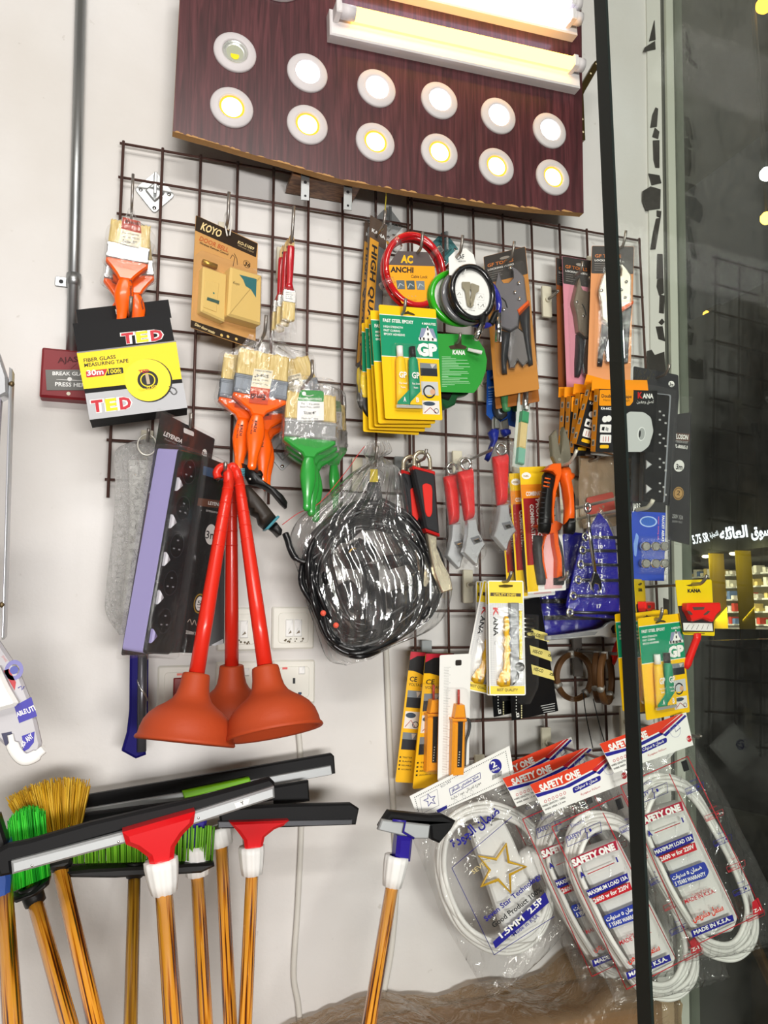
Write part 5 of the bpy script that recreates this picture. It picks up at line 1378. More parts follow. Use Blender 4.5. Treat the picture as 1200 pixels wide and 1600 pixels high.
b = B(); b.poly(rnd(f.ls(z5([(130, 60), (480, 60), (500, 830), (160, 850)]), 0), .006), .0005, .020, CLEAR, ch=.004, back=False); b.done('blister', t)
dup(t, at(f, -.012, -.010, -.024, 0), 'yellow and red combination pliers card, second of three')
dup(t, at(f, -.022, -.014, -.048, .5), 'yellow and red combination pliers card, third of three')
hook(884, 905, .165, 'long steel hook under the combination pliers cards', .014, .5)
f = fr(868, 770, .215)
t = thing('pliers', 'bare orange and black handled pliers hanging jaws up in front of the yellow cards', 'pliers', f)
z7 = pz(780, 690, 6)
JAW = mat('8d8776', .4, .6, name='drab_steel')
b = B(); b.poly(f.ls([(858, 682), (866, 672), (870, 700), (872, 712), (875, 699), (877, 668), (886, 690), (889, 716), (884, 730), (868, 731), (860, 714)], 0), -.002, .010, JAW, ch=.002); b.disc(f.l(874, 718, .01), .0035, .0104, mat('b9b4a4', .3, .6), 14); b.done('jaws', t)
b = B(); q = f.ls(z7([(430, 285), (515, 290), (480, 470), (468, 700), (468, 870), (372, 848), (378, 600), (405, 420), (408, 320)]), 0); b.dome(q, -.004, .014, BLACK, frac=.5)
for k in range(9): 
    yy = 380+k*48; b.sweep([f.l3(*z7([(398-k*2, yy)])[0], .0125), f.l3(*z7([(462-k, yy+6)])[0], .0125)], .0012, mat('26262a', .5), 5)
b.done('grip', t)
b = B(); b.poly(f.ls(z7([(445, 235), (470, 218), (545, 215), (552, 310), (500, 480), (480, 640), (470, 770), (462, 700), (470, 480), (500, 330), (470, 290), (385, 278), (420, 262)]), 0), -.003, .016, ORANGE, ch=.002)
for k in range(3): b.sweep([f.l3(*z7([(428-k*8, 342+k*36)])[0], .0145), f.l3(*z7([(480-k*6, 352+k*36)])[0], .0145)], .0016, ORANGE, 6)
b.done('orange_handle', t)
b = B(); b.dome(f.ls(z7([(632, 335), (662, 380), (692, 480), (700, 700), (700, 870), (608, 862), (604, 780), (670, 770), (655, 560)]), 0), -.004, .012, BLACK, frac=.4); b.done('grip', t)
b = B(); b.dome(f.ls(z7([(553, 290), (590, 240), (640, 235), (648, 285), (684, 292), (640, 330), (668, 480), (682, 780), (604, 782), (610, 620), (586, 430)]), 0), -.003, .017, ORANGE, frac=.45); b.done('orange_handle', t)
hook(893, 722, .22, 'light steel hook running under the tape boxes with the bare orange pliers on it', .020, 1.0, col=mat('cfc9bd', .4, .3, name='pale_hook'))

# ================================================================ double-sided tape boxes
f = frq([(936, 608), (1028, 610), (1020, 707), (931, 705.6)], .225, sy=.03); w, hh = f.w, f.h; z = .0004
t = thing('tape_box', 'orange and black double sided tape box with a grey roll on it, frontmost of five', 'box', f, 'double-sided tape boxes')
TO = mat('f59b16', .42, name='orange_carton'); TB = mat('1c1c1e', .42, name='black_carton')
b = B(); D = .019
b.box(-w/2, -hh/2, -D, w/2, hh/2, -.0005, TO); b.box(-w/2, -hh/2, -.0005, w/2, hh/2, 0, TB)
b.box(-w/2-.0003, -hh/2+.004, -D+.002, -w/2, hh/2-.002, -.003, TO)
for k in range(4):
    y = hh*(.40-.235*k)
    b.add([(-w/2-.0005, y, -D+.004), (-w/2-.0005, y, -.005), (-w/2-.0005, y-.013, -.005), (-w/2-.0005, y-.013, -D+.004)], [(3, 2, 1, 0)], mat('cfc4b4', .5))
    b.add([(-w/2-.0008, y-.004, -D+.006), (-w/2-.0008, y-.003, -.007), (-w/2-.0008, y-.011, -.008), (-w/2-.0008, y-.011, -D+.007)], [(3, 2, 1, 0)], mat('5a554f', .5))
b.poly(rnd(f.ls([(937, 609), (990, 609), (989, 628), (984, 634), (936, 634)], 0), .003), 0, .0002, TO)
b.text(f, 'Double sided tape', (940, 621), (987, 622), 5, INK, z, .02); b.text(f, 'Nano traceless magic', (943, 626.5), (984, 627), 3.4, mat('8a5a10', .5), z, .01)
b.text(f, 'K', (996.5, 622), (1004, 622), 9, RED, z, .04); b.text(f, 'ANA', (1004, 622), (1021, 622.5), 7, PAPER, z, .04); b.text(f, arabic('لصق وجهين'), (995, 629.5), (1021, 629.8), 5, PAPER, z)
b.text(f, 'KA-66239', (939, 640), (959, 640.5), 4, PAPER, z, .03)
for cx, cy in ((945, 655), (951, 654)): b.disc(f.l(cx, cy), .0065, z+(cx-945)*1e-5, PAPER, 18)
for y in (663, 679): b.poly(rnd(f.ls([(938, y), (955, y+.4), (954.5, y+13), (937, y+12.6)], 0), .002), 0, z, PAPER)
for x in (942, 946, 950): b.box(f.l(x, 690)[0]-.0005, f.l(x, 690)[1], z, f.l(x, 690)[0]+.0008, f.l(x, 682)[1], z+.0002, mat('b03a3a', .5))
b.qpx(f, [(941, 667), (945, 667), (944, 673), (940, 672)], z+.0002, INK); b.qpx(f, [(947, 667), (951, 669), (950, 674), (946, 672)], z+.0002, mat('9a9a9a', .5))
b.poly(rnd(f.ls([(937.5, 695), (951, 695), (951, 700.5), (937, 700.5)], 0), .003), 0, z, mat('f2bd1c', .5))
GR = mat('c9cccb', .4, name='grey_roll_print'); q = rnd(f.ls([(976, 650), (982, 643), (1006, 644), (1017, 652), (1021, 674), (1014, 697), (1003, 706), (956, 706), (962, 690), (976, 705)], 0), .006)
b.poly(rnd(f.ls([(974, 652), (983, 643), (1006, 644), (1017, 652), (1021, 674), (1014, 697), (1003, 706), (957, 706), (963, 690)], 0), .006), 0, .0002, GR)
c = f.l(1002, 678); b.disc(c, .0098, z, mat('e9ebea', .4), 26, .0145); b.disc((c[0]+.0005, c[1]), .0078, z+.0001, mat('a9adac', .4), 26, .0125); b.disc((c[0]-.004, c[1]), .0022, z+.0002, INK, 16, .0075)
b.done('carton', t)
b = B(); b.poly(f.ls([(925, 593), (1011, 594), (1013, 611), (924, 610)], -D), -D-.0006, -D+.0004, TO); b.done('hang_tab', t)
for i, (dx, dy, dz, r, s) in enumerate(((-.012, -.003, -.034, -13, 'second, tilted behind the first'), (-.008, -.012, -.064, -4, 'third from the front'), (-.010, -.014, -.088, 0, 'fourth from the front'), (-.010, -.014, -.112, 0, 'rearmost, at the left'))):
    dup(t, at(f, dx, dy, dz, r), 'orange and black box of double sided tape, %s' % s)
hook(972, 604, .21, 'steel hook through the tabs of the tape boxes', .01, .5)

# ================================================================ extension sockets behind the glass door
f = frq([(1000, 606), (1050, 612), (1042, 790), (990, 786)], .14, sy=.7); z = .0004
t = thing('extension_socket_pack', 'clear black extension socket pack with white triangle switches beside the tape boxes', 'power strip', f)
b = B(); b.poly(rnd(f.ls([(990, 572), (1060, 586), (1061, 620), (1048, 790), (985, 786)], 0), .004), -.001, 0, mat('26262a', .45, name='dark_card'))
c = f.l(1049, 600); b.disc(c, .007, z, PAPER, 20); b.text(f, '3m', (1045.5, 603), (1052, 604), 5.5, INK, z+.0002, .03)
rs = random.Random(5)
for i in range(26): 
    x = 992+rs.random()*30; y = 576+rs.random()*14; b.sweep([f.l3(x, y, z), f.l3(x+rs.uniform(-4, 4), y+rs.uniform(2, 8), z)], .0003, mat('6a6248', .6), 4)
b.done('card', t)
b = B(); b.poly(rnd(f.ls([(1008, 614), (1046, 618), (1036, 786), (1004, 784)], .02), .005), .001, .028, mat('8f9298', .35, .3, name='silver_grey_side')); b.done('strip_side', t)
b = B(); b.poly(rnd(f.ls([(1008, 614), (1046, 618), (1036, 786), (1004, 784)], .03), .005), .028, .033, GLB, ch=.002); b.done('strip_face', t)
for k, y in enumerate((652, 688, 726, 764)):
    b = B(); q = f.ls([(1009, y-7), (1018, y), (1009, y+7)], .034); b.poly(q, .033, .038, mat('d5d5d6', .3, name='pale_switch'), ch=.002); b.done('switch', t)
    b = B()
    for dx, dy in ((22, -9), (28, -3), (22, 4), (31, 9)): b.box(*f.l(1009+dx-1.5, y+dy-1.5, .033), .033, *f.l(1009+dx+1.5, y+dy+1.5, .033), .0334, mat('b9b9b9', .3))
    b.done('socket_slot', t)
b = B(); b.poly(rnd(f.ls([(1002, 602), (1052, 612), (1042, 792), (992, 790)], .02), .006), .001, .042, CLEAR, ch=.005, back=False); b.done('blister', t)
hook(1042, 584, .155, 'steel hook holding the extension socket packs behind the glass', .018, .6)
f = frq([(1054, 640), (1079, 632), (1076, 850), (1044, 842)], .16, sy=.3)
t = thing('extension_socket_pack', 'narrow black extension socket pack with a gold badge, nearest the shop window', 'power strip', f)
b = B(); b.poly(rnd(f.ls([(1053, 648), (1079, 644), (1076, 850), (1044, 842)], 0), .002), -.014, 0, mat('26262a', .45, name='dark_card')); b.qpx(f, [(1054, 676), (1078, 678), (1077, 690), (1053, 688)], z, mat('5a3a30', .45))
b.text(f, 'FLOSON', (1054, 685), (1075, 687), 7, PAPER, z+.0003, .04); b.text(f, 'EXTENSION SOCKET', (1054, 691), (1075, 693), 3.4, mat('bdbdbd', .5), z+.0003, .01); b.text(f, 'FL-8006S-3', (1054, 699), (1074, 702), 5, PAPER, z+.0003, .03)
c = f.l(1061, 728); b.disc(c, .0108, z, PAPER, 24, .0135); b.text(f, '3m', (1056, 733), (1066, 734), 8, INK, z+.0003, .03)
c = f.l(1060, 771); b.disc(c, .011, z, mat('a8834a', .4), 24, .015); b.disc(c, .0095, z+.0001, mat('7a5a30', .4), 24, .013); b.disc(c, .008, z+.0002, mat('b9935a', .4), 22, .0105); b.text(f, '2', (1057, 773), (1062, 774), 7, mat('5a4020', .5), z+.0004, .02)
b.text(f, '250V 13A', (1050, 809), (1067, 812), 6, mat('9a9a9a', .5), z+.0003, .03); b.text(f, '3000W MAX', (1050, 816), (1066, 818), 3.4, mat('9a9a9a', .5), z+.0003)
b.done('card', t)
b = B(); b.poly(rnd(f.ls([(1054, 622), (1082, 622), (1079, 856), (1042, 848)], 0), .003), .0008, .012, CLEAR, ch=.003, back=False); b.done('blister', t)

# ---- faucet aerator card
f = frq([(987, 783), (1041, 785), (1037, 908), (985.5, 906)], .19, sy=.4); w, hh = f.w, f.h
t = thing('aerator_card', 'blue card with six chrome faucet aerators under a black header', 'tap part', f)
AB = mat('1741b4', .42, name='bright_blue_card'); 
b = B(); b.box(-w/2, -hh/2, -.001, w/2, hh/2, 0, AB); b.box(-w/2, hh*.37, 0, w/2, hh/2, .0003, INK)
b.box(w*.36, -hh*.5, -.0012, w*.56, -hh*.42, -.0008, PAPER)
b.text(f, 'JARS', (988.5, 797), (1001, 796.5), 10, PAPER, z, .02)
c = f.l(1013, 815); b.disc(c, .019, z, mat('a9c4f0', .4), 28, .0115); b.disc(c, .016, z+.0001, mat('2a62c4', .4), 28, .0090)
for i in range(7): b.sweep([(c[0]-.013+i*.0042, c[1]-.005, z+.0002), (c[0]-.010+i*.0036, c[1]+.006, z+.0002)], .0002, mat('0c2f7a', .5), 4)
b.lt('FAUCET AERATOR', w*.40, hh*.33, hh*.40, .005, PAPER, z, .03, rot=-PI/2); b.lt('water saving set', w*.28, hh*.32, hh*.30, .003, mat('d86a8a', .5), z, .01, rot=-PI/2)
b.poly(rnd(f.ls([(990, 850), (994, 832), (998, 838), (994, 870), (991, 868)], 0), .003), 0, .0003, mat('7fa4e8', .4))
b.done('card', t)
for y in (853.5, 880):
    for i, x in enumerate((1004, 1019, 1032.5)):
        p = f.l3(x, y, .001); b = B(); b.sweep([(p.x, p.y, .001), (p.x, p.y, .020)], .0092, CHROME, 22); b.disc((p.x, p.y), .0076, .0203, mat('77766f', .5), 22); b.disc((p.x, p.y), .0092, .0202, mat('2b2b2b', .3), 22, r0=.0076); b.done('aerator', t)
b = B(); b.poly(rnd(f.ls([(992, 838), (1041, 838), (1040, 898), (991, 896)], 0), .005), .0005, .024, CLEAR, ch=.004, back=False); b.done('blister', t)
hook(1014, 793, .20, 'pale thick hook holding the aerator card', .014, 1.0, r=.0042, col=mat('d8d4c4', .4, name='pale_plastic_hook'))

# ================================================================ wrench sets in blue pouches
BLP = mat('191590', .35, name='deep_blue_vinyl', coat=.4, bump=.5, bscale=60)
DST = mat('4c4c52', .3, .8, name='dark_chrome')
f = fr(935, 890, .165); z6b = pz(800, 780, 6)
t = thing('wrench_set', 'blue pouch of combination wrenches numbered 8 to 17, left of the glass door edge', 'wrench set', f, 'blue wrench pouches')
out = f.ls(z6b([(820, 120), (760, 230), (690, 330), (650, 430), (600, 620), (555, 820), (515, 1000), (540, 1060), (600, 1095), (800, 1110), (1010, 1125), (1015, 900), (1000, 700), (980, 400), (900, 210)]), 0)
b = B(); b.poly(rnd(out, .004), -.006, 0, BLP, ch=.002)
z = .0006
b.text(f, 'COMBINATION', (925, 823), (946, 822.5), 3, mat('8a8ad0', .5), z+.004, .01)
for s, x, y in (('8', 936, 837), ('10', 935, 857), ('12', 935, 879), ('13', 935, 903), ('14', 934, 927), ('17', 932.5, 950)): b.text(f, s, (x, y), (x+3.4*len(s), y), 5.5, PAPER, z+.0005, .03)
b.done('pouch', t)
for y, x0, x1 in ((839, 912, 964), (860, 908, 964), (882, 905, 966), (906, 901, 966), (931, 893, 967), (957, 888, 968)):
    b = B(); a = f.l3(x0+6, y, .004); c = f.l3(x1, y+1, .004)
    b.sweep([a, c], [(.0032, .0022)]*2, DST, 8); rg = torus_path(a.x-.005, a.y, .0062, .0068, .004, 16); b.sweep(rg, .0026, CHROME, 8); b.done('wrench', t)
b = B(); b.sheet([(f.l3(*l), f.l3(*r)) for l, r in (((934, 798), (942, 798)), ((912, 835), (958, 826)), ((901, 880), (966, 868)), ((889, 935), (969, 925)), ((886, 962), (970, 968)))], BAG, 20, 40, .012, .005, 70, 11, .004); b.done('clear_cover', t)
f2 = fr(885, 935, .100)
t = thing('wrench_set', 'blue pouch of large wrenches behind the numbered pouch, half hidden by the black drill cards', 'wrench set', f2, 'blue wrench pouches')
b = B(); b.poly(rnd(f2.ls([(885, 830), (960, 838), (966, 990), (852, 1000), (846, 930), (852, 880)], 0), .004), -.006, 0, BLP, ch=.002); b.done('pouch', t)
for y, x0 in ((908, 850), (939, 846), (965, 850)):
    b = B(); b.poly(f2.ls([(x0, y-3), (960, y-6), (960, y+3), (x0, y+4)], .002), .001, .006, DST, ch=.001); b.done('wrench', t)
b = B(); b.sheet([(f2.l3(*l), f2.l3(*r)) for l, r in (((884, 835), (955, 838)), ((850, 895), (964, 895)), ((846, 945), (966, 945)), ((850, 1002), (966, 992)))], BAG, 26, 40, .012, .008, 80, 17, .006); b.done('clear_cover', t)
f3 = fr(910, 985, .155)
t = thing('open_end_wrench', 'large silver open end wrench lying across the bottom of the blue pouch', 'wrench', f3)
b = B(); b.poly(f3.ls(z6b([(310, 1280), (480, 1265), (700, 1232), (800, 1215), (850, 1195), (880, 1165), (930, 1140), (975, 1150), (970, 1165), (925, 1190), (915, 1215), (930, 1255), (955, 1262), (1010, 1240), (1012, 1256), (960, 1295), (890, 1300), (830, 1285), (760, 1290), (480, 1312), (310, 1325)]), 0), -.003, .006, ALM, ch=.0015); b.done('body', t)
b = B(); b.poly(f3.ls(z6b([(350, 1285), (480, 1274), (720, 1240), (790, 1240), (760, 1272), (480, 1300), (350, 1310)]), 0), .006, .0064, mat('8e9094', .4, .7, name='recessed_steel')); b.done('recess', t)
f4 = fr(925, 855, .20)
t = thing('combination_wrench', 'small chrome combination wrench hanging in front of the numbered blue pouch', 'wrench', f4)
b = B(); c = f4.l3(918, 793, 0); b.sweep(torus_path(c.x, c.y, .0062, .0085, 0, 20), [(.0028, .0035)]*21, CHROME, 8)
b.sweep([f4.l3(919, 803, 0), f4.l3(921, 830, 0), f4.l3(930, 897, 0)], [(.0042, .003)]*3, CHROME, 10)
b.poly(f4.ls(z6b([(760, 690), (800, 700), (830, 770), (832, 840), (815, 860), (800, 800), (770, 790), (755, 830), (765, 880), (745, 850), (728, 800), (745, 750)]), 0), -.003, .004, CHROME, ch=.001); b.done('body', t)
hook(963, 779, .215, 'pale hook carrying the small chrome wrench', .006, 1.0, col=mat('cfc9bd', .4, .3, name='pale_hook'))
hook(972, 796, .175, 'pale hook carrying the numbered blue pouch', .006, 1.0, col=mat('cfc9bd', .4, .3, name='pale_hook'))

# ================================================================ utility knives
f = frq([(761, 906.6), (818.8, 907.5), (820.6, 1087), (766, 1086)], .195, sy=.35); w, hh = f.w, f.h; z = .0004
t = thing('utility_knife_card', 'white and yellow utility knife card, frontmost of its stack', 'knife', f, 'utility knife cards')
zk = pz(680, 880, 5.4545); LGR = mat('d5d6d8', .5, name='pale_grey_grid'); KY = mat('f2d20e', .4, name='lemon_print')
b = B(); b.poly(rnd([(-w/2, -hh/2), (w/2, -hh/2), (w/2, hh/2), (-w/2, hh/2)], .004), -.001, 0, PAPER)
b.box(-w*.47, hh*.30, 0, w*.47, hh*.49, .0002, KY); b.box(-w*.47, -hh*.49, 0, w*.47, -hh*.42, .0002, KY); b.box(-w*.47, -hh*.42, 0, w*.47, hh*.30, .0002, LGR)
for i in range(38): b.box(-w*.47, -hh*.42+i*hh*.019, .0002, w*.47, -hh*.42+i*hh*.019+.0004, .0003, PAPER)
for i in range(14): b.box(-w*.47+i*w*.068, -hh*.42, .0002, -w*.47+i*w*.068+.0004, hh*.30, .0003, PAPER)
b.qpx(f, zk([(470, 250), (730, 257), (730, 285), (470, 280)]), .0005, mat('4a3a18', .5)); b.text(f, 'UTILITY KNIFE', zk([(500, 277)])[0], zk([(690, 281)])[0], 3.8, KY, .0008, .02)
b.text(f, 'BEST QUALITY', zk([(528, 1090)])[0], zk([(705, 1092)])[0], 4, mat('6a5a10', .5), .0006, .02)
b.lt('K', -w*.36, hh*.26, hh*.075, w*.13, RED, .0006, .04, rot=-PI/2); b.lt('ANA', -w*.36, hh*.18, hh*.17, w*.12, INK, .0006, .03, rot=-PI/2); b.disc((-w*.30, -hh*.05), w*.05, .0005, mat('8a8a90', .5), 14, r0=w*.04)
b.qpx(f, zk([(540, 188), (600, 182), (662, 186), (660, 202), (600, 208), (545, 204)]), .0006, mat('5a4a12', .8)); b.done('card', t)
b = B(); q = f.ls(zk([(595, 448), (620, 455), (628, 520), (615, 560), (635, 620), (620, 680), (638, 740), (625, 800), (632, 900), (632, 1048), (560, 1055), (525, 1035), (522, 1000), (560, 960), (580, 860), (572, 790), (585, 730), (568, 680), (585, 620), (572, 570), (582, 520), (580, 470)]), 0); b.dome(q, .001, .013, mat('eeb60a', .65, name='amber_yellow_plastic', spec=.15), frac=.25)
b.qpx(f, zk([(608, 900), (618, 910), (612, 1035), (590, 1035)]), .0128, mat('8a6a10', .5)); b.done('handle', t)
b = B(); b.poly(f.ls(zk([(622, 338), (702, 338), (705, 800), (700, 900), (650, 1040), (634, 1040), (630, 700)]), 0), .001, .011, mat('8a8d90', .6, .15, name='knife_steel'), ch=.002); b.qpx(f, zk([(632, 345), (645, 345), (640, 760), (636, 760)]), .0114, mat('4a4c50', .4)); b.disc(f.l(*zk([(668, 765)])[0]), .002, .0114, INK, 8); b.done('slide', t)
b = B(); b.poly(f.ls(zk([(712, 405), (735, 405), (738, 820), (714, 820)]), 0), .001, .005, KY, ch=.001); b.done('yellow_rail', t)
b = B(); c = f.l(*zk([(706, 880)])[0]); b.sweep([(c[0], c[1], .003), (c[0], c[1], .017)], .0085, BLACK, 14); b.poly(f.ls(zk([(690, 920), (712, 940), (700, 990), (660, 1035), (640, 1040), (640, 990)]), 0), .001, .010, BLACK, ch=.002); b.done('lock_knob', t)
b = B(); b.poly(rnd([(-w*.44, -hh*.41), (w*.46, -hh*.41), (w*.46, hh*.29), (-w*.44, hh*.29)], .008), .0006, .020, film(haze=.02, bump=.3, bscale=24, refl=.35, name='wavy_blister'), ch=.006, back=False); b.done('blister', t)
dup(t, at(f, 0, -.002, -.024, 0), 'white and yellow utility knife card, second from the front')
dup(t, at(f, -.022, -.001, -.050, -12), 'white and yellow utility knife card, third and tilted to the left')
dup(t, at(f, -.002, .002, -.078, -1), 'white and yellow utility knife card, fourth from the front')
dup(t, at(f, -.005, .004, -.103, -1), 'white and yellow utility knife card, rearmost at the left')
hook(795, 908, .185, 'steel hook holding the utility knife cards', .018, .6)

# ---- black drill bit cards with pale stripes
f = frq([(795, 940), (843, 933), (872.5, 1111), (802, 1125)], .125, sy=.2)
t = thing('drill_bit_card', 'black drill bit card with three pale yellow stripes behind the utility knives', 'drill bit', f, 'black drill bit cards')
b = B(); b.poly(rnd(f.ls([(790, 942), (843, 933), (872.5, 1111), (800, 1126)], 0), .002), -.001, 0, mat('121214', .4, name='black_glossy_card'))
STP = mat('efdf83', .45, name='pale_yellow_stripe')
for q in ([(780, 600), (830, 560), (955, 598), (972, 672), (800, 625)], [(805, 700), (980, 752), (995, 838), (815, 775)], [(818, 862), (1000, 920), (1018, 998), (830, 945)]): b.qpx(f, zk(q), z, STP)
for (x, y) in ((812, 605), (830, 752), (838, 905)): b.text(f, 'HSS-CO', zk([(x, y+8)])[0], zk([(x+80, y+28)])[0], 5, INK, z+.0003, .02)
b.text(f, 'ZB', zk([(958, 790)])[0], zk([(985, 800)])[0], 3.4, INK, z+.0003, .03); b.text(f, 'ZB', zk([(970, 950)])[0], zk([(1010, 962)])[0], 3.4, INK, z+.0003, .03)
for i in range(4): b.qpx(f, zk([(900+i*8, 1215+i*18), (1020, 1192+i*20), (1020, 1198+i*20), (900+i*8, 1221+i*18)]), z, mat('bdbdbd', .5))
for i in range(6): b.disc(f.l(*zk([(690, 1140+i*26)])[0]), .0014, z, PAPER, 8); b.disc(f.l(*zk([(735, 1215+i*20)])[0]), .0018, z, mat('d9d0a0', .5), 8)
q = f.l(*zk([(703, 1295)])[0]); b.box(q[0]-.0035, q[1]-.004, 0, q[0]+.0035, q[1]+.004, z, PAPER); b.disc(q, .0018, z+.0002, INK, 10)
b.done('card', t)
for i, y in enumerate((470, 510, 545, 580, 625)):
    b = B(); b.sweep([f.l3(*zk([(740, y)])[0], .006), f.l3(*zk([(835+i*3-(i % 2)*12, y+4)])[0], .006)], .0022, STEEL, 8); b.done('drill_bit', t)
b = B(); b.poly(rnd(f.ls(zk([(700, 430), (860, 440), (860, 1050), (790, 1200), (700, 1200)]), 0), .006), .0005, .012, CLEAR, ch=.004, back=False); b.done('blister', t)
dup(t, at(f, -.022, .008, -.030, 1), 'black drill bit card at the back, only its lower left edge showing')
hook(812, 934, .12, 'steel hook holding the black drill bit cards', .01, .5)

# ================================================================ voltage testers
zt = pz(600, 1000, 6)
def tester_pen(t, f, ox, oy, k=1.0, mats=None):
    """pen seen in zoom pixels, shifted"""
    Z = lambda pts: f.ls(zt([(x+ox, y+oy) for x, y in pts]), .004)
    b = B(); b.poly(Z([(660, 598), (735, 598), (748, 720), (640, 720)]), .001, .017, mat('f79f14', .32, name='tester_orange', coat=.3), ch=.003); b.poly(rnd(Z([(615, 725), (755, 725), (752, 755), (618, 755)]), .002), .0005, .018, mat('f79f14', .32, name='tester_orange', coat=.3), ch=.003)
    b.poly(Z([(625, 755), (745, 755), (735, 1260), (612, 1270)]), .001, .0165, mat('f79f14', .32, name='tester_orange', coat=.3), ch=.004); b.done('pen_body', t)
    b = B(); b.qpx(f, zt([(695+ox, 765+oy), (742+ox, 765+oy), (728+ox, 1195+oy), (685+ox, 1195+oy)]), .0168, mat('1d1a1a', .3)); 
    for i in range(6): b.disc(f.l(*zt([(708+ox-i*2, 1050+i*25+oy)])[0], .017), .0012, .0171, mat('d9d4c8', .4), 8)
    b.done('display', t)
    b = B(); b.sweep([f.l3(*zt([(700+ox, 465+oy)])[0], .009), f.l3(*zt([(700+ox, 600+oy)])[0], .009)], .0024, mat('b8352c', .25, name='red_tip', coat=.6), 10); b.done('probe_tip', t)
    b = B(); b.sweep(smooth_path([tuple(f.l3(*zt([(x+ox, y+oy)])[0], .010)) for x, y in ((750, 760), (790, 745), (805, 800), (790, 880), (765, 960), (755, 1180))]), .0028, mat('3a3c3e', .4, name='grey_clip'), 8); b.done('clip', t)
TY = mat('f0b81c', .42, name='golden_card')
def tester_card(q, h, label, pics, pen, white=False):
    f = frq(q, h, sy=.5); w, hh = f.w, f.h
    t = thing('voltage_tester_card', label, 'voltage tester', f, 'voltage tester cards')
    b = B(); b.poly(rnd([(-w/2, -hh/2), (w/2, -hh/2), (w/2, hh/2), (-w/2, hh/2)], .004), -.001, 0, PAPER if white else TY)
    if white:
        for i in range(70):
            L = .010 if i % 5 else .014; y = hh*.40-i*hh*.0125; b.box(-w*.36, y, 0, -w*.36+L, y+.0004, .0002, mat('8a5a40', .5) if i > 30 else mat('8a8a8a', .5))
        b.flat(rnd([(w*.0, hh*.41), (w*.20, hh*.41), (w*.20, hh*.455), (w*.0, hh*.455)], .003), .0004, mat('2b2622', .8))
    else:
        b.box(-w/2, hh*.35, 0, w/2, hh/2, .0002, INK)
        b.flat([(-w*.49, hh*.495), (w*.49, hh*.495), (w*.3, hh*.475), (-w*.2, hh*.465), (-w*.49, hh*.43)], .0004, mat('c0283a', .4, name='crimson_print'))
        b.flat([(-w*.49, hh*.36), (-w*.1, hh*.34), (w*.49, hh*.30), (w*.49, hh*.36)], .0005, INK)
        b.lt('CE', -w*.40, hh*.27, w*.30, .009, INK, .0005, .02); b.lt('VOLTAGE', -w*.42, hh*.235, w*.62, .0055, mat('5a4a18', .5), .0005, .01)
        for k, v in enumerate((.20, .04, -.12)):
            photo_tile(b, -w*.42, hh*(v-.13), w*.16, hh*v, .0004, (k+1) % 3 if k else 0)
        for k, s in enumerate(('TESTER', 'SAFE', 'RELIABLE', 'ACCURATE')): 
            y = -hh*(.315+.03*k); b.box(-w*.44, y, 0, -w*.38, y+.003, .0004, INK); b.lt(s, -w*.32, y, w*.4, .0028, INK, .0005, .01)
    b.done('card', t)
    if pen: tester_pen(t, f, *pen)
    if pen:
        b = B(); Zx = lambda pts: f.ls(zt([(x+pen[0], y+pen[1]) for x, y in pts]), .004)
        b.poly(rnd(Zx([(590, 450), (770, 450), (830, 690), (800, 1190), (730, 1280), (590, 1280)]), .006), .0005, .022, CLEAR, ch=.005, back=False); b.done('blister', t)
tester_card([(641, 1017), (680, 1020), (655, 1224), (618, 1222)], .075, 'yellow voltage tester card marked CE, leftmost of three', True, None)
tester_card([(668, 1022), (707, 1019), (692, 1230), (642, 1232)], .110, 'yellow voltage tester card with an orange pen, middle of three', True, (-235, -45))
tester_card([(688, 1025), (735, 1020), (733, 1216), (683, 1220)], .150, 'white voltage tester card with a printed scale and orange pen, rightmost of three', False, (0, 0), True)
hook(706, 1030, .13, 'steel hook holding the voltage tester cards', .004, .5, plate='9aa0a2')

# ================================================================ brown coils
BRW = mat('5f4024', .45, .2, name='brown_strip', bump=.2)
def brown_coil(px, py, h, yaw, label):
    f = fr(px, py, h, yaw)
    t = thing('strip_coil', label, 'coil', f, 'brown coils')
    b = B(); r = .052
    for k in range(5): b.sweep(torus_path(0, 0, r-k*.0022, r-k*.0022, 0, 48), [(.0009, .006)]*49, BRW, 8, caps=False)
    b.done('coil', t)
    for a in (1.7, 3.5, 5.4):
        b = B(); b.sweep([((r-.012)*math.cos(a), (r-.012)*math.sin(a), 0), ((r+.003)*math.cos(a), (r+.003)*math.sin(a), 0)], [(.006, .0075)]*2, mat('8d8a84', .35, .3, name='grey_tie'), 8); b.done('tie', t)
brown_coil(897, 1057, .06, 8, 'coil of brown strip, rearmost of three below the blue wrench pouch')
brown_coil(935, 1058, .11, 48, 'coil of brown strip, middle of three below the blue wrench pouch')
brown_coil(947, 1060, .15, 42, 'coil of brown strip, frontmost of three beside the glass door edge')
hook(966, 1022, .15, 'steel hook holding the brown coils', .012, .8, plate='5a5450', ph=.10)
b = B(); b.sweep(smooth_path([wp(911, 1080, .10), wp(916, 1120, .07), wp(926, 1168, .03)]), .0012, INK, 6); tag(b.done('dangling_string', None, WF), 'thin dark cord hanging from the middle brown coil to the grid', 'string')
b = B(); b.sweep(smooth_path([wp(927, 1092, .14), wp(936, 1130, .09), wp(946, 1164, .03)]), .0012, INK, 6); tag(b.done('dangling_string', None, WF), 'thin dark cord hanging from the front brown coil to the grid', 'string')

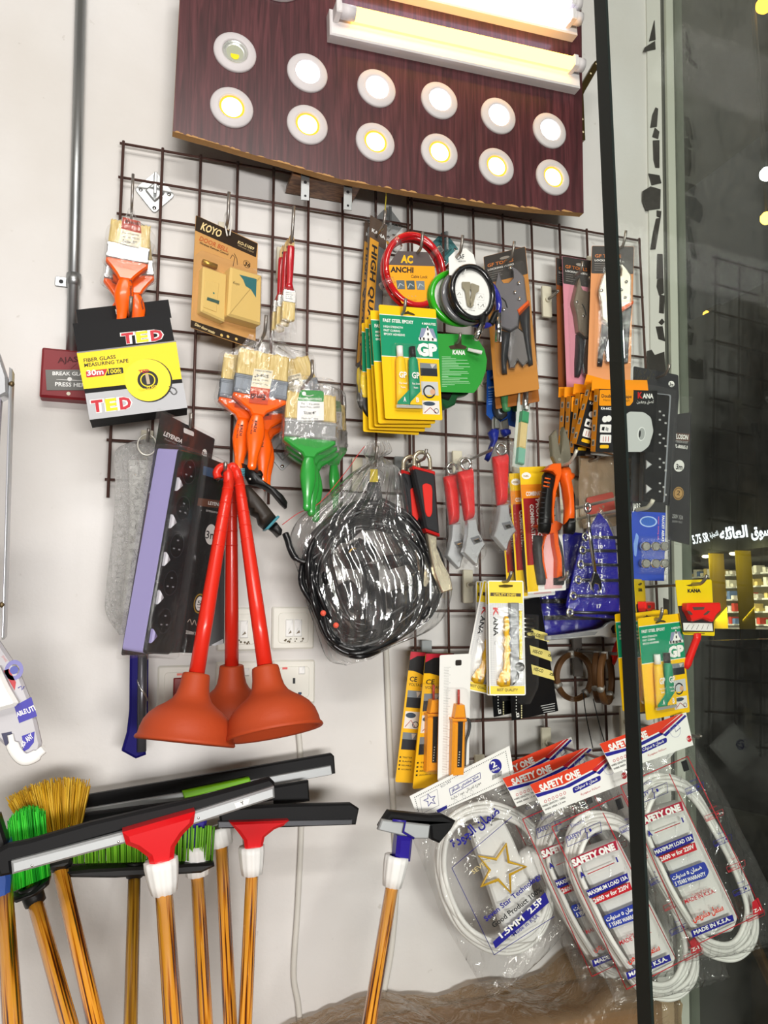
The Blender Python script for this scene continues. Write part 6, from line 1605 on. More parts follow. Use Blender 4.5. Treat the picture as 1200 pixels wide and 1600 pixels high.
# ================================================================ red scrapers
zs_ = pz(960, 890, 6.155)
f = fr(1085, 945, .275); z = .0005
t = thing('scraper_card', 'yellow card with a red window scraper, hanging frontmost in front of the shop window', 'scraper', f, 'red scraper cards')
b = B(); q = f.ls(zs_([(585, 100), (935, 95), (965, 640), (660, 625), (610, 350)]), 0); b.poly(rnd(q, .004), -.001, 0, KY)
b.qpx(f, zs_([(612, 350), (950, 325), (958, 600), (655, 600)]), .0003, mat('262022', .5)); b.text(f, 'KANA', zs_([(705, 220)])[0], zs_([(832, 217)])[0], 5, INK, z, .05)
b.qpx(f, zs_([(690, 150), (790, 130), (835, 135), (800, 155), (720, 160)]), z, mat('5a4a10', .8)); b.done('card', t)
b = B(); b.qpx(f, zs_([(660, 512), (940, 515), (948, 590), (665, 585)]), .006, mat('eceae6', .45))
for i in range(5): b.sweep([f.l3(*zs_([(690+i*50, 575)])[0], .0062), f.l3(*zs_([(720+i*46, 530)])[0], .0062)], .0004, INK, 4)
b.qpx(f, zs_([(662, 602), (965, 605), (963, 632), (664, 620)]), .006, KY); b.text(f, 'WINDOW SCRAPER', zs_([(668, 616)])[0], zs_([(870, 622)])[0], 2.2, INK, .0064, .02); b.done('printed_sleeve', t)
b = B(); RS = mat('ee1c16', .32, name='scraper_red', coat=.3)
b.poly(rnd(f.ls(zs_([(648, 322), (965, 318), (972, 395), (925, 440), (895, 505), (800, 470), (700, 500), (670, 430), (640, 385)]), 0), .003), .002, .018, RS, ch=.003)
for q in ([(750, 360), (870, 358), (860, 385), (765, 390)], [(700, 395), (730, 400), (755, 430), (740, 438), (712, 425)], [(855, 432), (900, 395), (922, 400), (895, 430), (868, 440)]): b.qpx(f, zs_(q), .0183, mat('5a4038', .6))
b.done('head', t)
b = B(); b.sweep([f.l3(*zs_([(798, 610)])[0], .006), f.l3(*zs_([(795, 660)])[0], .004), f.l3(*zs_([(755, 760)])[0], -.004), f.l3(*zs_([(700, 905)])[0], -.012), f.l3(*zs_([(680, 950)])[0], -.014)], [(.0085, .006), (.008, .006), (.0075, .007), (.0085, .008), (.006, .006)], RS, 14); b.done('handle', t)
h0 = .275
for i, (dx, dy, dz, yw, s) in enumerate(((-.062, .004, -.085, 40, 'second from the front'), (-.066, .003, -.120, 40, 'third from the front'), (-.070, .002, -.150, 40, 'rearmost'))):
    dup(t, at(f, dx, dy, dz, 0, yw), 'yellow card with a red window scraper behind the glass door, %s' % s)
hook(1098, 912, .275, 'long steel hook holding the red scraper cards', .016, .8)

f = fr(935, 760, .050)
t = thing('plastic_packet', 'crumpled clear packet with reddish print on the grid behind the blue wrench pouch', 'package', f)
b = B(); b.sheet([(f.l3(*l), f.l3(*r)) for l, r in (((908, 718), (962, 712)), ((904, 755), (968, 750)), ((906, 800), (968, 795)), ((912, 826), (962, 822)))], film(tint='f0e2d0', haze=.35, bump=1.0, bscale=50, refl=1.5, hazecol='d8c4a8', name='beige_film'), 16, 24, .012, .004, 60, 12); b.done('packet', t)
b = B(); b.flat(rnd(f.ls([(916, 778), (958, 768), (962, 800), (918, 806)], .014), .006), .014, mat('b9564a', .5, name='faded_red_print')); b.done('print', t)
hook(936, 716, .06, 'steel hook holding the crumpled clear packet', .01, .8)
# ================================================================ brooms and squeegees leaning on the wall
VARN = streaky('varnished_stick', '4a1c04', 'f2a634', 5, (55, 1.3, 55), .22, c3='c87414', coat=.7, lo=.38, hi=.52, dist=0, detail=1.5)
VARN2 = streaky('olive_varnished_stick', '6a4410', 'b98a2a', 5, (55, 1.3, 55), .25, c3='96681a', coat=.6, lo=.34, hi=.6, dist=0, detail=1.2)
RUBB = mat('0e0e10', .6, name='black_rubber_blade', spec=.25)
ZN = mat('b0b3b4', .5, .45, name='zinc_channel')
def stick_part(t, f, top, bot, h0, h1, r, m, taper=1.0):
    a = P(top[0], top[1], h0); c = P(bot[0], bot[1], h1); d = (c-a).normalized()
    L = (a.z-.012)/-d.z
    p0 = f.w2l(a-d*.02); p1 = f.w2l(a+d*L); y = (p0-p1).normalized(); x = y.cross(Vector((0, 0, 1))).normalized(); zz = x.cross(y)
    T = Matrix((x, y, zz)).transposed().to_4x4(); T.translation = p0; n = (p1-p0).length
    b = B(); b.sweep([(0, 0, 0), (0, -n*.3, 0), (0, -n*.7, 0), (0, -n, 0)], [r*taper, r, r, r], m, 18, ref=(0, 0, 1))
    o = b.done('stick', t); o.matrix_local = T
    return a, d
def collar_part(t, f, top, bot, h, r0, r1, m=None, name='collar', ridged=True):
    a = f.w2l(P(top[0], top[1], h)); c = f.w2l(P(bot[0], bot[1], h)); y = (a-c).normalized(); z = Vector((0, 0, 1)); x = y.cross(z).normalized(); z = x.cross(y)
    T = Matrix((x, y, z)).transposed().to_4x4(); T.translation = c; L = (a-c).length
    b = B(); b.lathe([(r1*.8, 0), (r1, .001), ((r0*.55+r1*.45), L*.35), (r0, L*.8), (r0*.99, L), (r0*.6, L)], m or WHITE, 40, T, True, (lambda q: .045*math.cos(q*12)) if ridged else None); b.done(name, t)
def bar(t, f, pts, z0, z1, m, name, ch=.001):
    b = B(); b.poly(f.ls(pts, z0), z0, z1, m, ch=ch); b.done(name, t)
def zb(s, ox, oy): return lambda pts: [(ox+x/s, oy+y/s) for x, y in pts]
q3 = zb(3, 0, 1200)
GRP = 'squeegees leaning on the wall'
# back squeegee with the lime bracket
f = fr(330, 1225, .07)
t = thing('squeegee', 'wide black squeegee with a lime green bracket, highest at the back of the bunch', 'squeegee', f, GRP)
bar(t, f, [(128, 1242), (516, 1176), (520, 1180), (522, 1207), (300, 1246), (133, 1272)], 0, .012, RUBB, 'rubber_blade', .003)
bar(t, f, [(133, 1262), (300, 1234), (515, 1195), (517, 1209), (302, 1247), (134, 1270)], .010, .020, ZN, 'channel')
bar(t, f, [(284, 1235), (388, 1213), (391, 1220), (288, 1246)], .018, .030, mat('8fe01e', .35, name='lime_plastic'), 'bracket', .002)
collar_part(t, f, (341, 1292), (347, 1321), .075, .021, .019)
stick_part(t, f, (346, 1318), (360, 1600), .075, .22, .0112, VARN)
# black squeegee with the blue neck
f = fr(300, 1262, .115)
t = thing('squeegee', 'black squeegee with a dark blue neck and white collar, between the two red ones', 'squeegee', f, GRP)
bar(t, f, [(108, 1295), (116, 1271), (300, 1248), (480, 1218), (482, 1250), (430, 1258), (300, 1276), (112, 1300)], 0, .012, RUBB, 'rubber_blade', .003)
bar(t, f, [(125, 1296), (300, 1268), (426, 1250), (426, 1258), (300, 1280), (126, 1303)], .010, .018, ZN, 'channel')
NAVY = mat('2a1d8c', .28, name='navy_plastic', coat=.4)
bar(t, f, [(278, 1282), (322, 1274), (320, 1294), (314, 1324), (290, 1326), (284, 1304)], .004, .026, NAVY, 'neck', .005)
collar_part(t, f, (305, 1320), (309, 1368), .130, .0225, .0185)
stick_part(t, f, (308, 1364), (321, 1600), .130, .27, .0112, VARN)
# second red squeegee
f = fr(440, 1275, .165)
t = thing('squeegee', 'black squeegee with a red bracket lying level, right of the front red one', 'squeegee', f, GRP)
bar(t, f, [(340, 1262), (425, 1256), (546, 1253), (558, 1261), (553, 1286), (440, 1290), (345, 1292)], 0, .014, RUBB, 'rubber_blade', .003)
bar(t, f, [(340, 1282), (549, 1279), (548, 1287), (340, 1292)], .012, .020, mat('55565a', .35, .6, name='dark_channel'), 'channel')
SQR = mat('d8141c', .25, name='glossy_red_plastic', coat=.5)
bar(t, f, [(356, 1280), (448, 1277), (440, 1285), (425, 1291), (410, 1303), (406, 1322), (380, 1323), (378, 1308), (368, 1294)], .008, .034, SQR, 'bracket', .005)
collar_part(t, f, (393, 1322), (394, 1367), .185, .0205, .0165)
stick_part(t, f, (394, 1363), (383, 1600), .185, .30, .0105, VARN)
# long green broom
f = fr(215, 1335, .135)
t = thing('broom', 'wide push broom with upright green bristles and a thin olive stick', 'broom', f, 'brooms leaning on the wall')
GB2 = mat('6fae2c', .45, name='leaf_green_bristle')
b = B()
for k in range(60):
    x = 112+k*3.7; y0 = 1349-3.5*math.sin(PI*k/59)*0-(k/59)*5; yt = 1292+random.uniform(-3, 3); 
    for dz in (-.012, .0, .012):
        xx = x+random.uniform(-1, 1); b.sweep([f.l3(xx, y0, dz), f.l3(xx+(k-30)*.12, yt, dz*1.6)], .0019, GB2 if (k+int(dz*100)) % 3 else mat('4d8a1c', .45, name='deep_green_bristle'), 5)
b.done('bristles', t)
bar(t, f, [(106, 1350), (140, 1346), (250, 1341), (330, 1336), (331, 1342), (310, 1352), (180, 1359), (112, 1358)], -.022, .024, BLACK, 'base', .004)
collar_part(t, f, (211, 1346), (210, 1371), .135, .0140, .0135, BLACK, 'socket', False)
stick_part(t, f, (210, 1366), (204, 1600), .135, .25, .0102, VARN2)
# fan brooms
def fan_broom(f, label, rows, cols, base, sock, stk, hh, n, pale=None, grp='brooms leaning on the wall'):
    t = thing('broom', label, 'broom', f, grp)
    b = B(); rs = random.Random(n)
    (bl, br), (tl, tr) = rows
    for k in range(n):
        u = k/(n-1); v = rs.random(); 
        x0 = bl[0]+(br[0]-bl[0])*u; y0 = bl[1]+(br[1]-bl[1])*u
        x1 = tl[0]+(tr[0]-tl[0])*(u+rs.uniform(-.05, .05)); y1 = tl[1]+(tr[1]-tl[1])*u-14*math.sin(PI*u)+rs.uniform(-9, 7)
        dz = rs.uniform(-.02, .02); m = cols[rs.randrange(len(cols))]
        b.sweep([f.l3(x0, y0, dz*.7), f.l3((x0+x1)/2+rs.uniform(-2, 2), (y0+y1)/2, dz), f.l3(x1, y1, dz*1.5)], [.0016, .0014, .0007], m, 4)
    b.done('bristles', t)
    bar(t, f, base, -.02, .022, BLACK, 'base', .005)
    collar_part(t, f, sock[0], sock[1], hh, sock[2], sock[2]*.95, BLACK, 'socket', False)
    stick_part(t, f, stk[0], stk[1], hh, hh+.13, stk[2], VARN)
    return t
YB3 = [mat('d9a91c', .5, name='straw_yellow_bristle'), mat('c2921a', .5, name='ochre_bristle'), mat('e8c040', .5, name='light_straw_bristle')]
f = fr(85, 1300, .14)
fan_broom(f, 'fan broom with worn yellow bristles, second from the left', (((66, 1342), (116, 1335)), ((14, 1252), (136, 1226))), YB3, [(66, 1340), (112, 1330), (116, 1338), (104, 1346), (72, 1350)], ((92, 1338), (96, 1358), .0165), ((93, 1352), (150, 1600), .0122), .14, 460)
f = fr(45, 1340, .185)
GN = [mat('28c32e', .45, name='bright_green_bristle'), mat('1fa028', .45, name='grass_green_bristle'), mat('46d83a', .45, name='light_green_bristle')]
fan_broom(f, 'fan broom with bright green bristles near the left edge', (((22, 1392), (78, 1368)), ((12, 1290), (68, 1272))), GN, [(18, 1392), (50, 1382), (80, 1362), (80, 1370), (62, 1386), (30, 1398)], ((46, 1384), (56, 1412), .0165), ((54, 1406), (108, 1600), .0118), .185, 420)
f = fr(8, 1340, .235)
t = thing('broom', 'broom with a black and blue head, cut by the left edge of the photo', 'broom', f, 'brooms leaning on the wall')
bar(t, f, [(-40, 1275), (2, 1268), (16, 1312), (12, 1322), (-40, 1330)], -.01, .02, BLACK, 'head', .004)
BLU = mat('3b63b8', .35, name='mid_blue_plastic')
bar(t, f, [(-40, 1326), (14, 1318), (18, 1306), (20, 1314), (15, 1326), (-40, 1336)], -.008, .022, BLU, 'trim', .002)
bar(t, f, [(-30, 1335), (14, 1325), (20, 1364), (18, 1398), (-20, 1402), (-30, 1370)], -.012, .016, mat('2c4f9a', .4, name='dark_blue_base'), 'base', .006)
stick_part(t, f, (6, 1396), (20, 1600), .235, .36, .0128, VARN)
# front red squeegee
f = fr(240, 1290, .285)
t = thing('squeegee', 'large zinc and black squeegee with a red bracket, frontmost and tilted', 'squeegee', f, GRP)
bar(t, f, [(-4, 1326), (14, 1316), (45, 1310), (142, 1282), (300, 1246), (420, 1213), (427, 1220), (427, 1232), (300, 1268), (190, 1296), (20, 1344), (22, 1362), (2, 1366), (-8, 1345)], 0, .014, RUBB, 'rubber_blade', .004)
bar(t, f, [(19, 1342), (100, 1321), (195, 1296), (300, 1266), (426, 1226), (427, 1244), (300, 1286), (196, 1314), (100, 1340), (21, 1362)], .010, .024, ZN, 'channel', .003)
b = B()
for x, y in ((50, 1352), (185, 1315), (310, 1278)): p = f.l3(x, y, .023); b = B(); b.ball(tuple(p), .0022, CHROME, 8); b.done('rivet', t)
b = B(); b.qpx(f, [(366, 1255), (390, 1247), (388, 1256), (369, 1263)], .0244, PAPER); b.text(f, 'Y', (377, 1258), (382, 1256), 5, INK, .0247, .03); b.done('sticker', t)
bar(t, f, q3([(573, 278), (740, 230), (908, 183), (900, 240), (850, 290), (815, 345), (805, 440), (705, 448), (690, 392), (640, 355), (590, 335)]), .012, .046, SQR, 'bracket', .007)
collar_part(t, f, (251, 1343), (257, 1396), .315, .0235, .0175)
stick_part(t, f, (256, 1392), (271, 1600), .315, .43, .0123, VARN)
# small squeegee on the right
f = fr(645, 1290, .20)
t = thing('squeegee', 'small black squeegee with a dark blue neck, standing alone beside the white cable', 'squeegee', f, GRP)
z5_ = zb(3, 400, 1200)
bar(t, f, z5_([(612, 193), (800, 212), (860, 208), (920, 238), (900, 275), (845, 342), (805, 325), (800, 270), (590, 240), (566, 268), (575, 250)]), -.004, .014, RUBB, 'rubber_blade', .004)
bar(t, f, z5_([(582, 236), (808, 262), (800, 325), (735, 325), (565, 285)]), .012, .022, ZN, 'channel', .002)
b = B(); b.poly(f.ls(z5_([(640, 300), (712, 305), (700, 420), (630, 410)]), 0), .006, .030, NAVY, ch=.006); b.sweep([f.l3(*z5_([(640, 245)])[0], .026), f.l3(*z5_([(700, 250)])[0], .026), f.l3(*z5_([(690, 300)])[0], .026), f.l3(*z5_([(740, 330)])[0], .024)], .0022, NAVY, 8); b.done('neck', t)
collar_part(t, f, (620, 1337), (612, 1386), .218, .0205, .0158)
stick_part(t, f, (613, 1382), (577, 1600), .218, .33, .0112, VARN)
# lone stick behind the extension bags at the far right
f = fr(1180, 1470, .14)
t = thing('broom_stick', 'plain wooden stick leaning behind the rightmost extension cord bag', 'stick', f)
stick_part(t, f, (1150, 1410), (1235, 1600), .12, .22, .0115, streaky('dull_wood', '5a3a20', '8a6238', 6, (20, 2, 20)))

# ================================================================ bagged extension cords
CORD = mat('ecebe6', .38, name='white_cord')
ZS = mat('e9e8e4', .35, name='white_plastic_strip')
FILM2 = film(haze=.014, bump=.9, bscale=30, refl=1.8, rough=.05, stretch=(1.4, .6, 1), name='clear_cord_bag')
BLUI = mat('22218a', .45, name='blue_ink'); REDI = mat('c02330', .45, name='red_ink'); ORI = mat('dc3f22', .45, name='orange_red_print')
q9 = zb(3, 400, 1200); q8 = zb(3, 800, 1200); q6 = zb(6, 600, 1000)
def tl(b, f, s, p0, p1, hp, m, z, bold=.0): b.text(f, s, p0, p1, hp, m, z, bold)
# --- seven star
f = fr(770, 1370, .135)
t = thing('extension_cord_bag', 'bagged white extension cord with a gold star and blue lettering, leftmost of the bags', 'extension cord', f, 'bagged extension cords')
b = B(); z = .016
q = f.ls([(640, 1244), (796, 1165), (804, 1218), (655, 1283)], z); b.poly(q, z-.001, z, PAPER)
zz = z+.0004
for a, c in (((648, 1246), (790, 1174)), ((790, 1174), (798, 1214)), ((662, 1278), (798, 1214)), ((648, 1246), (656, 1276))):
    n = int(math.hypot(c[0]-a[0], c[1]-a[1])/3)
    for i in range(n):
        u = i/n; x = a[0]+(c[0]-a[0])*u; y = a[1]+(c[1]-a[1])*u; b.disc(f.l(x, y, zz), .0010, zz, INK, 6)
c = f.l(774, 1197, zz); b.disc(c, .0135, zz, BLUI, 26); tl(b, f, '2', (770, 1200), (777, 1196.5), 9, PAPER, zz+.0003, .03); tl(b, f, 'YEARS', (767, 1207), (781, 1201), 3, PAPER, zz+.0003, .02)
q = [(702, 1233), (750, 1207), (751, 1216), (704, 1243)]
for i in range(4): b.sweep([f.l3(*q[i], zz), f.l3(*q[(i+1) % 4], zz)], .0005, BLUI, 5)
tl(b, f, arabic('منتج مخصص للسافر'), (706, 1238), (748, 1214), 5, BLUI, zz+.0002, .02); tl(b, f, arabic('موزع كهربائي جودة عالية'), (706, 1250), (752, 1224), 4, INK, zz+.0002)
tl(b, f, 'RO-343', (690, 1231), (705, 1222), 3.5, mat('7a7a80', .5), zz+.0002)
def star(b, f, cx, cy, R, rot, m, z, fill=False, w=.0008):
    pts = []
    for i in range(10):
        a = rot+PI*i/5; r = R if i % 2 == 0 else R*.42; pts.append((cx+r*math.sin(a), cy-r*math.cos(a)))
    P3_ = [f.l3(x, y, z) for x, y in pts]
    b.sweep([tuple(p) for p in P3_], w, m, 5, closed=True, sm=False)
star(b, f, 672, 1250, 10, -.35, BLUI, zz, w=.0009); 
q = [(656, 1247), (683, 1233), (686, 1258), (660, 1271)]
for i in range(4): b.sweep([f.l3(*q[i], zz), f.l3(*q[(i+1) % 4], zz)], .0003, mat('8a8a9a', .5), 4)
b.qpx(f, [(682, 1266), (698, 1258), (699, 1263), (684, 1271)], zz, BLUI)
for i in range(12): b.qpx(f, [(769+i*1.25, 1219-i*.62), (769.7+i*1.25, 1218.7-i*.62), (770.2+i*1.25, 1211-i*.62), (769.5+i*1.25, 1211.4-i*.62)], zz, INK)
for x, y in ((712, 1252), (725, 1245), (737, 1238)): b.disc(f.l(x, y, zz), .0034, zz+.0001, mat('9a9aa2', .5), 14, r0=.003)
b.done('header_card', t)
b = B(); rs = random.Random(2)
base = [(681, 1350), (690, 1295), (722, 1264), (770, 1256), (820, 1278), (856, 1325), (868, 1385), (852, 1450), (815, 1484), (770, 1486), (725, 1458), (694, 1408)]
for k in range(4):
    pts = []
    for x, y in base:
        s = 1-k*.045+rs.uniform(-.012, .012); pts.append(tuple(f.l3(775+(x-775)*s+rs.uniform(-2, 2), 1372+(y-1372)*s, -.010+k*.006+rs.uniform(-.003, .003))))
    b.sweep(smooth_path(pts, 6, True), .0050, CORD, 10, closed=True)
b.done('cord', t)
b = B(); q = f.ls([(733, 1296), (783, 1278), (800, 1312), (850, 1440), (832, 1470), (800, 1474), (788, 1460)], 0); b.poly(rnd(q, .008), -.012, .010, ZS, ch=.004)
for x, y in ((742, 1308), (768, 1289), (774, 1378), (800, 1462), (836, 1440)): b.disc(f.l(x, y, .0102), .0018, .0103, mat('8a8a88', .5), 8)
b.done('socket_strip', t)
b = B(); b.dome(f.ls([(812, 1330), (824, 1322), (838, 1326), (846, 1345), (842, 1365), (826, 1375), (814, 1362), (808, 1345)], 0), -.004, .020, ZS, frac=.3); b.done('plug', t)
b = B(); z = .0235
GOLD = mat('c9a02c', .4, name='gold_print')
star(b, f, 782, 1358, 40, .22, GOLD, z, w=.003)
tl(b, f, 'SEVEN', (740, 1366), (766, 1346), 7, mat('d9c48a', .5), z)
for a, c in (((706, 1356), (800, 1276)), ((706, 1356), (772, 1492)), ((772, 1492), (866, 1432))): b.sweep([f.l3(*a, z), f.l3(*c, z)], .0006, BLUI, 5)
tl(b, f, arabic('ضمان الجودة'), (710, 1326), (782, 1270), 14, BLUI, z+.0004, .03)
tl(b, f, 'Seven Star Technology', (760, 1440), (846, 1370), 8, BLUI, z+.0004, .02); tl(b, f, 'Good Product 100%', (772, 1450), (848, 1392), 8, INK, z+.0004, .02)
b.qpx(f, [(770, 1472), (852, 1394), (858, 1410), (774, 1482)], z, BLUI); tl(b, f, '1.5MM', (784, 1466), (820, 1437), 9, PAPER, z+.0005, .03); tl(b, f, '2.5P', (829, 1428), (850, 1408), 9, PAPER, z+.0005, .03)
tl(b, f, 'Made in KSA', (803, 1463), (843, 1432), 6, BLUI, z+.0005, .01)
b.done('bag_print', t)
b = B(); b.sheet([(f.l3(*l), f.l3(*r)) for l, r in (((648, 1272), (804, 1205)), ((642, 1300), (826, 1236)), ((668, 1370), (868, 1310)), ((694, 1440), (896, 1395)), ((722, 1490), (905, 1425)), ((758, 1550), (850, 1490)), ((766, 1560), (800, 1538)))], FILM2, 34, 50, .021, .004, 60, 21, .002); b.done('clear_bag', t)
hook(792, 1222, .12, 'steel hook holding the star printed extension cord bag', .004, .5)
f = fr(1012, 1160, .05)
t = thing('extension_cord_bag', 'white header card with a blue number 2 badge, behind the bagged cords', 'extension cord', f, 'bagged extension cords')
b = B(); b.poly(f.ls([(1020, 1128), (1062, 1166), (1020, 1215), (975, 1180)], 0), -.001, 0, PAPER); c = f.l(1010, 1165); b.disc(c, .0125, .0004, BLUI, 24); tl(b, f, '2', (1007, 1169), (1014, 1165), 8, PAPER, .0008, .03)
for a, c in (((1012, 1141), (1035, 1161)), ((1012, 1141), (992, 1164))):
    for i in range(9): b.disc(f.l(a[0]+(c[0]-a[0])*i/8, a[1]+(c[1]-a[1])*i/8), .0012, .0004, INK, 5)
b.done('header_card', t)
# --- red and blue printed bags
fSo = fr(985, 1390, .235)
def safety_bag(label):
    f = fSo; t = thing('extension_cord_bag', label, 'extension cord', f, 'bagged extension cords')
    z = .018; zz = z+.0004
    b = B(); b.poly(f.ls([(828, 1226), (970, 1170), (982, 1222), (852, 1272)], z), z-.0012, z, PAPER)
    b.qpx(f, [(828, 1226), (880, 1205), (960, 1173), (925, 1203), (880, 1226), (836, 1240)], zz, ORI)
    b.qpx(f, [(836, 1241), (882, 1228), (928, 1204), (934, 1206), (890, 1230), (840, 1246)], zz, BLUI)
    b.qpx(f, [(925, 1203), (962, 1173), (966, 1173), (930, 1207)], zz, REDI); b.qpx(f, [(932, 1208), (968, 1174), (971, 1176), (937, 1210)], zz+.0001, BLUI)
    tl(b, f, 'SAFETY ONE', (845, 1237), (908, 1211), 10, PAPER, zz+.0003, .05)
    c = f.l(952, 1200, z); b.disc(c, .0125, zz+.0002, mat('a9abc4', .5), 22, r0=.0118); b.sweep([f.l3(944, 1202, zz), f.l3(951, 1194, zz), f.l3(953, 1202, zz), f.l3(961, 1195, zz)], .0008, mat('8a8ca8', .5), 5)
    b.poly(rnd(f.ls([(894, 1231), (938, 1211), (939, 1219), (896, 1240)], z), .004), z, zz, BLUI); tl(b, f, arabic('ضمان ٥ سنوات'), (899, 1235), (934, 1219), 5, PAPER, zz+.0003, .02)
    tl(b, f, arabic('صناعة سعودية'), (908, 1243), (938, 1230), 3.4, REDI, zz+.0003)
    for i in range(6): b.disc(f.l(852+i*6, 1252-i*2.6, z), .0028, zz+.0001, REDI, 12, r0=.002)
    tl(b, f, 'WIRE LENGTH - YARD', (848, 1262), (884, 1247), 3, INK, zz+.0003, .01); tl(b, f, 'WIRE AREA 1.5 mm', (852, 1267), (884, 1253), 2.8, INK, zz+.0003, .01)
    c = f.l(975, 1212, z); b.disc(c, .006, zz+.0002, REDI, 16); tl(b, f, 'Z-1', (971, 1215), (979, 1211.5), 3, PAPER, zz+.0004, .02)
    b.done('header_card', t)
    b = B(); rs = random.Random(8)
    base = [(886, 1350), (890, 1305), (912, 1276), (950, 1272), (984, 1290), (1020, 1340), (1058, 1410), (1088, 1485), (1086, 1530), (1062, 1556), (1030, 1560), (996, 1542), (950, 1480), (910, 1410)]
    for k in range(6):
        pts = []
        for x, y in base:
            s = 1-k*.032+rs.uniform(-.012, .012); pts.append(tuple(f.l3(985+(x-985)*s*(1 if k < 3 else .96)+rs.uniform(-2, 2), 1415+(y-1415)*s, -.016+k*.006+rs.uniform(-.003, .003))))
        b.sweep(smooth_path(pts, 6, True), .0048, CORD, 10, closed=True)
    b.done('cord', t)
    b = B(); b.poly(rnd(f.ls([(898, 1332), (962, 1310), (1040, 1462), (1052, 1492), (1044, 1514), (1000, 1524), (988, 1512), (912, 1370)], .0), .008), -.010, .012, ZS, ch=.005); b.done('socket_strip', t)
    b = B(); z = .0255; zz = z+.0002
    for a, c in (((862, 1292), (972, 1241)), ((862, 1292), (979, 1546)), ((972, 1241), (1096, 1486)), ((979, 1546), (1096, 1486)), ((942, 1270), (1056, 1498))): b.sweep([f.l3(*a, z), f.l3(*c, z)], .0009, REDI, 5)
    for ox, oy, m in ((0, 0, BLUI), (84, -14, BLUI), (116, 28, REDI), (130, 68, BLUI), (152, 108, REDI), (162, 146, BLUI), (184, 186, REDI)):
        s = 1.0 if ox == 0 else .55
        q = [(884+ox, 1308+oy), (884+ox+54*s, 1308+oy-24*s), (884+ox+56*s, 1308+oy-8*s), (887+ox, 1308+oy+15*s)]
        for i in range(4): b.sweep([f.l3(*q[i], z), f.l3(*q[(i+1) % 4], z)], .0005, m, 4)
        tl(b, f, 'SAFETY', (888+ox, 1314+oy+2*(s < 1)), (888+ox+22*s, 1314+oy-10*s), 6*s, m, zz, .02); tl(b, f, '1', (922+ox-38*(1-s), 1300+oy+10*(1-s)), (925+ox-38*(1-s), 1298.5+oy+10*(1-s)), 5*s, m, zz, .02)
        tl(b, f, 'Electric', (893+ox, 1293+oy+7*(1-s)), (893+ox+21*s, 1293+oy+7*(1-s)-9*s), 5*s, m, zz)
        x, y = 914+ox-28*(1-s), 1303+oy+6*(1-s); b.sweep([f.l3(x, y-9*s, z), f.l3(x+1, y-2*s, z), f.l3(x+3*s, y-3*s, z), f.l3(x+4*s, y+8*s, z)], .0009*s, m, 5)
    b.qpx(f, [(892, 1342), (940, 1322), (962, 1313), (966, 1328), (930, 1338), (897, 1357)], z, mat('a81f3a', .45, name='maroon_banner')); tl(b, f, 'SAFETY ONE', (896, 1354), (962, 1327), 10, PAPER, zz+.0003, .06)
    tl(b, f, 'A', (908, 1372), (915, 1369), 8, BLUI, zz, .05); tl(b, f, 'i', (964, 1347), (966.5, 1346), 8, BLUI, zz, .05)
    b.sweep([f.l3(918, 1366, z), f.l3(960, 1348, z)], .0008, REDI, 5)
    b.qpx(f, [(916, 1392), (980, 1364), (983, 1376), (921, 1404)], z, BLUI); tl(b, f, 'MAXIMUM LOAD 13A', (920, 1400), (981, 1373), 6, PAPER, zz+.0003, .03)
    b.qpx(f, [(925, 1404), (984, 1378), (988, 1390), (932, 1413)], z, REDI); tl(b, f, '2600 w for 220V', (929, 1411), (984, 1387), 6.5, PAPER, zz+.0003, .03)
    b.poly(rnd(f.ls([(942, 1432), (1000, 1408), (1008, 1424), (1003, 1434), (952, 1452)], z), .005), z-.0002, z, mat('2f3f9e', .45, name='badge_blue')); tl(b, f, arabic('ضمان ٥ سنوات'), (948, 1440), (996, 1420), 6.5, PAPER, zz+.0003, .03); tl(b, f, '5 YEARS WARRANTY', (953, 1449), (1003, 1430), 6, PAPER, zz+.0003, .03)
    tl(b, f, 'MADE IN K.S.A.', (969, 1477), (1018, 1457), 6.5, REDI, zz, .02); tl(b, f, arabic('صناعة السعودية'), (980, 1464), (1010, 1452), 4, REDI, zz)
    tl(b, f, arabic('سنمل مشريص'), (982, 1505), (1032, 1484), 10, mat('d8402a', .45), zz, .04)
    b.qpx(f, [(978, 1520), (1046, 1491), (1049, 1501), (981, 1531)], z, BLUI); tl(b, f, 'MADE IN K.S.A.', (984, 1526), (1043, 1500), 6, PAPER, zz+.0003, .03)
    b.qpx(f, [(1078, 1470), (1088, 1462), (1097, 1484), (1080, 1491)], z, REDI); tl(b, f, 'Z-1', (1082, 1487), (1093, 1482), 5, PAPER, zz+.0003, .03)
    b.poly(rnd(f.ls([(961, 1250), (970, 1246), (975, 1262), (966, 1266)], z), .001), z-.0002, z, INK)
    b.done('bag_print', t)
    b = B(); b.sheet([(f.l3(*l), f.l3(*r)) for l, r in (((838, 1246), (978, 1194)), ((846, 1272), (990, 1226)), ((868, 1330), (1030, 1290)), ((900, 1410), (1072, 1372)), ((930, 1490), (1112, 1452)), ((958, 1560), (1138, 1520)), ((966, 1572), (1140, 1526)))], FILM2, 34, 56, .023, .004, 60, 31, .002); b.done('clear_bag', t)
    return t
t = safety_bag('bagged white extension cord with red and blue print, frontmost, crossed by the glass door edge')
f = fSo
dup(t, at(f, .128, .064, .025, -1), 'bagged white extension cord with red and blue print, rightmost in front of the window')
dup(t, at(f, -.020, -.006, -.075, -1), 'bagged white extension cord with red and blue print, behind the frontmost one on its left')
dup(t, at(f, -.004, .002, -.150, 2), 'bagged white extension cord with red and blue print, rearmost against the grid')
hook(948, 1188, .22, 'steel hook holding the front red and blue cord bags', .004, .5)
hook(1094, 1152, .24, 'steel hook holding the rightmost red and blue cord bag', .004, .5)
f = fr(825, 1215, .055)
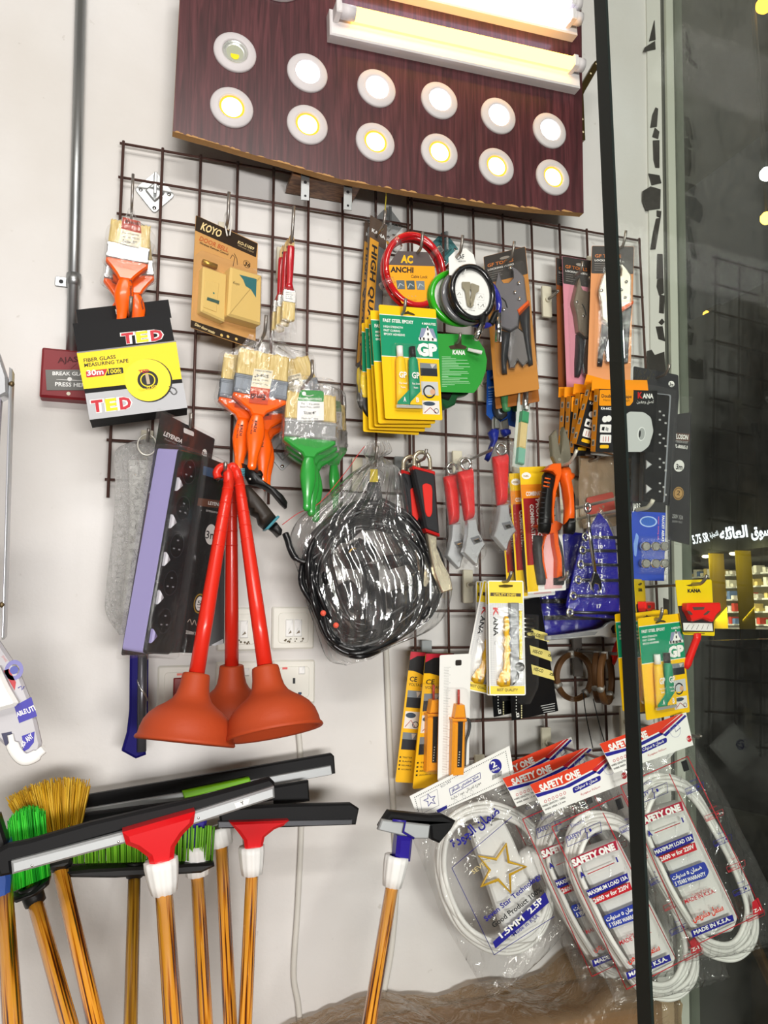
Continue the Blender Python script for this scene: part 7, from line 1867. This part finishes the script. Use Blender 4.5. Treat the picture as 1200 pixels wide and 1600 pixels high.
t = thing('plastic_tool', 'dark green plastic corner peeking out above the star printed cord bag', 'tool', f)
bar(t, f, [(806, 1225), (828, 1188), (838, 1192), (832, 1222), (812, 1240)], -.006, .008, mat('1c5648', .4, name='bottle_green_plastic'), 'body', .002)

# ================================================================ brown plastic roll at the bottom
BRP = film(tint='d9c2a4', haze=.45, bump=1.8, bscale=22, refl=2.2, rough=.14, hazecol='9c8468', name='brown_plastic_sheet')
f = fr(720, 1580, .10)
t = thing('wrapped_carton', 'long carton wrapped in crinkled brown plastic along the bottom of the wall', 'carton', f)
b = B(); KR = mat('b98f5c', .6, name='kraft_carton', bump=.3, bscale=40)
x0, y0 = f.l(470, 1700); x1, y1 = f.l(880, 1548)
x2 = f.l(1010, 1560)[0]
b.box(x0, y1-.40, -.08, x2, y1-.030, .055, KR, ch=.006); b.box(x1-.05, y1-.065, .0552, x2-.02, y1-.035, .0556, mat('d0a03c', .5, name='tan_tape')); b.done('carton', t)
b = B(); rs = random.Random(6); V = []; Fc = []; nx, ny = 60, 30
xl_, xr_ = f.l(425, 1590)[0], f.l(1012, 1570)[0]
for j in range(ny+1):
    v = j/ny
    for i in range(nx+1):
        u = i/nx; x = xl_+(xr_-xl_)*u
        top = y1+.008*math.sin(u*9)+.006*math.sin(u*23+1)-.045*max(0, .16-u)/.16+(.022 if u > .75 else 0)*math.sin((u-.75)/.25*PI)
        if v < .35: y = top; zc = -.085+.175*(v/.35)
        else: y = top-(v-.35)/.65*.42; zc = .09+.012*math.sin(v*6)
        nn = mnoise.noise((u*14, v*7, 1.3)); n2 = mnoise.noise((u*40, v*18, 4.0))
        V.append((x, y+.009*nn+.004*n2+.004, zc+.010*nn+.008*n2+.006))
for j in range(ny):
    for i in range(nx):
        a = j*(nx+1)+i; Fc.append((a, a+nx+1, a+nx+2, a+1))
b.add(V, Fc, BRP, True); b.done('brown_plastic', t)

# ================================================================ left edge: metal display frame and a hanging pack
f = fr(2, 760, .42)
t = thing('display_stand', 'lavender panel in a bright metal frame, cut by the left edge of the photo', 'panel', f)
LVP = mat('c3bfd0', .3, name='pale_lavender_panel')
xr, yt = f.l(15, 560); xm, yb = f.l(3, 1000)
b = B(); b.box(xr-.5, yb, -.02, xr-.008, yt-.012, .0, LVP); b.done('panel', t)
b = B(); b.poly(f.ls([(15, 575), (20, 578), (8, 995), (3, 1000)], 0), -.02, .006, mat('dadde0', .3, .6, name='bright_aluminium'), ch=.002)
b.poly(f.ls([(-60, 520), (0, 552), (13, 592), (14, 618), (2, 624), (-60, 600)], 0), -.015, .012, mat('d4d6da', .25, .7, name='polished_aluminium'), ch=.003); b.done('frame', t)
for x, y in ((18, 600), (3, 945)):
    b = B(); p = f.l3(x, y, .004); b.ball(tuple(p), .004, mat('6a5a40', .4, .6, name='brass_screw'), 8); b.done('screw', t)
# pack hanging at the left edge
f = fr(32, 1090, .33)
t = thing('hanging_pack', 'clear pack printed blue with a white plastic tray at the left edge', 'package', f)
bar(t, f, [(-40, 990), (0, 1000), (30, 1045), (48, 1090), (58, 1125), (66, 1160), (62, 1178), (45, 1186), (28, 1180), (-40, 1120)], -.012, 0, mat('b8b6ba', .35, name='silver_grey_film'), 'pack', .004)
b = B(); z = .0005; BI = mat('2a1fa0', .4, name='royal_blue_print')
b.qpx(f, [(22, 1103), (49, 1089), (58, 1119), (30, 1130)], z, BI); b.text(f, 'ABLE', (27, 1120), (42, 1114), 7, PAPER, z+.0004, .03); b.text(f, 'UTI', (44, 1115), (56, 1109), 8, PAPER, z+.0004, .03)
b.qpx(f, [(34, 1150), (54, 1143), (53, 1160), (45, 1170), (34, 1176), (36, 1162)], z, BI); b.text(f, 'MADE', (36, 1170), (41, 1160), 6, PAPER, z+.0004, .03); b.text(f, 'ANY', (43, 1160), (53, 1152), 8, PAPER, z+.0004, .03)
b.qpx(f, [(5, 1048), (14, 1045), (25, 1066), (23, 1079), (10, 1056)], z, mat('b8202a', .4)); c = f.l(22, 1047); b.disc(c, .012, z, mat('7a78b8', .4), 20, .014, r0=.007); b.disc(c, .0055, z+.0002, mat('4a52a8', .4), 16)
b.text(f, 'SPARE', (2, 1026), (9, 1035), 4, mat('c87a78', .5), z); b.sweep([f.l3(28, 1075, z), f.l3(33, 1072, z), f.l3(34, 1078, z), f.l3(38, 1072, z)], .0007, mat('5a5aa8', .4), 5)
b.qpx(f, [(2, 1146), (18, 1143), (22, 1158), (8, 1165)], z, mat('26264a', .4)); b.done('print', t)
bar(t, f, [(-40, 1050), (2, 1040), (16, 1070), (31, 1096), (26, 1102), (4, 1108), (-40, 1120)], .001, .02, WHITE, 'tray', .005)
b = B(); b.sweep(smooth_path([f.l3(16, 1148, .004), f.l3(22, 1170, .006), f.l3(36, 1186, .006), f.l3(52, 1183, .005), f.l3(68, 1171, .003)]), [(.004, .003)]*4+[(.0085, .004)]*17+[(.006, .003)]*4, PAPER, 10); b.done('white_strip', t)
# ================================================================ the street at night beyond the window
ROAD = mat('4a4a48', .7, name='asphalt', bump=.3, bscale=20)
b = B(); b.box(XS+.06, -12, -.14, 30, 40, -.04, ROAD); struct(b.done('street'))
XF = 9.0
Mf = Matrix(((0, 0, -1, XF), (-1, 0, 0, 8.5), (0, 1, 0, 0), (0, 0, 0, 1)))
ff = F(None, M=Mf)
DARK = mat('2b2c2a', .8, name='dark_facade')
t = thing('neighbour_shop', 'lit shop with a white sign across the dark street', 'shop', ff)
xl, yt = ff.l(1068, 872); xr, yb = ff.l(1330, 1003)
b = B()
zt = ff.l(1130, 862)[1]; zs = 6.5
b.box(-12, zt, -4, 10, zs, 0, DARK); b.box(-12, -.1, -.3, xl-.6, zt, 0, DARK); b.box(xr+2, -.1, -4, 10, zt, 0, DARK)
b.done('facade', t)
b = B(); INW = mat('e8dcae', .8, name='cream_shop_wall')
b.box(-7, -.1, -4, xr+2, zt, -3.9, INW); b.box(-7, -.1, -4, xr+2, 1.35, 0, mat('3a3936', .6)); b.done('interior', t)
SIGN = glow('f4f6ff', 2.2, 'lit_sign')
b = B()
b.text(ff, '5.75 SR', (1083, 850), (1109, 845), 13, SIGN, .03, .03)
b.text(ff, arabic('للتجارة'), (1110, 840), (1123, 836), 7, SIGN, .03, .02)
b.text(ff, arabic('العائله'), (1125, 843), (1169, 838), 16, SIGN, .03, .04)
b.text(ff, arabic('سوق'), (1174, 840), (1206, 835), 16, SIGN, .03, .04)
b.done('sign_lettering', t)
COLM = mat('d8b81e', .5, name='yellow_column')
for x in (1111, 1153):
    b = B(); a = ff.l(x-3.5, 870); c = ff.l(x+3.5, 1000); b.box(a[0], 0, -.3, c[0], zt, .0, COLM); b.done('column', t)
b = B()
for x, y in ((1102, 862), (1119, 862), (1145, 858), (1163, 858)):
    c = ff.l(x, y, -.25); b.ball((c[0], zt-.02, -.25), .06, glow('fff2c8', 6), 8, (1, .5, 1))
b.done('ceiling_lamp', t)
b = B()
for i in range(9):
    x = -4.6+i*.62
    for k in range(5):
        z = 1.36+k*.24; b.box(x, z, -2.6, x+.5, z+.03, -2.3, mat('cfcfc6', .6))
        for j in range(5):
            b.box(x+.01+j*.1, z+.03, -2.55, x+.085+j*.1, z+.08+.11*random.random(), -2.35,
                  mat(random.choice(['c84a3a', 'e8e4d8', 'd8c27a', '6a84b0', 'b8b4a8', '8aa07a', 'e0dccb']), .6))
b.done('goods_shelf', t)
l = bpy.data.lights.new('neighbour_lamp', 'AREA'); l.size = 3.0; l.energy = 260; l.color = (1, .9, .66)
o = bpy.data.objects.new('neighbour_lamp', l); COL.objects.link(o); o.location = (XF+1.2, 9.6, 2.45); o.rotation_euler = (0, math.radians(-40), 0)

for y in (8.62, 7.62):
    l = bpy.data.lights.new('column_lamp', 'POINT'); l.energy = 9; l.color = (1, .9, .5); l.shadow_soft_size = .05
    o = bpy.data.objects.new('column_lamp', l); COL.objects.link(o); o.location = (XF-.22, y, 2.5)
# parked car, dark against the dark road
Mc = Matrix.Translation((4.6, 3.1, -.04)) @ Matrix.Rotation(math.radians(105), 4, 'Z')
t = thing('parked_car', 'dark car parked in the street beyond the shop window', 'car', Mc)
CAR = mat('1d1e20', .25, .3, coat=.6, name='dark_car_paint')
body = [(-2.1, .35), (-2.15, .7), (-1.9, .88), (-1.0, .95), (1.15, .95), (1.9, .86), (2.2, .62), (2.2, .35)]
cab = [(-1.75, .9), (-1.15, 1.38), (-.5, 1.46), (.35, 1.42), (1.15, .93)]
Rx = Matrix.Rotation(PI/2, 4, 'X')
def side_poly(bb, pts, w, m, ch):
    o = len(bb.v); bb.poly(pts, -w, w, m, ch)
    for i in range(o, len(bb.v)):
        x, y, z = bb.v[i]; bb.v[i] = (x, z, y)
    for i in range(len(bb.f)):
        if min(bb.f[i]) >= o: bb.f[i] = bb.f[i][::-1]
b = B(); side_poly(b, body, .85, CAR, .1); b.done('body', t)
b = B(); side_poly(b, cab, .68, mat('0c0d0e', .08, name='dark_window'), .12); b.done('cabin_glass', t)
for x in (-1.35, 1.4):
    for y in (-.78, .78):
        b = B(); b.sweep([(x, y-.1, .32), (x, y+.1, .32)], .32, BLACK, 20, ref=(0, 0, 1)); b.done('wheel', t)
b = B(); b.ball((2.12, -.6, .68), .11, mat('9a9c9c', .1, .6), 10); b.ball((2.12, .6, .68), .11, mat('9a9c9c', .1, .6), 10); b.done('headlight', t)
b = B(); b.ball((-2.13, -.62, .7), .05, glow('ff2a1a', 2), 8); b.done('tail_light', t)
# street lamp far down the road
b = B(); p = PX(1105, 493, 14.0)
b.sweep([(p.x+.6, p.y, -.04), (p.x+.6, p.y, p.z+.25), (p.x+.4, p.y, p.z+.32), (p.x, p.y, p.z+.1)], .06, DARK, 8, ref=(0, 1, 0))
o = b.done('street_lamp'); tag(o, 'amber street lamp glowing far off in the dark street', 'street lamp')
b = B(); b.ball(tuple(p), .13, glow('ffb030', 10), 10, (1, .6, 1)); b.done('lamp_head', o)

# added glowing globes outside, standing in for lights reflected in the window glass
b = B(); b.box(4.0, 1.0, 7.35, 7.2, 8.0, 7.5, DARK); struct(b.done('added_globe_slab'))  # unseen slab, added only to carry the globes
for x, y, X, c, r, lab in ((1055, 4, 5.2, 'ffb020', .075, 'added amber globe standing in for a reflection, top left of the window'), (1194, 8, 5.2, 'ffb020', .07, 'added amber globe standing in for a reflection, top right corner of the window'),
                           (1198, 272, 5.2, 'f4f6ff', .06, 'added white globe standing in for a reflection at the right edge of the window'), (1198, 341, 5.2, 'ffc040', .055, 'added amber globe standing in for a reflection just below the white one')):
    p = PX(x, y, X); b = B(); b.sweep([(p.x, p.y, p.z), (p.x, p.y, 7.35)], .012, DARK, 6, ref=(0, 1, 0))
    o = b.done('reflection_globe'); tag(o, lab, 'lamp', 'added globes beyond the window')
    b = B(); b.ball(tuple(p), r, glow(c, 14), 12); b.done('glow_globe', o)
